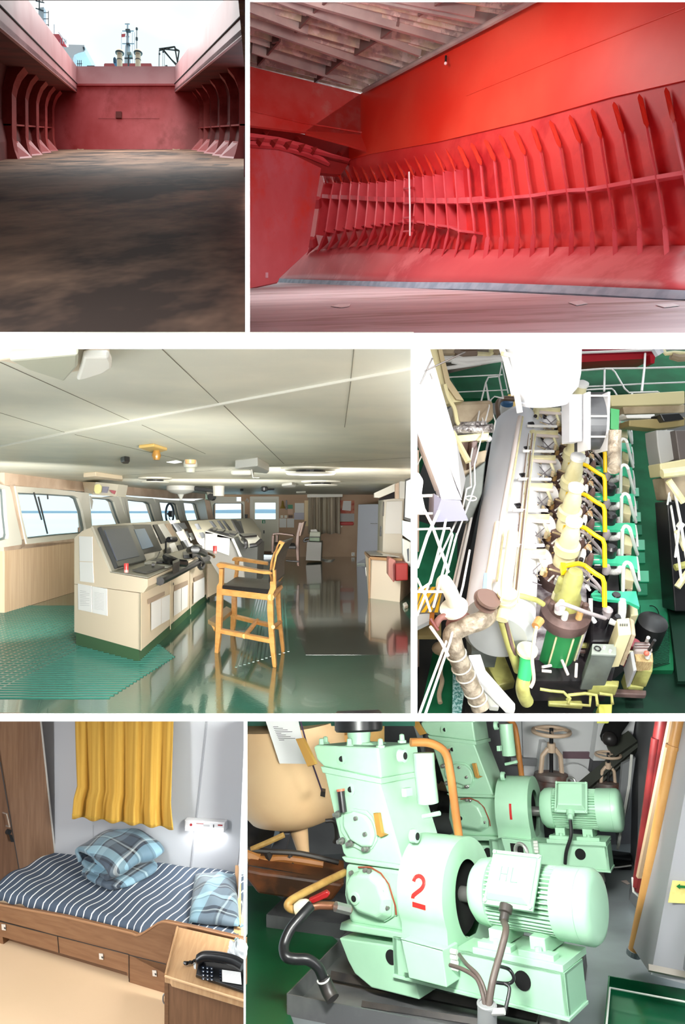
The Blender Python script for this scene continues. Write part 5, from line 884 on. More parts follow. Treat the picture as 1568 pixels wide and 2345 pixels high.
# one cylinder unit in engine axes, then copies along the row
UC=E(1287,1297,1.05); u_end=E(1312.5,953,1.05); stepv=(u_end-UC)/5
s_=UC.y/F
def U(u,v,t): return E(u,v,t)
def unit():
    t=thing('cylinder_unit','','cylinder unit',UC)
    o=E(1278,1330,.62)
    MB().lathe(o,n4,[(0,.17),(.10,.17),(.11,.14),(.2,.13)],24).ob('cylinder_cover',brn,t,smooth=True)
    q=o+n4*.2
    MB().lathe(q,n4,[(0,.085),(.12,.08),(.13,.10),(.2,.10),(.21,.075),(.32,.07),(.36,.055),(.42,.05)],20).ob('exhaust_valve',crm,t,smooth=True)
    MB().lathe(q+n4*.42,n4,[(0,.065),(.03,.065),(.05,.03)],16).ob('valve_cap',whp,t,smooth=True)
    for k in range(8):
        a_=k*math.pi/4+.3; d=X4*math.cos(a_)+g4*math.sin(a_); MB().lathe(o+d*.15+n4*.1,n4,[(0,.022),(.05,.02),(.055,.012),(.08,.012)],8).ob('stud_nut',(metal3 if k%2 else mat('nut_tan',(206,164,104),.4)),t)
    # yellow oil pipe with clamp
    MB().slab([U(1283,1287,1.1),U(1295,1288,1.1),U(1298,1305,1.1),U(1287,1307,1.1)],-n4*.05).ob('pipe_clamp',yel,t,bevel=.004)
    MB().tube(spline([U(1290,1297,1.08),U(1310,1293,1.08),U(1325,1291,1.06),U(1338,1295,1.02)],4)+[U(1362,1313,1.0),U(1379,1323,.98),U(1383,1335,.95),U(1384,1390,.80)],.019,10).ob('oil_pipe',yel,t,smooth=True,label='bright yellow pipe')
    MB().tube(spline([U(1298,1300,1.0),U(1330,1303,.98),U(1350,1320,.9),U(1372,1345,.8),U(1383,1370,.6)],5),.014,8).ob('hose',grp,t,smooth=True); MB().tube(spline([U(1300,1305,.95),U(1340,1330,.85),U(1378,1355,.65)],5),.012,8).ob('hose',grp,t,smooth=True); MB().tube(spline([U(1300,1310,.9),U(1330,1318,.86),U(1345,1330,.8)],5),.01,8).ob('hose',whp,t,smooth=True)
    rr=random.Random(11); b=MB(); b2=MB(); b3=MB()
    for k in range(26):
        u,v,t_=rr.uniform(1185,1345),rr.uniform(1250,1345),rr.uniform(.72,1.0); du,dv=rr.choice([(18,2),(4,18),(12,-12),(26,8),(8,10)]); (b if k%3 else b3).tube([U(u,v,t_),U(u+du,v+dv,t_-.05)],rr.choice([.005,.008,.011]),6)
    for k in range(22):
        u,v=rr.uniform(1180,1350),rr.uniform(1250,1345); q_=U(u,v,rr.uniform(.66,.9)); (b2 if k%2 else b3).lathe(q_,n4,[(0,.018),(.05,.018),(.055,.008)],8)
    b.ob('thin_pipes',whp,t,smooth=True,kind='stuff'); b2.ob('dark_fittings',blp,t,kind='stuff'); b3.ob('tan_fittings',mat('fit_tan',(206,186,150),.45),t,smooth=True,kind='stuff')
    # left side: cross bar, lamp-shaped cylinder, round black pipes
    MB().slab([U(1168,1258,1.0),U(1250,1257,1.0),U(1250,1264,1.0),U(1168,1266,1.0)],-n4*.05).ob('cross_beam',crm,t); MB().tube([U(1160,1249,1.08),U(1245,1249,1.06)],.014,8).ob('cross_pipe',whp,t,smooth=True); MB().tube([U(1176,1272,.98),U(1250,1276,.95)],.018,8).ob('cross_pipe',mat('pipe_whitepink',(0,0,0)),t,smooth=True)
    MB().tube([U(1172,1300,.95),U(1178,1262,.98)],.034,12).ob('actuator',crm,t,smooth=True); MB().ball(U(1173,1290,.99),.02).ob('actuator_hole',blp,t,smooth='all'); MB().tube([U(1166,1240,1.0),U(1178,1238,1.0)],.035,10).ob('dark_knob',blp,t,smooth=True)
    b=MB()
    for (a_,c_) in (((1190,1262),(1235,1330)),((1185,1300),(1235,1318)),((1196,1330),(1238,1290)),((1182,1320),(1240,1340)),((1188,1282),(1188,1335))): b.tube([U(*a_,.9),U(*c_,.92)],.004,5)
    b.ob('wiring',mat('wire_grey',(110,104,110),.5),t)
    MB().tube(spline([U(1196,1345,.5),U(1200,1310,.7),U(1222,1288,.8),U(1250,1280,.8)],6),.085,16).ob('exhaust_branch',mat('branch_white',(232,230,236),.4),t,smooth=True); MB().torus(U(1240,1288,.88),(.8,-.2,.3),.075,.014,24,8).ob('branch_flange',crm,t,smooth=True); MB().cyl(U(1222,1300,.66),U(1246,1300,.66),.085,.085,20).ob('branch_gap',mat('dark_mauve',(70,56,66),.4),t,smooth=True)
    # right: studs, indicator gear, black fuel pump, white lagging
    for (u,v,r_,m_) in ((1322,1275,.035,brn),(1336,1290,.04,mat('tan_cup',(190,150,110),.4)),(1325,1300,.03,whp),(1342,1310,.03,brn),(1312,1282,.022,crm)): MB().lathe(U(u,v,.7),n4,[(0,r_),(.16,r_*.9),(.2,r_*.5)],12).ob('head_fitting',m_,t,smooth=True)
    b=MB()
    for (a_,c_) in (((1343,1268),(1342,1340)),((1348,1270),(1348,1345)),((1330,1262),(1352,1262)),((1336,1325),(1350,1345))): b.tube([U(*a_,.8),U(*c_,.75)],.005,5)
    b.ob('drain_tube',whp,t)
    MB().slab([U(1354,1262,.62),U(1400,1262,.62),U(1402,1300,.62),U(1354,1300,.62)],-n4*.3).ob('pump_housing',blp,t,bevel=.02)
    MB().lathe(U(1390,1282,.6),n4,[(0,.06),(.14,.055),(.16,.03)],16).ob('fuel_pump',mat('pump_black',(34,32,36),.3),t,smooth=True); MB().tube(spline([U(1396,1310,.55),U(1416,1308,.6),U(1420,1290,.62),U(1419,1262,.62)],5),.028,12).ob('lagged_fuel_pipe',mat('lagging_white',(238,238,236),.5,c2=(180,178,176),scale=20),t,smooth=True)
    for (u,v) in ((1364,1270),(1364,1282),(1366,1294)): MB().tube([U(u-6,v,.66),U(u+8,v,.66)],.006,6).ob('linkage',metal3,t)
    MB().lathe(U(1386,1312,.66),n4,[(0,.03),(.05,.035),(.09,.015)],12).ob('valve',grp,t,smooth=True)
    MB().slab([U(1356,1274+0,.5)]+[U(1356,1274,.5)]*0+[U(1418,1276,.5),U(1418,1279,.5),U(1356,1277,.5)],-n4*.02).ob('shelf_edge',metal3,t)
    b=EP([(1356,1272),(1366,1271),(1400,1274),(1440,1272),(1457,1274),(1460,1306),(1440,1294),(1410,1290),(1385,1290),(1356,1288)],.66,.03); b.v=[p for p in b.v]; b.ob('platform_bracket',teal,t)
    MB().slab([U(1432,1296,.6),U(1450,1298,.6),U(1452,1330,.6),U(1430,1325,.6)],-n4*.12).ob('cream_box',mat('box_cream',(222,212,168),.5),t,bevel=.01); MB().slab([U(1437,1328,.5),U(1449,1330,.5),U(1448,1350,.5),U(1436,1348,.5)],-n4*.1).ob('lower_box',tan4,t)
    MB().tube([U(1426,1352,.7),U(1427,1298,1.0)]+spline([U(1428,1294,1.0),U(1434,1288,1.0),U(1442,1291,1.0),U(1446,1299,1.0)],3)+[U(1455,1330,.8),U(1463,1352,.6)],.0145,8).ob('hand_rail',rlw,t,smooth=True,label='white hooped hand rail')
    MB().tube([U(1457,1276,.5),U(1461,1300,.5),U(1463,1330,.45)],.012,6).ob('edge_rail',whp,t)
    return t
ulab=['cylinder unit with a yellow pipe, %s counted from the camera end of the engine'%s for s in ('first','second','third','fourth','fifth','sixth, farthest')]
u0=unit(); u0['label']=ulab[0]
for i in range(1,6):
    c=copytree(u0); c.location=u0.location+stepv*i; c['label']=ulab[i]
for o_ in [o for o in COL.objects if o.name.startswith('cylinder_unit')]: o_['group']='cylinder units along the engine'
# front cylinder without yellow pipe
t=thing('front_cylinder','brown topped green cylinder at the near end of the engine row','cylinder',E(1288,1440,.5))
oc=E(1289,1424,.62); 
MB().lathe(oc-n4*.42,n4,[(0,.155),(.42,.16)],32).ob('liner',grm,t,smooth=True)
for a_ in (-2.1,-1.3,-.5,-2.9): d=X4*math.cos(a_)+g4*math.sin(a_); MB().tube([oc-n4*.4+d*.165,oc-n4*.02+d*.165],.008,6).ob('liner_rib',crm,t)
MB().lathe(oc,n4,[(0,.17),(.02,.185),(.12,.19),(.14,.17),(.16,.15)],36).ob('cover',brn,t,smooth=True)
for a_,m_ in ((-1.1,mat('nut_tan',(0,0,0))),(-2.0,metal3),(-.2,brn),(.8,crm),(2.2,crm),(3.2,brn)): d=X4*math.cos(a_)+g4*math.sin(a_); MB().lathe(oc+d*.125+n4*.15,n4,[(0,.026),(.07,.024),(.08,.014)],10).ob('cover_nut',m_,t)
q=oc+g4*.03+n4*.15; MB().lathe(q,n4,[(0,.10),(.1,.095),(.16,.07),(.3,.07),(.36,.05)],20).ob('valve_housing',olv,t,smooth=True)
MB().lathe(q+V(.05,0,0)+g4*.06+n4*.1,n4,[(0,.04),(.14,.035),(.16,.02)],12).ob('housing_lug',olv,t,smooth=True); MB().lathe(q-V(.06,0,0)+g4*.05+n4*.1,n4,[(0,.04),(.14,.035),(.16,.02)],12).ob('housing_lug',olv,t,smooth=True)
MB().tube(spline([E(1276,1396,.95),E(1275,1386,1.0),E(1288,1383,1.0),E(1310,1390,.97),E(1345,1403,.85),E(1385,1416,.7)],6),.016,10).ob('hose',grp,t,smooth=True)
MB().lathe(E(1279,1402,.82),n4,[(0,.035),(.06,.04),(.12,.02)],12).ob('indicator_cock',metal3,t,smooth=True)
for (pp,t_,m_) in [([(1353,1385),(1374,1390),(1440,1386),(1462,1390),(1464,1392),(1462,1385),(1458,1354),(1420,1353),(1360,1352),(1353,1360)],.66,teal)]:
    tag(EP([(1353,1360),(1362,1352),(1420,1354),(1456,1354),(1464,1390),(1440,1378),(1410,1374),(1375,1372),(1356,1368)],.64,.03).ob('platform_bracket',teal),'turquoise bracket plate nearest the camera on the engine side','bracket')
t=thing('near_fuel_pump','black pumps with white lagged pipes at the near end of the engine','pump',E(1390,1420,.5))
EP([(1350,1374),(1416,1374),(1418,1470),(1352,1470)],.5,.3).ob('housing',blp,t,bevel=.02)
for (u,v,r_) in ((1365,1392,.05),(1398,1400,.06),(1372,1440,.05),(1400,1450,.045)): MB().lathe(E(u,v,.45),n4,[(0,r_),(.16,r_*.9),(.2,r_*.5)],16).ob('pump_head',mat('pump_black',(0,0,0)),t,smooth=True)
MB().tube(spline([E(1424,1375,.62),E(1424,1400,.6),E(1420,1425,.55)],4),.032,12).ob('lagged_pipe',mat('lagging_white',(0,0,0)),t,smooth=True); MB().tube([E(1352,1370,.7),E(1352,1410,.6),E(1362,1425,.55)],.018,8).ob('white_pipe',whp,t,smooth=True); MB().lathe(E(1386,1412,.6),n4,[(0,.035),(.08,.04),(.1,.02)],12).ob('valve',grp,t,smooth=True); MB().tube([E(1395,1422,.6),E(1412,1428,.6)],.025,10).ob('coupling',metal3,t)
EP([(1440,1378),(1458,1380),(1462,1408),(1444,1410)],.5,.15).ob('cream_box',mat('box_cream',(0,0,0)),t,bevel=.01)
# small boxes at the camera end
def ebox(nm,lab,cat,top,t_,h,m_,par=None,**k):
    b=EP(top,t_,h); o=b.ob(nm,m_,par,**k); return o if par else tag(o,lab,cat)
t=thing('control_box','cream two tone control box with printed marks on top','box',E(1435,1450,.5)); EP([(1412,1417),(1441,1414),(1446,1452),(1416,1455)],.75,.38).ob('case',mat('box_cream',(0,0,0)),t,bevel=.008); EP([(1441,1414),(1452,1420),(1456,1455),(1446,1452)],.73,.36).ob('side_case',tan4,t,bevel=.008)
for k in range(4): EP([(1419+k*5,1428),(1422+k*5,1428),(1422+k*5,1433),(1419+k*5,1433)],.757,.004).ob('print_mark',dk3,t)
t=thing('grey_gear_box','grey green sheet metal box with a round cap on its lid','box',E(1383,1540,.3)); EP([(1356,1474),(1411,1475),(1411,1500),(1354,1497)],.62,.02).ob('lid',mat('lid_grey',(142,150,142),.45),t,bevel=.004); EP([(1354,1476),(1411,1477),(1411,1502),(1354,1500)],.60,.42).ob('case',gryd,t,bevel=.01)
MB().torus(E(1368,1485,.63),n4,.022,.005,18,6).ob('cap_ring',blk3,t); 
for u,v in ((1382,1485),(1396,1493)): MB().lathe(E(u,v,.62),n4,[(0,.012),(.02,.01)],10).ob('lid_knob',metal3,t)
t=thing('manoeuvring_stand','cream engine side control stand with levers and a red knob','control stand',E(1475,1510,.3))
EP([(1452,1468),(1486,1468),(1494,1480),(1496,1490),(1452,1488)],.45,.25).ob('drum',mat('stand_mauve',(190,178,176),.4),t,bevel=.02); EP([(1452,1492),(1494,1494),(1496,1516),(1456,1514)],.4,.12).ob('desk',mat('desk_tan',(206,180,130),.45,c2=(176,146,98),scale=20,stretch=(8,1,1)),t,bevel=.006); EP([(1456,1514),(1496,1516),(1494,1538),(1460,1532)],.3,.2).ob('base',olv,t,bevel=.01)
EP([(1442,1492),(1450,1490),(1458,1534),(1450,1537)],.5,.2).ob('grey_panel',mat('panel_grey4',(150,150,150),.4),t,bevel=.004); MB().ball(E(1480,1496,.47),.022).ob('red_knob',mat('knob_red',(206,110,90),.4),t,smooth='all'); MB().lathe(E(1482,1506,.42),n4,[(0,.02),(.05,.015)],12).ob('dial',metal3,t,smooth=True)
MB().tube([E(1486,1488,.45),E(1499,1466,.6)],.012,8).ob('lever',blk3,t); MB().tube([E(1480,1470,.45),E(1484,1460,.55)],.014,8).ob('lever',metal3,t)
for v in (1472,1478,1484): MB().tube([E(1453,v,.46),E(1486,v,.46)],.005,6).ob('drum_band',brn,t)
tag(MB().lathe(E(1476,1470,.1),n4,[(0,.12),(.25,.12),(.28,.06)],24).ob('black_drum',blk3,smooth=True),'black round drum behind the control stand','drum')
t=thing('red_valve','dark red valve and coupling left of the grey side panel','valve',E(1432,1510,.3)); MB().lathe(E(1433,1520,.15),n4,[(0,.04),(.12,.045),(.13,.025),(.22,.025),(.23,.05),(.26,.05)],16).ob('body',mat('valve_red4',(140,30,48),.4),t,smooth=True); MB().tube([E(1420,1493,.4),E(1448,1494,.4)],.014,8).ob('pipe',crm,t,smooth=True); MB().tube([E(1432,1490,.4),E(1432,1510,.35)],.01,8).ob('stem',crm,t)
EPs=[('blower_housing','dark brown machinery block with pale domes at the near end','machinery',[(1222,1500),(1350,1500),(1352,1560),(1222,1560)],.1,.2,mat('block_brown',(64,46,42),.45,c2=(30,24,24),scale=6)),('base_plate','brown base plate edge across the near end','plate',[(1240,1568),(1480,1580),(1480,1592),(1240,1580)],.12,.05,brn),('olive_casing','olive green casing low at the near end of the engine','casing',[(1255,1590),(1330,1592),(1335,1618),(1256,1612)],.0,.04,olv),('olive_casing','olive green ribbed casing under the grey box','casing',[(1350,1555),(1418,1558),(1416,1572),(1352,1568)],.25,.12,olv),('olive_casing','olive green casing right of the red valve','casing',[(1428,1540),(1480,1542),(1474,1575),(1440,1572)],.1,.12,olv)]
for a_ in EPs: ebox(*a_,bevel=.01)
t=thing('blower_domes','pale domes and small fittings on the brown machinery block','fittings',E(1280,1530,.3))
for (u,v,r_,m_) in ((1300,1512,.09,mat('dome_pink',(222,208,206),.4)),(1270,1508,.05,mat('dome_pink',(0,0,0))),(1272,1530,.05,crm),(1326,1522,.05,dkm),(1240,1515,.04,brn),(1340,1530,.04,crm),(1290,1540,.03,metal3)): MB().lathe(E(u,v,.1),n4,[(0,r_),(.12,r_*.95),(.18,r_*.6),(.2,.01)],20).ob('dome',m_,t,smooth=True)
for l in (((1283,1505),(1300,1545)),((1320,1520),(1318,1550)),((1240,1528),(1262,1524)),((1240,1536),(1262,1538))): MB().tube([E(*l[0],.35),E(*l[1],.35)],.012,6).ob('pipe',mat('pipe_whitepink',(0,0,0)),t,smooth=True)
for k,(pts,t_,r_) in enumerate([([(1242,1478),(1300,1480),(1345,1478)],.35,.022),([(1242,1488),(1300,1490),(1350,1492)],.3,.018),([(1236,1578),(1260,1582),(1290,1585),(1305,1600),(1300,1612)],.3,.012),([(1300,1592),(1340,1588),(1365,1592),(1368,1616)],.3,.012),([(1372,1588),(1400,1592),(1402,1612)],.28,.012),([(1298,1600),(1305,1612),(1350,1616),(1352,1590)],.25,.011)]):
    rail(pts,t_,r_,'drain_pipe',['olive horizontal pipe in front of the green cylinder, upper one','brown horizontal pipe in front of the green cylinder, lower one','thin olive pipe at the bottom of the near end, left one','thin olive pipe at the bottom of the near end, middle one','thin olive pipe at the bottom of the near end, right one','thin olive looped pipe at the bottom of the near end'][k],m_=olv if k!=1 else brn)
ebox('olive_valve_block','small bright olive valve block at the bottom edge','valve',[(1370,1612),(1402,1612),(1400,1640),(1372,1640)],.1,.1,mat('olive_bright',(190,190,90),.4),bevel=.008)
ebox('teal_plate','pale teal floor plate at the bottom edge','plate',[(1436,1628),(1472,1628),(1470,1645),(1434,1645)],-.1,.02,mat('teal_pale',(110,170,150),.5))
ebox('dark_tray','dark tray with cables at the lower right of the engine','tray',[(1430,1592),(1470,1592),(1474,1622),(1432,1622)],-.1,.05,blk3)
# pipes at the lower left
t=thing('lagged_steam_pipe','thick silver lagged pipe bending down to the lower edge','pipe',E(1060,1560,.6))
MB().tube(spline([E(1121,1382,1.05),E(1122,1398,1.05),E(1112,1414,1.05),E(1095,1424,1.05),E(1075,1430,1.05),E(1052,1440,1.02),E(1036,1452,1.0),E(1038,1475,.95),E(1050,1510,.8),E(1072,1560,.6),E(1092,1600,.45),E(1100,1622,.38)],7),.066,18).ob('lagging',lag,t,smooth=True)
for k,(u,v,t_) in enumerate(((1045,1498,.87),(1056,1528,.73),(1066,1548,.65),(1084,1583,.52),(1093,1602,.45))): MB().torus(E(u,v,t_),(E(u+6,v+14,t_-.06)-E(u,v,t_)),.068,.006,22,6).ob('seam_band',mat('seam_pale',(206,206,196),.4),t,smooth=True)
MB().lathe(E(1110,1385,1.12),V(.25,-.6,.7),[(-.0,.08),(.02,.08),(.021,.05),(.05,.05),(.051,.085),(.075,.085)],24).ob('flange',mat('flange_brown',(120,96,88),.4),t,smooth=True)
MB().lathe(E(1112,1372,1.14),n4,[(0,.085),(.02,.085)],24).ob('flange',mat('flange_brown',(0,0,0)),t,smooth=True)
tag(MB().tube([E(1118,1376,1.1),E(1116,1340,1.1),E(1124,1300,1.1),E(1140,1200,1.1)],.032,12).ob('riser_pipe',mat('pipe_peach4',(240,222,200),.4),smooth=True),'peach pipe rising from the brown flange along the receiver','pipe')
tag(EP([(1108,1312),(1116,1312),(1114,1352),(1105,1350)],1.15,.03).ob('blue_tag_box',mat('box_blue',(140,170,206),.4)),'small blue upright box on the white receiver','box')
t=thing('angle_valve','white bent pipe on a flanged brown and red angle valve','valve',E(1046,1415,1.0))
MB().tube(spline([E(1040,1382,1.15),E(1034,1362,1.25),E(1025,1344,1.32),E(1016,1332,1.32),E(1014,1345,1.25)],6),.05,16).ob('bent_pipe',mat('pipe_ivory',(236,238,224),.35),t,smooth=True)
a_=E(1039,1392,1.13); d_=(E(1034,1372,1.2)-E(1054,1425,.98)).normalized(); MB().lathe(a_,d_,[(-.02,.095),(.0,.1),(.01,.1),(.02,.05)],26).ob('flange',mat('pipe_ivory',(0,0,0)),t,smooth=True); MB().lathe(a_-d_*.15,d_,[(-.03,.10),(0,.10),(.001,.07),(.12,.075)],24).ob('valve_body',mat('valve_pinkbrown',(140,96,90),.45),t,smooth=True); MB().lathe(a_-d_*.2,d_,[(0,.085),(.04,.09)],24).ob('orange_flange',mat('flange_orange',(196,130,86),.45),t,smooth=True)
MB().tube(spline([E(1030,1412,1.1),E(1012,1413,1.1),E(1002,1422,1.08),E(998,1432,1.05)],5),.024,10).ob('arm',mat('valve_pinkbrown',(0,0,0)),t,smooth=True); MB().tube([E(985,1417,1.1),E(1003,1444,1.05)],.012,8).ob('hand_lever',mat('lever_red',(120,60,56),.45),t,smooth=True)
t=thing('cream_downpipe','cream green flanged pipe running down in front of the receiver','pipe',E(1160,1460,.7))
MB().lathe(E(1158,1376,1.12),n4,[(0,.075),(.02,.075),(.03,.05),(.06,.05),(.061,.07),(.08,.07)],24).ob('flange',mat('flange_cream',(222,212,160),.4),t,smooth=True)
MB().tube([E(1158,1376,1.18),E(1160,1330,1.2),E(1168,1270,1.2),E(1174,1220,1.2)],.042,14).ob('pipe',mat('pipe_cream4',(246,238,206),.4),t,smooth=True); MB().tube([E(1157,1380,1.1),E(1148,1420,1.05)],.045,14).ob('pipe',crm,t,smooth=True); MB().tube([E(1150,1420,1.0),E(1165,1470,.8),E(1186,1535,.5)],.034,12).ob('pipe',olv,t,smooth=True); MB().tube([E(1156,1415,1.05),E(1172,1478,.8),E(1183,1515,.6)],.014,8).ob('cable_tray',brn,t)
t=thing('green_yellow_pipe','green and olive bent pipe with a flange at the lower middle','pipe',E(1205,1560,.4)); MB().lathe(E(1206,1492,.75),n4,[(0,.075),(.025,.075)],24).ob('flange',crm,t,smooth=True); MB().tube([E(1207,1492,.75),E(1204,1525,.65),E(1200,1552,.55)],.05,16).ob('green_pipe',mat('pipe_green4',(60,200,120),.35),t,smooth=True); MB().tube(spline([E(1200,1550,.55),E(1196,1572,.5),E(1199,1592,.4),E(1206,1606,.3)],5),.05,16).ob('olive_pipe',olv,t,smooth=True); MB().tube(spline([E(1214,1575,.6),E(1222,1555,.65),E(1218,1510,.8),E(1222,1470,.9),E(1226,1445,.95),E(1228,1436,.98)],5),.013,8).ob('thin_pipe',crm,t,smooth=True); MB().cyl(E(1236,1420,.95),E(1226,1434,.95),.035,.03,12).ob('orange_plug',mat('plug_orange',(196,140,84),.4),t)
tag(MB().tube([E(1178,1362,1.0),E(1200,1366,1.0),E(1228,1374,.95),E(1244,1384,.9)],.02,10).ob('oil_pipe',olv,smooth=True),'short olive pipe from the gallery to the front cylinder','pipe')
t=thing('white_steel_strut','two bright white crossing steel struts at the bottom left','strut',E(1130,1600,.2))
MB().slab([E(1072,1500,.6),E(1100,1498,.6),E(1112,1535,.5),E(1180,1612,.25),E(1180,1624,.2),E(1160,1622,.2),E(1096,1555,.45)],-n4*.06).ob('strut',whp,t,bevel=.005); MB().slab([E(1084,1530,.5),E(1108,1540,.48),E(1144,1612,.2),E(1142,1620,.18),E(1122,1618,.18)],-n4*.05).ob('strut',mat('strut_ivory',(220,222,212),.45),t,bevel=.005)
ebox('olive_pump_unit','olive machinery seen between the struts and the green pipe','machinery',[(1105,1502),(1155,1500),(1180,1560),(1140,1570)],-.1,.1,olv,bevel=.01)
ebox('speckled_sheet','pale turquoise speckled sheet on the lower left floor','sheet',[(1037,1525),(1052,1535),(1066,1560),(1055,1641),(1035,1641)],-.24,.02,mat('speckle',(170,206,206),.5,c2=(60,130,124),scale=60,lo=.45,hi=.55))
tag(MB().tube(spline([E(1012,1500,-.2),E(1008,1540,-.2),E(1012,1560,-.2),E(1005,1590,-.2),E(1008,1610,-.2)],5),.02,8).ob('floor_pipe',tan4,smooth=True),'thin tan pipe on the floor at the lower left','pipe'); tag(MB().ball(E(1012,1485,.0),.09,sc=(1,1,.7)).ob('tan_drum',tan4,smooth='all'),'tan rounded drum at the lower left behind the rails','drum')
# platform with hazard stripes
t=thing('hazard_platform','platform end with yellow and grey hazard stripes at the left edge','platform',E(985,1380,.4)); pf=EP([(949,1346),(1014,1342),(1018,1360),(1006,1405),(990,1400),(949,1404)],.42,.03).ob('plate',mat('plate_grey4',(120,116,110),.5),t)
for k in range(-2,6):
    a0_,a1_=958+k*15,958+k*15+8.5; pp=[(a0_+16,1344),(a1_+16,1344),(a1_-24,1402),(a0_-24,1402)]; 
    pp=[(min(max(u,949),1014-(v-1342)*.12),v) for u,v in pp]
    if max(p[0] for p in pp)-min(p[0] for p in pp)>6: EP(pp,.424,.004).ob('stripe',mat('hazard_yellow',(0,0,0)),t)
EP([(949,1404),(984,1402),(986,1420),(949,1438)],.40,.05).ob('kerb',mat('kerb_pale',(206,212,214),.4),t); EP([(984,1402),(995,1400),(993,1425),(983,1420)],.41,.05).ob('orange_block',mat('block_orange',(180,110,40),.5),t); EP([(950,1432),(1010,1420),(1010,1455),(950,1455)],.2,.05).ob('olive_edge',mat('frame_olive',(0,0,0)),t)
# railings
RL=[([(955,1410),(1000,1290),(1060,1160),(1068,1120),(1078,1115),(1076,1060),(1100,925),(1112,876),(1118,864),(1142,862),(1152,912)],1.25,.0135,'left stair railing, main outer tube'),
([(1040,1240),(1078,1140),(1087,1110),(1086,1065),(1120,930),(1113,880)],1.3,.012,'left stair railing, second tube'),([(1112,876),(1124,935),(1134,965),(1130,985)],1.2,.012,'left stair railing, inner vertical tube'),([(1098,930),(1108,975),(1114,1000)],1.2,.012,'left stair railing, short slanting tube'),([(1152,912),(1132,908),(1124,915),(1118,950),(1108,990)],1.15,.011,'hooped rail beside the blue lidded drum'),
([(1025,864),(1150,858)],.75,.013,'upper left deck railing, top bar'),([(1042,898),(1160,893)],.6,.011,'upper left deck railing, lower bar'),([(1150,826),(1143,862)],.8,.013,'upper left deck railing, first post'),([(1148,830),(1163,900)],.75,.012,'upper left deck railing, second post'),
([(958,1640),(1040,1420),(1060,1340),(1075,1260)],1.0,.015,'long lower left rail, left tube'),([(972,1640),(1030,1470),(1055,1370)],1.05,.015,'long lower left rail, right tube'),([(985,1435),(1010,1470),(1026,1502)],1.1,.018,'short slanted white tube crossing the lower left rails'),
([(955,1299),(978,1228),(1010,1158),(1006,1140),(990,1135),(955,1136)],1.5,.020,'thick front railing loop at the left, upper one'),([(955,1136),(988,1200),(1020,1290),(1026,1310)],1.5,.018,'thick slanted brace of the front railing, upper one'),([(955,1176),(1012,1176),(1021,1188),(1016,1215),(985,1335),(960,1352)],1.45,.016,'thick front railing loop at the left, lower one'),([(955,1212),(1030,1210),(1036,1225),(1008,1330),(992,1390)],1.4,.014,'front railing loop, innermost one'),([(955,1325),(975,1368),(985,1400)],1.4,.014,'short brace under the front railing loop'),([(955,1355),(1015,1355)],1.3,.016,'cream horizontal front rail above the hazard stripes'),([(1046,1222),(1018,1330)],1.3,.014,'front railing straight inner tube'),
([(955,1065),(972,1030),(975,1015)],1.2,.01,'thin rail at the far left beside the green deck'),([(1000,885),(1010,870)],1.1,.012,'short white stub rail on the white cabinet'),([(1010,925),(1018,905),(1017,893)],1.1,.012,'short bent white stub rail beside the cream beam')]
for p_,t_,r_,l_ in RL: rail(p_,t_,r_*.6,'railing_tube','white '+l_)
RR_=[([(1320,808),(1480,802),(1580,798)],.95,.021,'thick white rail at the very top right'),([(1321,849),(1385,844),(1480,843),(1580,840)],.85,.016,'top bar of the upper deck railing'),([(1298,887),(1380,884),(1470,879),(1580,875)],.7,.013,'lower bar of the upper deck railing'),([(1300,895),(1370,891),(1400,890),(1406,895),(1432,938),(1442,941),(1505,941)],.8,.013,'lower bar of the corner railing above the ladder'),([(1384,844),(1400,845),(1408,852),(1430,890),(1440,899),(1505,897),(1513,902),(1514,915)],.9,.013,'top bar of the corner railing above the ladder'),([(1477,803),(1475,843),(1469,896)],.85,.019,'tall post of the upper deck railing, right one'),([(1384,845),(1383,895)],.8,.017,'post of the upper deck railing, middle one'),([(1320,855),(1320,898)],.8,.015,'post of the upper deck railing beside the funnel'),([(1447,900),(1441,978)],.8,.015,'post of the corner railing, left one'),([(1512,905),(1504,988)],.85,.013,'post of the corner railing, right one'),
([(1514,915),(1525,990),(1545,1130),(1557,1190),(1580,1330)],.9,.016,'right stair railing, upper long tube'),([(1504,945),(1512,985),(1528,1110),(1545,1215),(1560,1330)],.85,.014,'right stair railing, lower long tube'),([(1527,1000),(1518,1090)],.88,.012,'right stair railing, first cross brace'),([(1538,1085),(1528,1155)],.88,.012,'right stair railing, second cross brace'),([(1556,1195),(1546,1275)],.88,.014,'right stair railing, third cross brace')]
for p_,t_,r_,l_ in RR_: rail(p_,t_,r_*.72,'railing_tube','white '+l_)
tag(MB().lathe(E(1117,1009,1.0),n4,[(0,.03),(.03,.036),(.05,.02)],16).ob('lamp_globe',whp,smooth='all'),'round white lamp globe at the end of the left stair railing','lamp')
t=thing('hanging_wires','thin dark wires drooping from the white cabinet at the top left','wire',at(975,870,4.8))
for l in ([(969,865),(980,840),(990,820)],[(969,865),(962,880)],[(972,850),(1010,832),(1065,806)],[(985,855),(990,868)]): MB().tube(spline([at(u,v,4.7) for u,v in l],5),.006,6).ob('wire',dkm,t,smooth=True)
# many thin instrument lines over the heads (left)
t=thing('instrument_tubing','thin tan instrument tubes running along the left of the cylinder heads','tubing',E(1180,1300,1.0))
rr=random.Random(5)
for k in range(7):
    du=k*3.2; P_=[E(1166+du+rr.uniform(-1,1)+(v-1380)*-.105,v,1.0+.02*k%3) for v in range(1380,950,-43)]; MB().tube(P_,.005 if k%2 else .007,6).ob('tube',[crm,mat('tube_brown',(150,120,104),.4),whp][k%3],t,smooth=True)
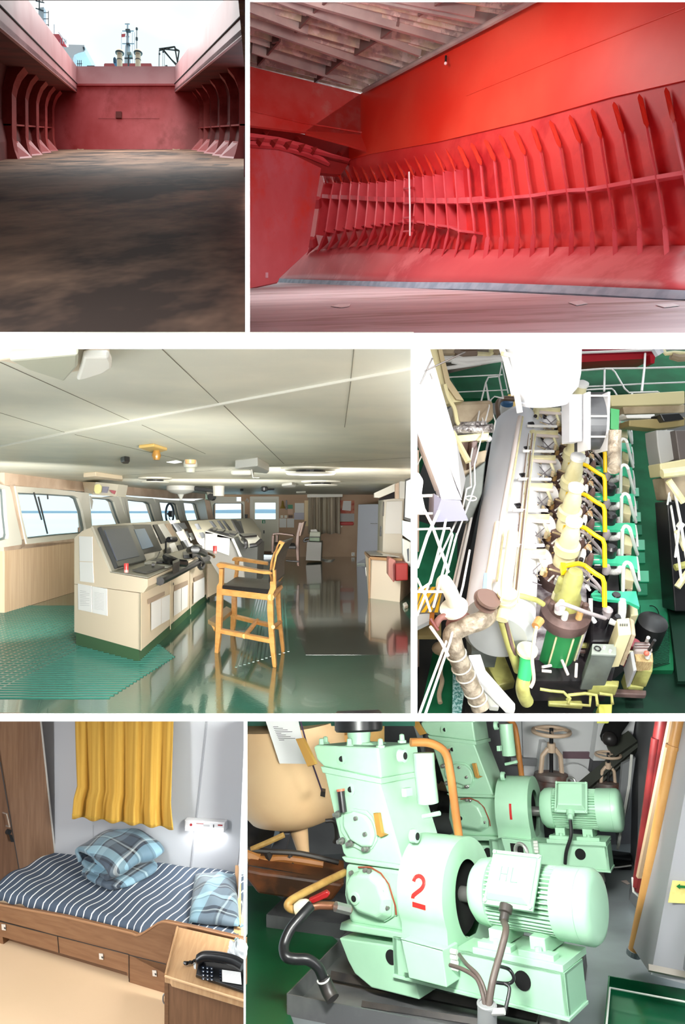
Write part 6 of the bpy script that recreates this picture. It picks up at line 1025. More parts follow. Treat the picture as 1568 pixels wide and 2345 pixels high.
# ================================================================ 5: crew cabin, lower left
F5=-1.9; BZ=-1.70
def woodm(name,c,c2,sc=3,st_=(1,1,.12),rough=.45): return mat(name,c,rough,c2=c2,scale=sc*6,stretch=st_,lo=.35,hi=.65,dist=.6,detail=6)
wd=woodm('cabin_wood',(136,98,68),(122,84,56),2,(.6,.6,6)); wdt=woodm('cabin_wood_pale',(196,156,114),(182,140,98),2,(6,.7,1)); wdw=woodm('wardrobe_wood',(150,116,90),(132,98,74),2,(6,6,.4))
wgr=mat('cabin_wall_grey',(172,174,178),.5)
A5=G(125,1957,BZ); B5=G(0,2022,BZ); C5=G(548,2003,BZ)
fb0=G(0,2160,F5); fb1=G(380,2275,F5)
fW5,nW5=vpl(A5,C5); fD5,nD5=vpl(A5,B5); fB5,nB5=vpl(fb0,fb1)
Ld=(fb1-fb0).normalized(); Wd=V(-Ld.y,Ld.x,0)
st(MB().slab([V(-3.2,2.55,F5),V(-.1405*2.55,2.55,F5),V(-.1405*3.9,3.9,F5),V(-3.2,3.9,F5)],V(0,0,-.05)).ob('floor',mat('cabin_floor',(222,190,156),.55,c2=(214,184,148),scale=1.2)),'plain cream beige cabin floor','floor')
ww=st(MB().slab([fW5(60,1640),fW5(560,1640),fW5(560,2150),fW5(60,2150)],nW5*.04).ob('wall_back',wgr),'plain grey cabin wall behind the bed','wall')
MB().tube([fW5(475,1645,.0),fW5(437,1990,.0)],.004,6).ob('panel_joint',mat('joint_grey',(150,152,156),.4),ww); MB().tube([fW5(471.5,1645,.0),fW5(434,1990,.0)],.002,6).ob('panel_joint',mat('joint_grey',(0,0,0)),ww)
MB().slab([fW5(213,1890,.001),fW5(213.8,1890,.001),fW5(213.8,1930,.001),fW5(213,1930,.001)],nW5*.002).ob('panel_joint',mat('joint_grey',(0,0,0)),ww)
rw0=fW5(558,1880); rw0b=V(rw0.x,rw0.y,0); 
st(MB().slab([fW5(560,1640),fW5(559,1860),fW5(541,1992),fW5(541,2150),fW5(541,2150)+V(.033,-.25,0),fW5(560,1640)+V(.033,-.25,0)],V(.003,.01,0)).ob('wall_right',mat('cabin_wall_pale',(186,188,194),.5)),'narrow pale grey wall at the foot of the light','wall')
# wardrobe
t=thing('wardrobe','brown wood grain wardrobe left of the bed with door handle and key','wardrobe',B5)
nd=-nD5 if nD5.x>0 else nD5
MB().slab([fD5(90,1640),fD5(124,1958),fD5(45,1998),fD5(0,1745),fD5(0,1640)],nd*.12).ob('side_panel',wdw,t)
MB().slab([fD5(0,1715),fD5(45,1998),fD5(45,2002),fD5(-14,2032),fD5(-14,1640),fD5(0,1640)],nd*.12).ob('door',woodm('wardrobe_door',(128,94,70),(112,80,58),2,(6,6,.4)),t)
MB().slab([fD5(90,1640,-.001),fD5(93,1640,-.001),fD5(127,1957,-.001),fD5(124,1957,-.001)],nd*-.004).ob('edge_trim',mat('trim_pale',(200,196,190),.4),t)
MB().tube([fD5(0,1745)-nd*.002,fD5(45,2000)-nd*.002],.0018,5).ob('door_gap',dk3,t)
h0,h1=fD5(7,1861)-nd*.025,fD5(14,1891)-nd*.025
MB().tube([h0+nd*.025,h0,h1,h1+nd*.025],.0035,8).ob('handle',mat('chrome',(200,196,190),.25,metal=.8),t,smooth=True)
tt=MB().cyl(fD5(17,1904)-nd*.0,fD5(17,1904)-nd*.015,.012,.011,14).ob('lock',blk3,t); MB().slab([fD5(15,1908)-nd*.018,fD5(22,1910)-nd*.018,fD5(26,1926)-nd*.02,fD5(20,1926)-nd*.02],nd*.004).ob('key',blk3,tt,label='black key and tag')
# bed
t=thing('berth','brown wooden bed frame with drawers and a raised end board','bed',fb0)
fb=lambda l:[fB5(*p) for p in l]
MB().slab(fb([(-12,2070),(0,2072),(150,2100),(300,2137),(312,2142),(322,2140),(332,2134),(362,2114),(372,2111),(382,2112),(450,2126),(560,2152),(560,2260),(380,2232),(295,2187),(-12,2105)]),nB5*.02).ob('front_board',wd,t,bevel=.002)
MB().tube(fb([(-12,2070),(0,2072),(150,2100),(300,2137),(312,2142),(322,2140),(332,2134),(362,2114),(372,2111),(382,2112),(450,2126),(560,2152)]),.0045,6).ob('edge_band',mat('edge_band',(160,118,84),.4),t)
MB().slab(fb([(-12,2108.5),(131,2143),(134,2182),(6,2146),(-12,2141)]),nB5*.02).ob('drawer',wd,t,bevel=.001); MB().slab(fb([(132.5,2143.5),(294,2187),(295,2245),(290,2227),(136,2182.5)]),nB5*.02).ob('drawer',wd,t,bevel=.001)
MB().slab(fb([(295.5,2187),(380,2207),(380,2276),(296,2250)]),nB5*.02).ob('door',wd,t,bevel=.001)
MB().slab([p-nB5*-.03 for p in fb([(-12,2135),(300,2225),(300,2252),(-12,2163)])],nB5*.02).ob('plinth',woodm('plinth_wood',(112,80,56),(100,70,48),2,(.6,.6,6)),t)
MB().slab(fb([(-12,2140),(6,2146),(8,2162),(-12,2158)]),nB5*.03).ob('foot',wd,t)
b=MB()
for l in (((-12,2107),(294,2185.5)),((131.5,2143),(135,2182)),((295,2186),(295.5,2248)),((295,2187),(380,2208))): b.tube([fB5(*l[0],.001),fB5(*l[1],.001)],.0016,5)
b.ob('gap_line',blk3,t)
for q,(u,v) in enumerate(((9,2123),(232,2190),(354,2228.5))):
    s_=MB().slab([fB5(u-5,v-7,.002),fB5(u+4,v-6,.002),fB5(u+5,v+7.5,.002),fB5(u-4,v+6,.002)],nB5*-.002).ob('label_sticker',mat('sticker',(214,206,196),.5),t)
    MB().slab([fB5(u+0,v+0,.005),fB5(u+4,v+1,.005),fB5(u+4,v+5,.005),fB5(u+1,v+4,.005)],nB5*-.001).ob('sticker_mark',dk3,s_)
MB().slab([fW5(538,1981),fW5(545,1985),V(*G(556,2150,BZ).to_tuple())+V(0,-.15,.0),V(*G(546,2160,BZ).to_tuple())+V(0,-.15,0)],V(.015,0,0)).ob('headboard',wdt,t,bevel=.002) 
MB().slab([G(0,2019,BZ+.006),G(127,1954,BZ+.006),G(130,1959,BZ+.006),G(-2,2028,BZ+.006)],V(0,0,-.03)).ob('side_rail',mat('edge_band',(0,0,0)),t)
# mattress with striped sheet
sm=bpy.data.materials.new('striped_sheet'); sm.use_nodes=True; n=sm.node_tree.nodes; l=sm.node_tree.links; bs=n['Principled BSDF']; bs.inputs['Roughness'].default_value=.85
tcn=n.new('ShaderNodeTexCoord'); mpn=n.new('ShaderNodeMapping'); mpn.inputs['Rotation'].default_value=(0,0,-math.atan2(Ld.y,Ld.x)+.0)
l.new(tcn.outputs['Object'],mpn.inputs[0]); 
wv=n.new('ShaderNodeTexNoise'); wv.inputs['Scale'].default_value=7; wv.inputs['Detail'].default_value=1; l.new(tcn.outputs['Object'],wv.inputs['Vector'])
sp=n.new('ShaderNodeSeparateXYZ'); l.new(mpn.outputs[0],sp.inputs[0])
def mth(op,a,b_): 
    q=n.new('ShaderNodeMath'); q.operation=op
    for i,x in enumerate((a,b_)):
        if hasattr(x,'links'): l.new(x,q.inputs[i])
        else: q.inputs[i].default_value=x
    return q.outputs[0]
xx=mth('ADD',sp.outputs['X'],mth('MULTIPLY',mth('SUBTRACT',wv.outputs[0],.5),.028)); fr=mth('FRACT',mth('MULTIPLY',xx,1/.0365),0.0)
stp=mth('LESS_THAN',fr,.15); mx=n.new('ShaderNodeMix'); mx.data_type='RGBA'; mx.inputs[6].default_value=lin((66,78,94)); mx.inputs[7].default_value=lin((226,228,226)); l.new(stp,mx.inputs[0]); l.new(mx.outputs[2],bs.inputs['Base Color'])
m0,m1=fb0-Ld*.10+Wd*.024,fb0+Ld*1.17+Wd*.034; m0.z=m1.z=BZ
m2,m3=0,0
m0,m1,m2,m3=m0,m1,C5+V(.03,0,0),A5+V(-.02,.02,0)
rn=random.Random(3); ph=[(rn.uniform(4,16),rn.uniform(4,16),rn.uniform(0,6)) for _ in range(9)]
def mt(a,c):
    p=m0.lerp(m1,a).lerp(m3.lerp(m2,a),c); h=.012*sum(math.sin(x*a*1.6+y*c+z)*.3 for x,y,z in ph)/1.2
    e=min(c/.045,1); h+=-.030*(1-e)**2; h+=.004*math.sin(a*90)*(1-min(c/.15,1)); e2=min((1-c)/.05,1); h-=.01*(1-e2)
    return p+V(0,0,h+.006)-Wd*(.004*(1-e)*math.sin(a*70))
b=MB(); b.grid(mt,150,36)
k=b.ob('mattress',sm,None,smooth='all',solid=.02); tag(k,'mattress in a dark blue sheet with thin white stripes','mattress')
def plaid(name,sc,rot,cA,cB):
    m=bpy.data.materials.new(name); m.use_nodes=True; n=m.node_tree.nodes; l=m.node_tree.links; bs=n['Principled BSDF']; bs.inputs['Roughness'].default_value=.6; bs.inputs['Sheen Weight'].default_value=.2
    tcn=n.new('ShaderNodeTexCoord'); mpn=n.new('ShaderNodeMapping'); mpn.inputs['Rotation'].default_value=rot; mpn.inputs['Scale'].default_value=sc; l.new(tcn.outputs['Object'],mpn.inputs[0]); sp=n.new('ShaderNodeSeparateXYZ'); l.new(mpn.outputs[0],sp.inputs[0])
    outs=[]
    for ax,cols in (('X',cA),('Y',cB)):
        f=n.new('ShaderNodeMath'); f.operation='FRACT'; l.new(sp.outputs[ax],f.inputs[0]); r=n.new('ShaderNodeValToRGB'); r.color_ramp.interpolation='CONSTANT'
        e=r.color_ramp.elements; e[0].position=0; e[0].color=lin(cols[0][1]); e[1].position=cols[1][0]; e[1].color=lin(cols[1][1])
        for p,c in cols[2:]: q=e.new(p); q.color=lin(c)
        l.new(f.outputs[0],r.inputs[0]); outs.append(r.outputs[0])
    x=n.new('ShaderNodeMix'); x.data_type='RGBA'; x.blend_type='MIX'; x.inputs[0].default_value=.5; l.new(outs[0],x.inputs[6]); l.new(outs[1],x.inputs[7]); l.new(x.outputs[2],bs.inputs['Base Color']); return m
ca=[(0,(48,60,74)),(.28,(18,24,36)),(.33,(96,108,116)),(.37,(176,182,182)),(.41,(22,30,42)),(.47,(110,146,164)),(.76,(140,176,190)),(.80,(30,40,56)),(.85,(96,112,124))]
cb=[(0,(76,92,104)),(.2,(16,22,34)),(.25,(150,160,160)),(.30,(26,34,46)),(.36,(58,72,86)),(.62,(16,22,34)),(.67,(72,88,100)),(.72,(140,176,190)),(.94,(44,56,72))]
pq=plaid('plaid_quilt',(5.2,5.2,5.2),(0,.25,.45),ca,cb); pqs=plaid('plaid_pillow',(4.6,6.4,4),(0,0,.2),[(0,(54,66,78)),(.25,(18,26,38)),(.3,(130,140,140)),(.34,(18,26,40)),(.42,(72,84,94)),(.66,(122,162,176)),(.95,(60,74,88))],[(0,(96,112,124)),(.3,(26,34,48)),(.36,(150,160,160)),(.4,(28,36,50)),(.5,(110,128,140)),(.82,(28,36,50)),(.86,(150,176,186))])
# rolled quilt
def blob(c,ax,ay,az,rx,ry,rz,m_,name,par,p=2.6,nn=40,wr=.012,seed=1):
    rr=random.Random(seed); q=[(rr.uniform(5,14),rr.uniform(5,14),rr.uniform(0,6)) for _ in range(6)]
    sp_=lambda x:math.copysign(abs(x)**(2/p),x)
    def fn(a,c2):
        th=-math.pi/2+math.pi*c2; f=2*math.pi*a
        k=1+wr*sum(math.sin(x*math.cos(f)+y*th+z) for x,y,z in q)
        return c+ax*rx*sp_(math.cos(th))*sp_(math.cos(f))*k+ay*ry*sp_(math.cos(th))*sp_(math.sin(f))*k+az*rz*sp_(math.sin(th))*k
    return MB().grid(fn,nn,nn//2).ob(name,m_,par,smooth='all')
t=thing('rolled_quilt','folded blue plaid quilt rolled up in the middle of the bed','quilt',G(270,2010,BZ+.02))
q0=G(273,1985,BZ+.02)
ax=V(.80,-.60,0); ay=V(.60,.80,0); az=V(0,0,1)
QS=.92
def roll(path,w0,w1,thk,name,seed):  # a padded sheet folded in section, then run across the bed
    b=MB(); rr=random.Random(seed)
    sec=spline(path,7)
    def fn(a,c):
        k=a*(len(sec)-1); i=min(int(k),len(sec)-2); p=sec[i].lerp(sec[i+1],k-i)
        pinch=1-.10*(2*c-1)**2
        return q0+ax*(QS*p.x*pinch+.004*math.sin(c*9+a*20))+ay*QS*(w0+(w1-w0)*c+.012*math.sin(a*7+1))+az*(QS*p.y*(1-.16*abs(2*c-1)**3)+.006*math.sin(c*11+a*13))
    b.grid(fn,70,24); return b.ob(name,pq,t,smooth='all',solid=thk)
blob(q0+az*.07+ay*.016,ax,ay,az,.128,.124,.052,pq,'quilt_roll',t,p=3.0,wr=.012,seed=4,nn=56)
roll([V(-.15,.05,0),V(-.175,.09,0),V(-.12,.135,0),V(.0,.15,0),V(.12,.125,0),V(.165,.08,0),V(.10,.045,0),V(-.05,.04,0),V(-.13,.045,0)],-.155,.165,.022,'outer_fold',2)
blob(q0+V(.02,-.045,.014),ax,ay,az,.15,.14,.020,pq,'lower_fold',t,p=3.4,seed=9,nn=48)
blob(q0+ax*.105-ay*.075+az*.010,ax,ay,az,.065,.055,.016,pq,'corner_flap',t,p=3,seed=12)
# pillow
pc=G(492,2066,BZ+.04); px_=V(.97,-.24,0).normalized(); py_=V(-px_.y,px_.x,0)
t=thing('plaid_pillow','blue and grey plaid pillow at the right end of the bed','pillow',pc)
pA,pB,pC_,pD=G(432,2112,BZ+.03),G(549,2122,BZ+.03),G(541,2004,BZ+.03),G(446,2004,BZ+.03)
def pil(sgn):
    def fn(a,c):
        p=pA.lerp(pB,a).lerp(pD.lerp(pC_,a),c); e=(4*a*(1-a))**.45*(4*c*(1-c))**.45; return p+V(0,0,sgn*(.052 if sgn>0 else .03)*e+.006*math.sin(a*13+c*7)*e)
    return fn
MB().grid(pil(1),30,30).grid(pil(-1),30,30).ob('pillow_case',pqs,t,smooth='all',merge=True)
for c_ in (pA,pB,pC_,pD): MB().slab([c_,c_+V(.014,.006,.004),c_+V(.004,.014,.008)],V(0,0,-.006)).ob('corner',pqs,t)
# curtain
cy=mat('curtain_yellow',(196,156,66),.85,c2=(178,136,50),scale=2.2,stretch=(30,30,.5),lo=.3,hi=.7,bump=.1,bscale=60)
L5=[(172,1640),(174,1720),(177,1800),(169,1830),(165,1872)]; R5=[(397,1640),(394,1740),(391,1840),(393,1865),(397,1898)]
def pol(P_,t_):
    k=t_*(len(P_)-1); i=min(int(k),len(P_)-2); f=k-i; return P_[i][0]+(P_[i+1][0]-P_[i][0])*f,P_[i][1]+(P_[i+1][1]-P_[i][1])*f
def cfn(a,c):
    l_=pol(L5,c); r_=pol(R5,c); s_=math.sin(a*2*math.pi*5.2+.6)+.35*math.sin(a*2*math.pi*13+c*2)
    u=l_[0]+(r_[0]-l_[0])*a; v=l_[1]+(r_[1]-l_[1])*a+(3.5*math.sin(a*2*math.pi*5.2+1.2) if c>.97 else 0)
    return fW5(u,v,.075+.018*s_*(.7+.5*c)+.02*c)
k=MB().grid(cfn,140,20).ob('curtain',cy,None,smooth='all',solid=.003); tag(k,'mustard yellow window curtain hanging on the grey cabin wall','curtain')
b=MB(); b.grid(lambda a,c:cfn(a,.955+.012*c)+(-nW5)*.003,140,1); b.ob('hem',mat('hem_yellow',(186,150,54),.8),k,solid=.001)
# bunk light
t=thing('reading_light','white reading light with lit tube on the wall above the pillow','light',fW5(475,1885))
e5=-nW5*.05
MB().slab([fW5(431,1871),fW5(521,1876),fW5(519,1899),fW5(430,1893)],e5*.75).ob('housing',mat('lamp_housing',(214,214,216),.4),t,bevel=.003)
MB().slab([fW5(433,1884)+e5*.78,fW5(518,1889)+e5*.78,fW5(517,1899)+e5*.78,fW5(432,1893.5)+e5*.78],-e5*.5).ob('diffuser',mat('tube_lit',(255,255,252),.4,emit=5),t)
MB().cyl(fW5(445,1880.5)+e5*.76,fW5(445,1880.5)+e5*.82,.006,.006,12).ob('button',mat('button_red',(160,36,40),.4),t); MB().slab([fW5(506,1880)+e5*.76,fW5(516,1880.5)+e5*.76,fW5(516,1883)+e5*.76,fW5(506,1882.5)+e5*.76],e5*.05).ob('button',mat('button_red',(0,0,0)),t)
MB().slab([fW5(457,1877)+e5*.76,fW5(473,1878)+e5*.76,fW5(473,1879)+e5*.76,fW5(457,1878)+e5*.76],e5*.03).ob('label_stripe',mat('button_red',(0,0,0)),t); MB().slab([fW5(473,1880)+e5*.76,fW5(487,1881)+e5*.76,fW5(487,1885)+e5*.76,fW5(473,1884)+e5*.76],e5*.03).ob('socket',mat('lamp_grey',(180,180,184),.4),t); MB().slab([fW5(495,1880)+e5*.76,fW5(497,1880)+e5*.76,fW5(497,1887)+e5*.76,fW5(495,1887)+e5*.76],e5*.03).ob('switch',dk3,t)
for u0,v0 in ((430.5,1882),(520,1887)): MB().slab([fW5(u0-2,v0-10),fW5(u0+1,v0-10),fW5(u0+1,v0+9),fW5(u0-2,v0+8)],e5*.6).ob('end_cap',mat('lamp_housing',(0,0,0)),t)
la=bpy.data.lights.new('reading_light_lamp','AREA'); la.shape='RECTANGLE'; la.size=.16; la.size_y=.03; la.energy=.5; lo=bpy.data.objects.new('reading_light_lamp',la); COL.objects.link(lo); lo.location=fW5(475,1902)-nW5*.035; lo.rotation_euler=(0,0,math.atan2(nW5.x,-nW5.y)*0)
# nightstand
NZ=-1.60; g=lambda u,v,z=NZ:G(u,v,z)
t=thing('bedside_cabinet','brown bedside cabinet with pale top at the lower right of the cabin','cabinet',g(470,2230))
top=[g(405,2122),g(560,2157),g(560,2292),g(393,2243),g(390,2237),g(377,2234)]
MB().slab(top,V(0,0,-.025)).ob('top',wdt,t,bevel=.002)
MB().tube([g(406,2123,NZ+.006),g(379,2232,NZ+.006)],.004,6).ob('raised_edge',wdt,t); MB().tube([g(378,2235,NZ+.004),g(392,2240,NZ+.006),g(560,2292,NZ+.006)],.004,6).ob('front_edge',mat('edge_pale',(214,172,128),.4),t)
p0,p1=g(379,2240,NZ-.025),g(560,2295,NZ-.025)
MB().slab([p0,p1,V(p1.x,p1.y,F5-.1),V(p0.x,p0.y,F5-.1)],V(-.04,.27,0)).ob('body',woodm('night_wood',(128,90,62),(112,78,52),2,(5,5,.5)),t)
MB().slab([p0+V(0,-.004,0),p0+V(.012,-.006,0),V(p0.x+.012,p0.y-.006,F5-.1),V(p0.x,p0.y-.004,F5-.1)],V(-.003,0,0)).ob('side_stile',wd,t)
hh=at(375,2285,2.44); MB().tube(spline([at(377,2276,2.45),at(373.5,2281,2.45),at(373.5,2293,2.45),at(377,2298,2.45)],4),.003,6).ob('handle',mat('chrome',(0,0,0)),t)
# telephone
t=thing('desk_telephone','black push button desk telephone on the bedside cabinet','telephone',g(500,2215))
pz=NZ+.002
MB().loft([g(447,2238,pz),g(560,2277,pz),g(560,2203,pz),g(455,2196,pz)],[g(449,2232,pz+.018),g(560,2269,pz+.012),g(560,2197,pz+.045),g(456,2186,pz+.04)]).ob('body',mat('phone_black',(16,17,20),.3),t,bevel=.004,seg=3)
a_,b_,c_,d_=g(449,2232,pz+.0185),g(560,2269,pz+.0125),g(560,2197,pz+.0455),g(456,2186,pz+.0405); pnn=(b_-a_).cross(d_-a_).normalized(); pnn=pnn if pnn.z>0 else -pnn
fp=lambda u,v,o=.001:onp(u,v,a_+pnn*o,pnn)
MB().slab([fp(508,2221,.002),fp(551,2227,.002),fp(553,2255,.002),fp(509,2248,.002)],pnn*.001).ob('memo_card',pap,t,label='white memo card under clear cover')
b=MB()
for i in range(8): b.slab([fp(509,2223.5+i*3.3,.0035),fp(551,2229+i*3.3,.0035),fp(551,2229.5+i*3.3,.0035),fp(509,2224+i*3.3,.0035)],pnn*.0003)
b.ob('card_lines',papg,t)
for j in range(4):
    for i in range(3):
        u=463+i*9.6+j*.2+2; v=2216.5+i*1.0+j*8.6; 
        if j<3 or True:
            MB().slab([fp(u-3,v-2.4,.002),fp(u+3,v-1.9,.002),fp(u+3,v+2.4,.002),fp(u-3,v+1.9,.002)],pnn*.003).ob('key_button',mat('key_blue',(36,46,62),.4),t)
            if True: MB().slab([fp(u-1,v-1,.0055),fp(u+1.2,v-.8,.0055),fp(u+1.2,v+1,.0055),fp(u-1,v+.8,.0055)],pnn*.0003).ob('key_mark',pap,t)
for j in range(4): MB().slab([fp(503,2222+j*6.5,.002),fp(506.5,2222.5+j*6.5,.002),fp(506.5,2224.5+j*6.5,.002),fp(503,2224+j*6.5,.002)],pnn*.003).ob('side_button',mat('key_blue',(0,0,0)),t)
MB().tube(spline([g(456,2196,pz+.055),g(468,2190,pz+.066),g(500,2192,pz+.07),g(535,2200,pz+.068),g(556,2212,pz+.06)],6),.017,12,rs=None).ob('handset',mat('phone_black',(0,0,0)),t,smooth=True)
MB().ball(g(458,2197,pz+.048),.017,sc=(1,1,.9)).ob('earpiece',mat('phone_black',(0,0,0)),t,smooth='all')
co=MB(); cp_=spline([g(456,2200,pz+.03),g(448,2200,pz+.012),g(436,2204,pz+.010),g(424,2206,pz+.010)],14); hx=[]
for i,p in enumerate(cp_): hx.append(p+V(0,math.sin(i*1.9)*.004,math.cos(i*1.9)*.004))
co.tube(hx,.003,6).ob('coiled_cord',mat('phone_black',(0,0,0)),t)
MB().cyl(g(428,2206,pz+.01),g(421,2204,pz+.01),.007,.005,8).ob('plug',mat('phone_black',(0,0,0)),t)
tag(MB().slab([g(442,2206,NZ+.001),g(449,2206,NZ+.001),g(448,2220,NZ+.001),g(444,2218,NZ+.001)],V(0,0,.002)).ob('paper_tag',pap),'small white paper tag beside the telephone','tag')
t=thing('plastic_bag','crumpled white plastic bag with turquoise stripe at the right edge','bag',g(545,2175,NZ))
blob(g(543,2183,NZ+.036),V(1,0,0),V(0,1,0),V(0,0,1),.032,.04,.040,mat('bag_white',(232,236,238),.5),'bag',t,p=2.2,wr=.10,seed=5,nn=44)
MB().slab([at(536,2150,2.50),at(545,2147,2.50),at(557,2170,2.49),at(557,2186,2.49),at(547,2176,2.485)],V(0,-.002,.001)).ob('turquoise_stripe',mat('turq',(150,214,214),.5),t)
# ================================================================ 6: air compressors, lower right
e6=V(.783,-.599,.190).normalized(); z6=V(.005,.233,.974); z6=(z6-e6*e6.dot(z6)).normalized(); y6=z6.cross(e6)
O6=at(820,2130,4.0); S6=.0025
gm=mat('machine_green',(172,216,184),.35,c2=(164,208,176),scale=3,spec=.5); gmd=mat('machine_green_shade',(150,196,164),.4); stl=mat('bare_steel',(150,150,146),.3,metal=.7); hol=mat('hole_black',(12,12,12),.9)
rdp=mat('stencil_red',(190,40,36),.5); brs=mat('brass_guard',(196,150,76),.35,metal=.3); cab=mat('cable_brown_grey',(84,72,66),.5); orp=mat('pipe_orange',(186,126,66),.4,c2=(168,108,54),scale=4)
peach=mat('tank_peach',(252,214,164),.45,c2=(244,202,152),scale=2); stg=mat('hall_grey',(150,152,154),.5); stw=mat('hall_white',(226,228,228),.5); dkm=mat('dark_metal',(38,36,36),.4,c2=(60,54,50),scale=5); grf=mat('floor_green6',(22,104,58),.35,c2=(16,88,48),scale=2,spec=.5); gfl=mat('floor_grey6',(136,144,146),.4,c2=(120,126,128),scale=1.6,spec=.5)
def lc(u,v,Y=0): # pixel -> machine coordinates on the plane at depth Y
    p=onp(u,v,O6+y6*(Y*S6),y6); d=(p-O6)/S6; return V(d.dot(e6),Y,d.dot(z6))
def lx(u,v,X): p=onp(u,v,O6+e6*(X*S6),e6); d=(p-O6)/S6; return V(X,d.dot(y6),d.dot(z6))
def lz(u,v,Z): p=onp(u,v,O6+z6*(Z*S6),z6); d=(p-O6)/S6; return V(d.dot(e6),d.dot(y6),Z)
def compressor(number,label,M):
    R3=M.to_3x3(); t=thing('air_compressor',label,'compressor',M.to_translation())
    def ob(b,nm,m_,par=None,**k): b.v=[M@p for p in b.v]; sc=R3.col[0].length; 
    def ob(b,nm,m_,par=None,bev=0,**k):
        b.v=[M@p for p in b.v]; return b.ob(nm,m_,par or t,bevel=bev*R3.col[0].length,**k)
    sl=lambda pp,Y,th:MB().slab([lc(u,v,Y) for u,v in pp],V(0,th,0))
    # crankcase and cylinder block
    ob(sl([(742,1768),(868,1792),(921,1975),(928,1985),(795,1965),(785,1955)],0,175),'cylinder_block',gm,bev=7,seg=3)
    ob(sl([(733,1755),(871,1783),(872,1796),(738,1770)],-6,188),'gasket_flange',gm,bev=2)
    ob(sl([(717,1712),(722,1706),(865,1712),(872,1783),(740,1755),(725,1740)],0,172),'cylinder_head',gm,bev=9,seg=3)
    ob(sl([(780,1962),(925,1982),(930,1994),(790,1975)],-8,180),'joint_flange',gm,bev=3)
    ob(sl([(790,1978),(930,1992),(960,2110),(945,2140),(800,2115),(786,2050)],0,190),'crankcase',gm,bev=10,seg=3)
    ob(sl([(780,2112),(930,2138),(935,2155),(776,2130)],-12,210),'foot_flange',gm,bev=3)
    # valve chest cover with bolts
    c=sl([(790,1858),(806,1852),(836,1856),(850,1870),(862,1900),(862,1925),(850,1945),(828,1950),(800,1935),(780,1905),(776,1880)],-7,8); cv=ob(c,'valve_plate',gm,bev=2)
    ob(sl([(783,1866),(806,1858),(832,1866),(848,1885),(855,1915),(848,1940),(826,1940),(800,1925),(784,1895)],-20,14),'valve_cover',gm,cv,bev=6,seg=3)
    for u,v in ((776,1864),(824,1872),(845,1908),(806,1930),(842,1942),(785,1925)): p=lc(u,v,-6); ob(MB().lathe(p,(0,-1,0),[(0,8),(8,8),(9,5),(20,5),(21,1)],8),'bolt',stl,cv)
    p=lc(786,1860,-30); q=lc(780,1812,-30); ob(MB().tube([p,q],9,12),'oil_filler',blk3,smooth=True); d=(q-p).normalized(); ob(MB().cyl(q,q+d*5,10,10,14),'filler_cap',mat('cap_orange',(206,110,80),.4))
    # crankcase door
    cc=lc(842,2040,-4); a=[lc(u,v,-8) for u,v in((806,1998),(826,1990),(860,1992),(885,2012),(902,2060),(900,2100),(880,2112),(826,2092),(800,2060),(794,2020))]
    dr=ob(MB().slab(a,V(0,9,0)),'door_flange',gm,bev=2)
    ob(MB().loft(a,[p.lerp(cc,.22)+V(0,-22,0) for p in a]),'crankcase_door',gm,dr,bev=6,seg=3)
    ob(MB().tube([lc(820,1986,-9),lc(848,1986,-9),lc(872,2000,-9),lc(890,2025,-9),lc(905,2075,-9),lc(907,2095,-9)],2,6),'gasket_line',mat('gasket_red',(150,70,50),.5),dr)
    p=lc(813,2057,-30); ob(MB().lathe(p+V(0,12,0),(0,-1,0),[(0,14),(16,13),(17,9)],16),'sight_glass',gm,dr,smooth=True); ob(MB().cyl(p+V(0,-6,0),p+V(0,-5.5,0),7,7,14),'glass',hol,dr)
    for u,v in ((848,1995),(849,2010),(879,2040),(889,2078),(806,1998),(838,1992)): p=lc(u,v,-14); ob(MB().lathe(p,(0,-1,0),[(0,5),(8,5),(9,2)],8),'bolt',stl,dr)
    for u,v,r_ in ((782,1738,14),(802,1808,15)): 
        k=ob(MB().lathe(lc(u,v,0),(0,-1,0),[(-2,r_),(4,r_),(5,r_*.7)],18),'boss',gm,smooth=True); ob(MB().cyl(lc(u,v,-5.3),lc(u,v,-6),7,7,12),'hole',hol,k)
    for X,u,v in ((176,923,1731),(176,951,1915)):
        p=lx(u,v,178); k=ob(MB().lathe(p,(1,0,0),[(-8,15),(4,14),(5,9)],18),'boss',gm,smooth=True); ob(MB().cyl(p+V(5.2,0,0),p+V(6,0,0),8,8,12),'hole',hol,k)
    p=lx(930,1814,176); ob(MB().bx(p.x-4,p.x+8,p.y-14,p.y+14,p.z-9,p.z+9),'pad',gm,bev=2)
    ob(sl([(818,1712),(823,1702),(845,1700),(855,1706),(856,1716)],60,60),'top_boss',gm,bev=3); p=lc(822,1692,80)
    ob(MB().lathe(p+V(0,0,-26),(0,0,1),[(0,40),(8,40),(10,30),(26,28),(34,30),(44,30)],20),'outlet_neck',gm,smooth=True); ob(MB().lathe(p+V(0,0,18),(0,0,1),[(0,58),(5,62),(45,62),(52,54)],24),'air_filter',blk3,smooth=True)
    for u,v,Y in ((736,1700,20),(871,1701,20),(800,1700,20),(920,1690,110),(745,1695,120)): p=lc(u,v,Y); ob(MB().lathe(p+V(0,0,-12),(0,0,1),[(0,11),(6,11),(7,7),(20,6),(22,2)],8),'head_bolt',gm)
    for uu,vv in (((852,1870),(878,1918)),): pass
    ob(sl([(854,1862),(866,1862),(874,1908),(884,1912),(871,1918),(862,1912)],-16,10),'brass_thermometer',brs,bev=1); ob(sl([(676,1692),(692,1690),(722,1750),(704,1756)],-30,10),'brass_gauge_guard',brs,bev=1)
    p=lx(985,1800,178); ob(MB().tube([lx(970,1724,195),lx(972,1760,195),lx(980,1838,195)],24,20),'side_cylinder',gm,smooth=True)
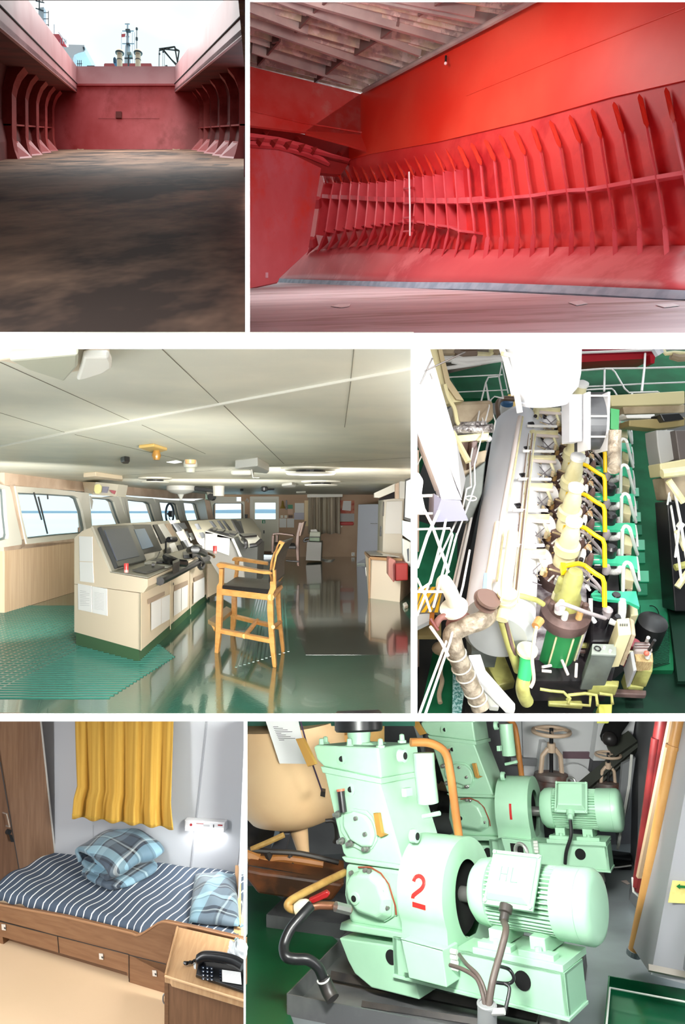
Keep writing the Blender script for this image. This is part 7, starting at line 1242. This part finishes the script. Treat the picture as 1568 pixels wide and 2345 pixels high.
    ob(MB().tube([lx(968,1870,176),lx(968,1870,176)+V(45,0,10)],5,10),'stub_pipe',gm)
    ob(MB().tube(spline([lx(940,1700,150),lx(985,1702,180),lx(1018,1722,200),lx(1030,1765,205),lx(1040,1840,205),lx(1052,1930,205)],6),10,12),'discharge_pipe',orp,smooth=True,label='orange brown discharge pipe')
    # belt guard: a short drum standing on the frame, shaft hole on the right
    X1=lc(1090,2040,95).x; cg=lx(1072,2043,X1); R_=110; W_=112
    n=40; arc=lambda r,X:[V(X,cg.y+r*math.cos(a_),cg.z+r*math.sin(a_)) for a_ in [math.radians(-28+236*i/n) for i in range(n+1)]]
    b=MB(); o1=arc(R_,X1); o0=arc(R_,X1-W_); zb=cg.z-145
    out1=[V(X1,cg.y+R_*.9,zb)]+o1+[V(X1,cg.y-R_*.9,zb)]; out0=[p-V(W_,0,0) for p in out1]; m=len(out1)
    inn=[V(X1,cg.y+66*math.cos(math.radians(-90+360*(i+.5)/m)),cg.z+85*math.sin(math.radians(-90+360*(i+.5)/m))) for i in range(m)]
    inn=[V(X1,cg.y+56*math.cos(a_),cg.z-5+ (70 if math.sin(a_)>0 else 84)*math.sin(a_)) for a_ in [math.radians(-70+320*(i+.0)/(m-1)) for i in range(m)]]
    b.add(out1+out0+inn,[(i,i+m,i+1+m,i+1) for i in range(m-1)]+[(i,i+1,2*m+i+1,2*m+i) for i in range(m-1)]+[tuple(range(m,2*m)),(m-1,0,2*m,3*m-1),(0,m-1,2*m-1,m)])
    g_=ob(b,'belt_guard',gm,smooth=True)
    ob(MB().lathe(V(X1-W_*.7,cg.y,cg.z-5),(1,0,0),[(0,84),(60,82),(61,50)],28),'pulley',hol,g_,smooth=True)
    ob(MB().lathe(V(X1-30,cg.y,cg.z-5),(1,0,0),[(0,16),(80,16)],14),'shaft',stl,smooth=True)
    for d_ in (25,85): ob(MB().bx(X1-W_+d_-7,X1-W_+d_+7,cg.y-R_-6,cg.y-R_+10,zb+42,zb+58),'clip',gm,g_,bev=1)
    # number stencilled on the guard
    NX=X1-W_*.52; 
    def stroke(path,w_i):
        b=MB(); P_=[V(x_i,z_i,0) for x_i,z_i in path]; P_=spline(P_,5) if len(P_)>2 else [P_[0].lerp(P_[1],k/6) for k in range(7)]
        def sf(p,o): an=math.radians(178-(p.y)/R_*57.3); return V(NX+p.x,cg.y+(R_+o)*math.cos(an),cg.z+(R_+o)*math.sin(an))
        for p,q in zip(P_,P_[1:]):
            d=(q-p).normalized(); s_=V(-d.y,d.x,0)*w_i; b.add([sf(p-s_,.8),sf(p+s_,.8),sf(q+s_,.8),sf(q-s_,.8),sf(p-s_,-1),sf(p+s_,-1),sf(q+s_,-1),sf(q-s_,-1)],[(0,1,2,3),(7,6,5,4),(0,4,5,1),(1,5,6,2),(2,6,7,3),(3,7,4,0)])
        ob(b,'stencil_number',rdp,g_)
    if number=='2': stroke([(-12,30),(-9,38),(0,42),(10,38),(14,29),(9,19),(-3,10),(-12,3),(-13,-2)],4.2); stroke([(-15,-13),(17,-16)],5)
    else: stroke([(0,-22),(0,28)],4)
    # terminal box at the guard's foot
    Yb=lc(1000,2200,-70).y
    k=ob(sl([(918,2152),(1012,2178),(1023,2262),(936,2240)],-70,62),'terminal_box',gm,bev=2)
    ob(MB().slab([lc(917,2151,-72),lc(1013,2177,-72),lc(1013,2177,-6),lc(917,2151,-6)],V(0,0,3)),'box_lid',gm,k,bev=1)
    if number=='2': pass
    else: ob(sl([(945,2175),(985,2185),(990,2240),(950,2228)],-71.5,1),'open_window',hol,k)
    for z_ in range(4): p=lx(1028,2180+z_*13,lc(1015,2200,-70).x); ob(MB().cyl(V(p.x,-40,p.z),V(p.x+14,-40,p.z),5,5,8),'gland',metal3,k)
    # motor
    YM=cg.y; ca_=V(X1+40,YM,cg.z-4)
    xl=lc(1125,2045,YM).x; xr_=lc(1290,2070,YM).x; xe=lc(1392,2088,YM).x; RM=68
    ob(MB().lathe(V(xl-32,YM,cg.z+8),(1,0,0),[(0,30),(2,52),(14,63),(30,66),(44,66),(46,62)],36),'end_bell',gm,smooth=True)
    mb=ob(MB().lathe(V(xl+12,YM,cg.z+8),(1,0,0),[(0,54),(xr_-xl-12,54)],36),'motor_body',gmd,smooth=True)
    for i in range(44):
        a_=2*math.pi*i/44; d_=V(0,math.cos(a_),math.sin(a_)); e_=d_.cross(V(1,0,0))*1.3; c_=V(xl+14,YM,cg.z+8); q_=V(xr_-2,YM,cg.z+8)
        if a_>math.radians(335) or a_<math.radians(25): pass
        ob(MB().slab([c_+d_*52-e_,c_+d_*64-e_,c_+d_*64+e_,c_+d_*52+e_],V(q_.x-c_.x,0,0)),'cooling_fin',gm,mb)
    ob(MB().lathe(V(xr_-4,YM,cg.z+8),(1,0,0),[(0,67),(48,68),(49,67),(49.1,68.5),(64,68),(72,62),(76,49),(78,2)],40),'fan_cowl',gm,smooth=True)
    p=V(xr_+24,YM-22,cg.z+61); ob(MB().lathe(p,V(0,-.32,.95),[(0,9),(2.5,9),(2.6,6)],16),'cowl_plug',stl)
    # junction box on the motor, tilted forwards
    u_=V(0,-.80,.60); w_=V(0,.60,.80); bc=V((xl+xr_)/2+2,YM,cg.z+8)+u_*72
    jb=ob(MB().box(bc,V(53,0,0),w_*55,u_*4),'junction_box',gm,bev=2)
    A=[bc+u_*4+V(sx_*48,0,0)+w_*(sw_*48) for sx_,sw_ in((-1,-1),(1,-1),(1,1),(-1,1))]; B=[bc+u_*22+V(sx_*38,0,0)+w_*(sw_*38) for sx_,sw_ in((-1,-1),(1,-1),(1,1),(-1,1))]
    ob(MB().loft(A,B),'box_cover',gm,jb,bev=3,seg=3)
    for sx_ in (-1,1):
        for sw_ in (-1,1): ob(MB().lathe(bc+V(sx_*48,0,0)+w_*(sw_*49)+u_*3,u_,[(0,4.5),(5,4.5),(6,2)],8),'screw',gm,jb)
    if number=='2':
        c_=bc+u_*22.4
        for seg in ([(-16,-14),(-16,14)],[(-16,0),(-2,0)],[(-2,-14),(-2,14)],[(8,14),(8,-14)],[(8,-14),(22,-14)]):
            a_,b_=[c_+V(x_i,0,0)+w_*z_i for x_i,z_i in seg]; ob(MB().tube([a_,b_],1.1,5),'raised_letter',mat('letter_green',(128,172,142),.5),jb)
    gl=bc-w_*58+V(0,0,0)+u_*6
    ob(MB().lathe(gl+w_*6,-w_,[(0,13),(14,13),(16,9),(30,9)],12),'cable_gland',gm if number=='1' else dkm,jb,smooth=True)
    ob(MB().torus(V((xl+xr_)/2-4,YM+4,cg.z+8+58+26),V(.25,1,0),15,4,20,8),'lifting_eye',stl,smooth=True)
    # motor feet and base frame
    zf=cg.z-76
    for X_ in (xl+28,xr_-42):
        ob(MB().bx(X_-12,X_+20,YM-56,YM+40,zf,cg.z-46),'motor_foot',gm,bev=2); ob(MB().bx(X_-30,X_+42,YM-72,YM-46,zf-4,zf+8),'foot_pad',gm,bev=1); ob(MB().lathe(V(X_+8,YM-62,zf+8),(0,0,1),[(0,7),(7,7),(8,3)],6),'foot_bolt',gm)
    x0=lc(776,2140,-10).x; xe_=lc(1297,2225,-10).x; zt=zf-6
    ob(MB().bx(xl-10,xr_+20,YM-80,YM+40,zt-8,zf-2),'slide_rail',gm,bev=1)
    zl=lc(790,2140,-10).z-6
    fr_=ob(MB().bx(X1-150,xe_,-20,-10,zt-78,zt-8),'base_frame',gm,bev=1)
    ob(MB().bx(X1-150,xe_,-20,YM+10,zt-14,zt-8),'frame_top',gm,fr_,bev=1); ob(MB().bx(X1-150,xe_+3,-26,YM+10,zt-84,zt-78),'frame_foot',gm,fr_,bev=1)
    ob(MB().bx(X1-150,X1-140,-20,YM+10,zt-80,zt-8),'frame_end',gmd,fr_); ob(MB().bx(xe_-8,xe_,-20,YM+10,zt-80,zt-8),'frame_end',gmd,fr_)
    ob(sl([(776,2148),(932,2172),(960,2290),(850,2262),(812,2230),(796,2200)],-14,210),'frame_step',gm,fr_,bev=3)
    for u,v in ((896,2192),): ob(MB().lathe(lc(u,v,-14.5),(0,-1,0),[(0,15),(1,15)],20),'lightening_hole',hol,fr_)
    p=lc(1196,2246,-21); ob(MB().lathe(V(p.x,-20.5,p.z),(0,-1,0),[(0,17),(1,17)],20),'lightening_hole',hol,fr_)
    for X_,Y_ in ((x0+70,30),(X1-120,10),(xe_-50,20),(X1+60,30)): ob(MB().lathe(V(X_,Y_,zt-120 if X_>X1-100 else zt-84),(0,0,1),[(0,26),(10,27),(24,24),(36,22)],18),'damper',mat('damper_grey',(120,118,114),.35,metal=.4),fr_,smooth=True)
    return t,dict(X1=X1,cg=cg,zt=zt,xe=xe_,xl=xl,xr=xr_,gl=gl,w=w_,bc=bc,YM=YM,M=M)
M2=Matrix((e6*S6,y6*S6,z6*S6)).transposed().to_4x4(); M2.translation=O6
c2,i2=compressor('2','near pale green air compressor with red number 2 on its belt guard',M2)
zbase=i2['zt']-86
fl6=O6+z6*(S6*(zbase-62))
def g6(u,v,h=0): return onp(u,v,fl6+z6*h,z6)
rot=Matrix.Rotation(math.radians(11),4,z6)
e1_=(rot@e6); y1_=(rot@y6); k1=.00245
M1=Matrix((e1_*k1,y1_*k1,z6*k1)).transposed().to_4x4(); M1.translation=at(1054,1922,6.05)
c1_,i1=compressor('1','far pale green air compressor with red number 1 on its belt guard',M1)
# floor: grey deck with green areas, trays
st(MB().slab([g6(563,1900),g6(1700,1900),g6(1700,2420),g6(563,2420)],-z6*.03).ob('floor',gfl),'grey painted steel floor of the machinery space','floor')
tag(MB().slab([g6(540,2030,.002),g6(600,2030,.002),g6(705,2100,.002),g6(790,2170,.002),g6(760,2215,.002),g6(655,2300,.002),g6(700,2420,.002),g6(540,2420,.002)],z6*.004).ob('green_floor_paint',grf),'dark green painted floor area left of the near compressor','floor paint',kind='structure')
def tray(pix,h,m_,nm,lab,ins=None):
    t=thing(nm,lab,'tray',g6(*pix[0])); a=[g6(u,v) for u,v in pix]; n=len(a)
    MB().slab([p+z6*.006 for p in a],z6*.006).ob('bottom',m_,t)
    for i in range(n):
        p,q=a[i],a[(i+1)%n]; d=(q-p).cross(z6).normalized()*.008
        MB().slab([p,q,q+z6*h,p+z6*h],d).ob('rim',(ins or m_),t)
    return t
trg=mat('tray_grey6',(112,112,112),.35,c2=(84,84,86),scale=3,spec=.6); 
tray([(660,2325),(1220,2440),(1290,2200),(830,2100),(800,2170)],.10,trg,'drip_tray','grey oil stained drip tray under the near compressor')
tray([(612,2125),(790,2150),(850,2060),(700,2035)],.09,trg,'drip_tray','dark drip tray behind the black hose at left')
t=tray([(1396,2262),(1600,2300),(1600,2460),(1380,2460)],.06,mat('pit_green',(10,84,52),.2,spec=.6),'floor_pit','green painted sump with a pale rim at the lower right')
MB().tube([g6(1396,2262,.065),g6(1600,2300,.065)],.005,5).ob('rim_edge',metal3,t); MB().tube([g6(1396,2262,.065),g6(1378,2460,.065)],.005,5).ob('rim_edge',metal3,t)
# dark support rails under the near machine
for q,(a_,b_,r_) in enumerate([((760,2235,.05),(1240,2330,.05),.03),((830,2300,.02),(1120,2345,.02),.02)]):
    tag(MB().tube([g6(*a_),g6(*b_)],r_,4).ob('support_rail',dkm),'dark steel support rail under the near compressor, %s one'%('upper','lower')[q],'rail')
MB()
# cables from the near machine
t=thing('cable_conduit','grey upright conduit sleeve with cables at the front of the tray','conduit',g6(1113,2345)); pc=at(1113,2300,3.05); MB().lathe(at(1115,2400,3.05),(0,0,1),[(0,.042),(pc.z-at(1115,2400,3.05).z,.042)],20).ob('sleeve',mat('sleeve_grey',(140,142,142),.4),t,smooth=True); MB().torus(pc,(0,0,1),.036,.006,20,6).ob('lip',mat('sleeve_grey',(0,0,0)),t,smooth=True)
MB().tube([at(1117,2318,3.03),at(1155,2316,3.0)],.014,8).ob('side_stub',metal3,t)
g0=M2@(i2['gl']-i2['w']*24)
for q,pts in enumerate([[g0,at(1158,2130,3.25),at(1146,2180,3.18),at(1128,2245,3.1),at(1118,2305,3.05)],[M2@V(lc(1026,2190,-60).x+14,-40,lc(1026,2190,-60).z),at(1068,2208,3.25),at(1095,2235,3.15),at(1110,2270,3.1),at(1113,2305,3.05)],[at(1030,2210,3.3),at(1060,2220,3.22),at(1090,2240,3.15),at(1104,2275,3.08),at(1109,2305,3.05)],[at(1140,2212,3.3),at(1165,2220,3.22),at(1176,2240,3.2),at(1165,2252,3.2),at(1135,2250,3.2)],[at(1155,2252,3.1),at(1166,2262,3.08),at(1162,2290,3.05),at(1155,2316,3.02)]]):
    tag(MB().tube(spline(pts,8),(.016,.009,.009,.008,.008)[q],10).ob('power_cable',cab if q<3 else blk3,smooth=True),['thick brown motor cable dropping from the junction box to the conduit','brown cable from the terminal box to the conduit, upper one','brown cable from the terminal box to the conduit, lower one','black cable loop in front of the base frame','short black cable with a pale sleeve down to the conduit stub'][q],'cable')
g0=M1@(i1['gl']-i1['w']*24)
tag(MB().tube(spline([g0,g0+V(-.01,-.05,-.1),g0+V(-.05,-.06,-.22),g0+V(-.06,-.06,-.32)],6),.014,8).ob('power_cable',blk3,smooth=True),'black motor cable of the far compressor','cable')
# yellow pipe, valve and hose at the left
t=thing('drain_pipework','yellowed bent drain pipe with red handled valve left of the crankcase','pipe',at(700,2080,4.0))
MB().tube(spline([at(790,1998,4.3),at(740,2022,4.15),at(690,2048,4.0),at(664,2064,3.9),at(658,2074,3.88),at(668,2082,3.88),at(682,2083,3.88)],6),.022,10).ob('pipe',mat('pipe_yellowed',(198,160,92),.5,c2=(170,130,70),scale=8),t,smooth=True)
MB().lathe(at(676,2083,3.86),V(1,-.1,.3),[(0,.03),(.035,.045),(.07,.04),(.09,.03)],12).ob('elbow_nut',cream,t,smooth=True); MB().tr([(706,2062),(748,2042),(756,2048),(750,2056),(716,2070)],3.82,.03).ob('valve_handle',mat('handle_red',(150,24,26),.4),t,bevel=.006)
MB().tube([at(695,2080,3.85),at(730,2073,3.85),at(760,2074,3.9),at(802,2084,3.95)],.022,10).ob('valve_body',mat('copper_brown',(130,84,60),.35,metal=.4),t,smooth=True); MB().tube([at(768,2076,3.85),at(800,2084,3.88)],.028,8).ob('coupling',stl,t)
t=thing('rubber_hose','black rubber hose looping from the valve down into the tray','hose',at(745,2290,3.7))
MB().tube(spline([at(712,2074,3.8),at(690,2098,3.75),at(664,2130,3.7),at(650,2165,3.65),at(655,2190,3.6),at(675,2196,3.6),at(705,2198,3.6),at(728,2215,3.6),at(740,2242,3.6)],8),.027,14).ob('hose',blk3,t,smooth=True); MB().tube([at(740,2240,3.6),at(752,2270,3.58),at(762,2288,3.55)],.036,14).ob('sleeve',dkm,t,smooth=True); MB().torus(at(740,2243,3.59),V(.3,0,-1),.03,.005,16,6).ob('clamp',metal3,t)
# peach tank
t=thing('air_receiver','large peach coloured tank with conical bottom and outlet leg','tank',at(690,1900,5.6))
ct=at(668,1600,5.6); k_=5.6/F; base=at(668,1880,5.6)
ta=V(-.10,.12,1).normalized()
tb=at(676,1890,5.6)
MB().lathe(tb,ta,[(0,28*k_),(6*k_,60*k_),(22*k_,100*k_),(48*k_,120*k_),(80*k_,130*k_),(232*k_,133*k_)],40).ob('vessel',peach,t,smooth=True)
MB().lathe(at(697,1962,5.5),(at(678,1870,5.6)-at(697,1962,5.5)),[(0,14*k_),(2*k_,14*k_),(2.1*k_,12*k_),(95*k_,27*k_)],20).ob('outlet_leg',peach,t,smooth=True)
MB().slab([at(608,1650,5.12),at(683,1650,5.12),at(705,1749,5.12),at(640,1748,5.12)],V(0,-.004,0)).ob('instruction_sheet',pap,t,label='white printed sheet with lines of small text')
b=MB()
for i in range(9): 
    u0=625+i*1.7; b.slab([at(u0,1664+i*3.8,5.1),at(u0+(12+9*((i*5)%4)),1663.5+i*3.8,5.1),at(u0+(12+9*((i*5)%4)),1664.5+i*3.8,5.1),at(u0,1665+i*3.8,5.1)],V(0,-.001,0))
b.ob('print_lines',dk3,t)
MB().tube([at(686,1645,5.1),at(712,1740,5.1),at(740,1820,5.12)],.006,6).ob('cable',mat('cable_purple',(70,50,80),.5),t); MB().tr([(756,1640),(756,1650),(830,1650),(862,1680),(862,1640)],5.3,.2)
MB().tr([(735,1812),(745,1814),(744,1826),(733,1823)],5.1,.06).ob('bracket',dkm,t)
t=thing('side_tank','ochre tank standing between the peach tank and the near compressor','tank',at(770,1760,6.0)); MB().lathe(at(790,1800,6.0),(0,0,1),[(0,90*6/F),(145*6/F,90*6/F)],32).ob('vessel',mat('tank_ochre',(226,180,110),.45,c2=(210,162,96),scale=2),t,smooth=True)
# dark machinery at the left and the copper trough
t=thing('copper_trough','rust brown trough with dark pipes below the peach tank','trough',at(640,2020,5.0)); tr_=MB(); tr_.tr([(562,1990),(600,1998),(640,2003),(790,2025),(760,2065),(700,2064),(590,2048),(562,2010)],4.9,.35).ob('body',mat('rust_copper',(112,64,36),.4,c2=(60,38,26),scale=5),t,bevel=.02)
MB().slab([at(562,1985,4.95),at(640,1997,4.95),at(770,2020,4.95),at(790,1990,5.6),at(610,1965,5.6)],V(0,0,.015)).ob('contents',mat('sludge',(50,48,48),.5,c2=(80,78,76),scale=6),t)
t=thing('drain_manifold','tangle of dark and ochre drain pipes over the trough','pipework',at(640,1960,5.2))
for pts,r_,m_ in [([(560,1945),(620,1950),(690,1955),(775,1975)],.02,dkm),([(560,1962),(600,1970),(650,1965),(740,1978)],.03,orp),([(575,1945),(610,1930),(650,1912)],.02,mat('pipe_yellowed',(0,0,0))),([(612,1950),(618,1975),(606,2000)],.03,dkm),([(560,1955),(575,1960),(590,1968)],.05,orp),([(745,1880),(765,1882),(770,1915),(765,1930)],.015,dkm),([(660,1958),(670,1970),(672,1985)],.025,dkm)]:
    MB().tube(spline([at(u,v,5.1) for u,v in pts],5),r_,8).ob('pipe',m_,t,smooth=True)
t=thing('grey_base_block','dark grey sloped block below the peach tank','block',at(640,1940,5.5)); MB().tr([(640,1908),(665,1908),(655,1950),(622,1958),(620,1942)],5.4,.3).ob('body',mat('block_grey',(64,64,68),.5),t,bevel=.01)
tag(MB().tr([(562,1850),(566,1865),(572,1867),(562,1870)],6.4,.1).ob('white_plate',stw),'small white plate at the left edge of the machinery space','plate')
t=thing('deck_pipe_black','thick black curved pipe passing behind the peach tank','pipe',at(600,1900,6.3)); MB().tube(spline([at(540,1930,6.3),at(590,1895,6.3),at(640,1862,6.3),at(700,1850,6.3)],6),.16,14).ob('pipe',dkm,t,smooth=True)
# end wall with white frames, right bulkhead
yw=7.6
wl6=st(MB().tr([(540,1642),(1500,1642),(1480,1960),(1200,2060),(540,2060)],yw,.1).ob('wall_back',mat('hall_backwall',(120,122,124),.6,c2=(100,100,104),scale=1)),'grey frame lined wall behind the compressors','wall')
for pp,m_,y_ in [([(940,1640),(958,1640),(975,1720),(965,1722)],stw,7.3),([(985,1640),(1010,1640),(1000,1720),(970,1760),(975,1700)],stg,7.2),([(562,1660),(590,1640),(620,1640),(580,1900),(562,1890)],dkm,7.4),([(1170,1640),(1195,1640),(1240,1760),(1200,1770),(1190,1730)],stw,7.35),([(1195,1640),(1370,1640),(1355,1785),(1200,1790)],stw,7.3),([(1372,1640),(1456,1640),(1446,1700),(1400,1742),(1358,1742)],stw,7.1),([(1170,1735),(1240,1740),(1240,1756),(1170,1750)],stg,7.25),([(1240,1700),(1252,1700),(1250,1800),(1225,1800)],stw,7.2),([(1358,1742),(1420,1742),(1380,1800),(1350,1800)],mat('gap_grey',(84,84,88),.6),7.2)]:
    MB().tr(pp,y_,.12).ob('stiffener',m_,wl6)
b=MB(); b.tr([(1290,1723),(1350,1723),(1350,1738),(1290,1737)],7.27,.03); b.ob('recess',mat('recess_mauve',(120,96,104),.5),wl6)
MB().lathe(at(1310,1790,7.2),(0,-1,0),[(0,.2),(.05,.2)],28).ob('round_cover',stw,wl6)
t=thing('dark_wall_valve','black valve body sticking out of the white wall panel','valve',at(1398,1690,7.0)); MB().tube([at(1420,1645,7.0),at(1402,1670,6.9),at(1395,1692,6.8)],.09,10).ob('body',hol,t,smooth=True); MB().ball(at(1395,1692,6.7),.07).ob('cap',dkm,t,smooth='all')
t=thing('dark_ductwork','dark slanted channel struts behind the small valve','strut',at(1380,1780,7.0))
for a_,b_,w_ in (((1460,1700),(1320,1815),.07),((1450,1690),(1400,1725),.09),((1445,1725),(1340,1820),.04)): MB().tube([at(*a_,6.95),at(*b_,6.95)],w_,4).ob('strut',mat('dark_olive',(44,48,38),.5),t)
MB().tube([at(1446,1728,6.6),at(1440,1800,6.6),at(1414,1945,6.3)],.014,6).ob('rod',metal3,t); MB().tr([(1425,1750),(1455,1735),(1440,1850),(1430,1870),(1415,1940),(1412,1900)],6.6,.04).ob('leaning_plate',mat('plate_grey',(130,132,134),.4),t)
def gate(lab,u,v,sc,yy):
    t=thing('gate_valve',lab,'valve',at(u,v,yy)); k_=yy/F*sc; m_=mat('valve_cream',(216,190,164),.45); o=at(u,v,yy)
    up=V(.02,.15,1).normalized()
    MB().lathe(o,up,[(-30*k_,30*k_),(0,45*k_),(4*k_,46*k_),(16*k_,46*k_),(17*k_,42*k_),(30*k_,40*k_),(34*k_,20*k_)],28).ob('bonnet_flange',mat('valve_grey',(120,112,108),.5,c2=(110,76,66),scale=6),t,smooth=True)
    for s_ in (-1,1): MB().tube([o+V(s_*26*k_,0,30*k_),o+V(s_*22*k_,0,75*k_),o+V(s_*8*k_,0,92*k_)],6*k_,8).ob('yoke_arm',m_,t,smooth=True)
    MB().lathe(o+V(0,0,84*k_),(0,0,1),[(0,11*k_),(22*k_,10*k_)],12).ob('yoke_hub',m_,t); MB().tube([o+V(0,0,34*k_),o+V(0,0,142*k_)],5*k_,8).ob('stem',blk3,t)
    c=o+V(0,0,134*k_); h=MB().torus(c,(0,.05,1),44*k_,5*k_,32,8).ob('hand_wheel',m_,t,smooth=True)
    for j in range(3): a_=j*2.094+.4; MB().tube([c,c+V(math.cos(a_)*44*k_,math.sin(a_)*44*k_,0)],3*k_,6).ob('spoke',m_,h)
    return t
gate('large gate valve with cream hand wheel behind the far motor, left one',1262,1800,.93,6.9); gate('smaller gate valve with cream hand wheel, right of the large one',1392,1812,.62,6.9)
t=thing('valve_body_casting','grey white rounded casting behind the far motor fan cowl','casting',at(1395,1850,6.9)); MB().lathe(at(1392,1870,6.95),(0,0,1),[(0,.06),(.05,.11),(.2,.16),(.26,.14)],20).ob('body',mat('cast_white',(196,196,190),.5),t,smooth=True)
t=thing('grey_valve_body','large grey valve body under the big hand wheel','casting',at(1260,1850,7.0)); MB().lathe(at(1262,1850,7.0),(0,0,1),[(0,.16),(.1,.2),(.17,.2)],24).ob('body',stg,t,smooth=True)
t=thing('brown_pipe_cluster','brown and dark valves and pipes between the two compressors','pipework',at(1000,1800,6.9))
for pts,r_,m_ in [([(1020,1650),(1000,1700),(990,1760)],.10,mat('pipe_brown_grey',(150,122,104),.5)),([(985,1745),(1040,1780)],.14,dkm),([(1035,1720),(1052,1722)],.09,hol),([(1005,1780),(1050,1790)],.12,mat('cast_tan',(150,126,100),.5)),([(1000,1830),(1050,1838)],.11,dkm),([(990,1880),(1060,1890)],.10,stg)]:
    MB().tube([at(u,v,7.0) for u,v in pts],r_,14).ob('pipe',m_,t,smooth=True)
# right side: bulkhead, red hoses, perforated channel, orange pipe, grey cabinet
yR=5.6
w6=st(MB().slab([at(1450,1643,7.4),at(1442,2010,6.9),at(1440,2060,5.2),at(1580,2240,3.4),at(1610,1643,3.9)],V(.06,.0,0)).ob('wall_right',mat('side_grey',(116,116,120),.5)),'grey side bulkhead of the machinery space','wall')
t=thing('red_hose_bundle','dark red hoses running down the right side in a holder','hose',at(1480,2030,4.6))
for a_,b_,c_,r_ in (((1516,1640),(1490,1820),(1466,2040),.040),((1536,1640),(1502,1830),(1474,2030),.030),((1500,1690),(1480,1850),(1456,2030),.026)): MB().tube(spline([at(*a_,4.5),at(*b_,4.55),at(*c_,4.6)],6),r_,12).ob('hose',mat('hose_red',(112,34,34),.4,c2=(84,24,26),scale=4),t,smooth=True)
MB().tube([at(1448,2010,4.6),at(1450,2042,4.6),at(1462,2052,4.6)],.008,6).ob('hook',metal3,t)
t=thing('perforated_channel','tan perforated steel channel between the red hoses and the orange pipe','channel',at(1480,2010,4.4)); pa,pb=at(1546,1640,4.35),at(1470,2012,4.5); ww_=V(.028,0,0); MB().slab([pa-ww_,pa+ww_,pb+ww_,pb-ww_],V(0,.03,0)).ob('channel',mat('channel_tan',(176,150,120),.5),t)
for i in range(19): p=pa.lerp(pb,(i+.5)/19)+V(0,-.002,0); d=(pb-pa).normalized()*.013; MB().slab([p-d-V(.005,0,0),p-d+V(.005,0,0),p+d+V(.005,0,0),p+d-V(.005,0,0)],V(0,.002,0)).ob('slot',hol,t)
t=thing('orange_pipe','tall ochre orange pipe standing on the floor at the right','pipe',at(1450,2185,4.2)); pa,pb=at(1556,1640,4.05),at(1452,2176,4.05); MB().tube([pa,pb],.033,16).ob('pipe',mat('pipe_ochre',(200,150,88),.4,c2=(186,134,74),scale=4),t,smooth=True); MB().cyl(pa.lerp(pb,.125),pa.lerp(pb,.14),.044,.044,16).ob('collar',mat('pipe_ochre',(0,0,0)),t); MB().cyl(pb,pb+(pb-pa).normalized()*.03,.04,.04,16).ob('foot',mat('foot_greyblue',(120,130,134),.5),t)
t=thing('grey_switch_cabinet','grey metal cabinet with a yellow arrow label at the right edge','cabinet',at(1520,2220,3.7))
MB().slab([at(1600,1645,3.75),at(1540,1960,3.7),at(1490,2232,3.6),at(1600,2262,3.5)],V(.1,.5,-.15)).ob('front',mat('cab_light',(150,150,154),.45),t)
MB().slab([at(1558,1740,4.3),at(1540,1960,3.71),at(1490,2232,3.61),at(1470,2100,4.2),at(1500,1980,4.3)],V(.03,.02,0)).ob('side',mat('cab_side',(122,122,126),.45),t); MB().tube([at(1484,2216,3.56),at(1600,2240,3.5)],.02,4).ob('base_ledge',mat('ledge_tan',(130,122,112),.4),t)
MB().slab([at(1539,2016,3.6),at(1600,2020,3.6),at(1600,2070,3.6),at(1529,2066,3.6)],V(0,-.004,0)).ob('yellow_label',mat('label_yellow',(236,224,140),.5,c2=(214,190,96),scale=14,lo=.5,hi=.8),t)
MB().slab([at(u,v,3.59) for u,v in((1548,2029.5),(1556,2024),(1556,2027.5),(1580,2029),(1580,2034),(1556,2032.5),(1556,2036))],V(0,-.003,0)).ob('green_arrow',mat('arrow_green',(10,112,50),.5),t,label='green arrow pointing left')
t=thing('black_floor_mats','black mats with pale edges stacked on the floor behind the near motor','mat',g6(1400,1960))
for i in range(3): MB().slab([g6(1350,1946+i*10,.02+.0*i),g6(1446,1958+i*9,.02),g6(1445,1972+i*9,.02),g6(1372,1962+i*11,.02)],z6*.02).ob('layer',hol if i!=1 else dkm,t)
MB().tube(spline([g6(1368,1982,.05),g6(1400,1987,.05),g6(1445,1982,.05)],5),.007,6).ob('edge',metal3,t)
tag(MB().slab([g6(1422,2018,.005),g6(1434,2016,.005),g6(1442,2024,.005),g6(1436,2026,.005)],z6*.003).ob('paper_scrap',mat('scrap_pink',(206,190,180),.7)),'pale paper scrap on the floor by the red hoses','scrap')
tag(MB().slab([g6(1290,2205,.01),g6(1345,2215,.01),g6(1340,2250,.01),g6(1280,2240,.01)],z6*.10).ob('junction_block',dkm,bevel=.01),'dark steel block on the floor behind the base frame','block')
# ================================================================ repeats share a group
GR={'mushroom_ventilator':'mushroom ventilators beyond the hatch','wood_scrap':'timber scraps at the end bulkhead','lashing_pot':'recessed floor fittings of the hold','paint_patch':'white patches on the hold floor','paper_sheet':'sheets taped to the bridge console','air_diffuser':'round air diffusers in the wheelhouse ceiling','wall_switch':'switches above the clipboards','clipboard_sheet':'sheets below the switches','railing_tube':'white railings of the engine hall','air_compressor':'air compressors','drip_tray':'drip trays under the compressors','support_rail':'support rails under the near compressor','power_cable':'cables of the compressors','gate_valve':'gate valves behind the far compressor','drain_pipe':'drain pipes at the near end of the engine','olive_casing':'olive casings at the near end of the engine'}
for o in COL.objects:
    k=o.name.split('.')[0]
    if o.parent is None and k in GR and 'group' not in o: o['group']=GR[k]
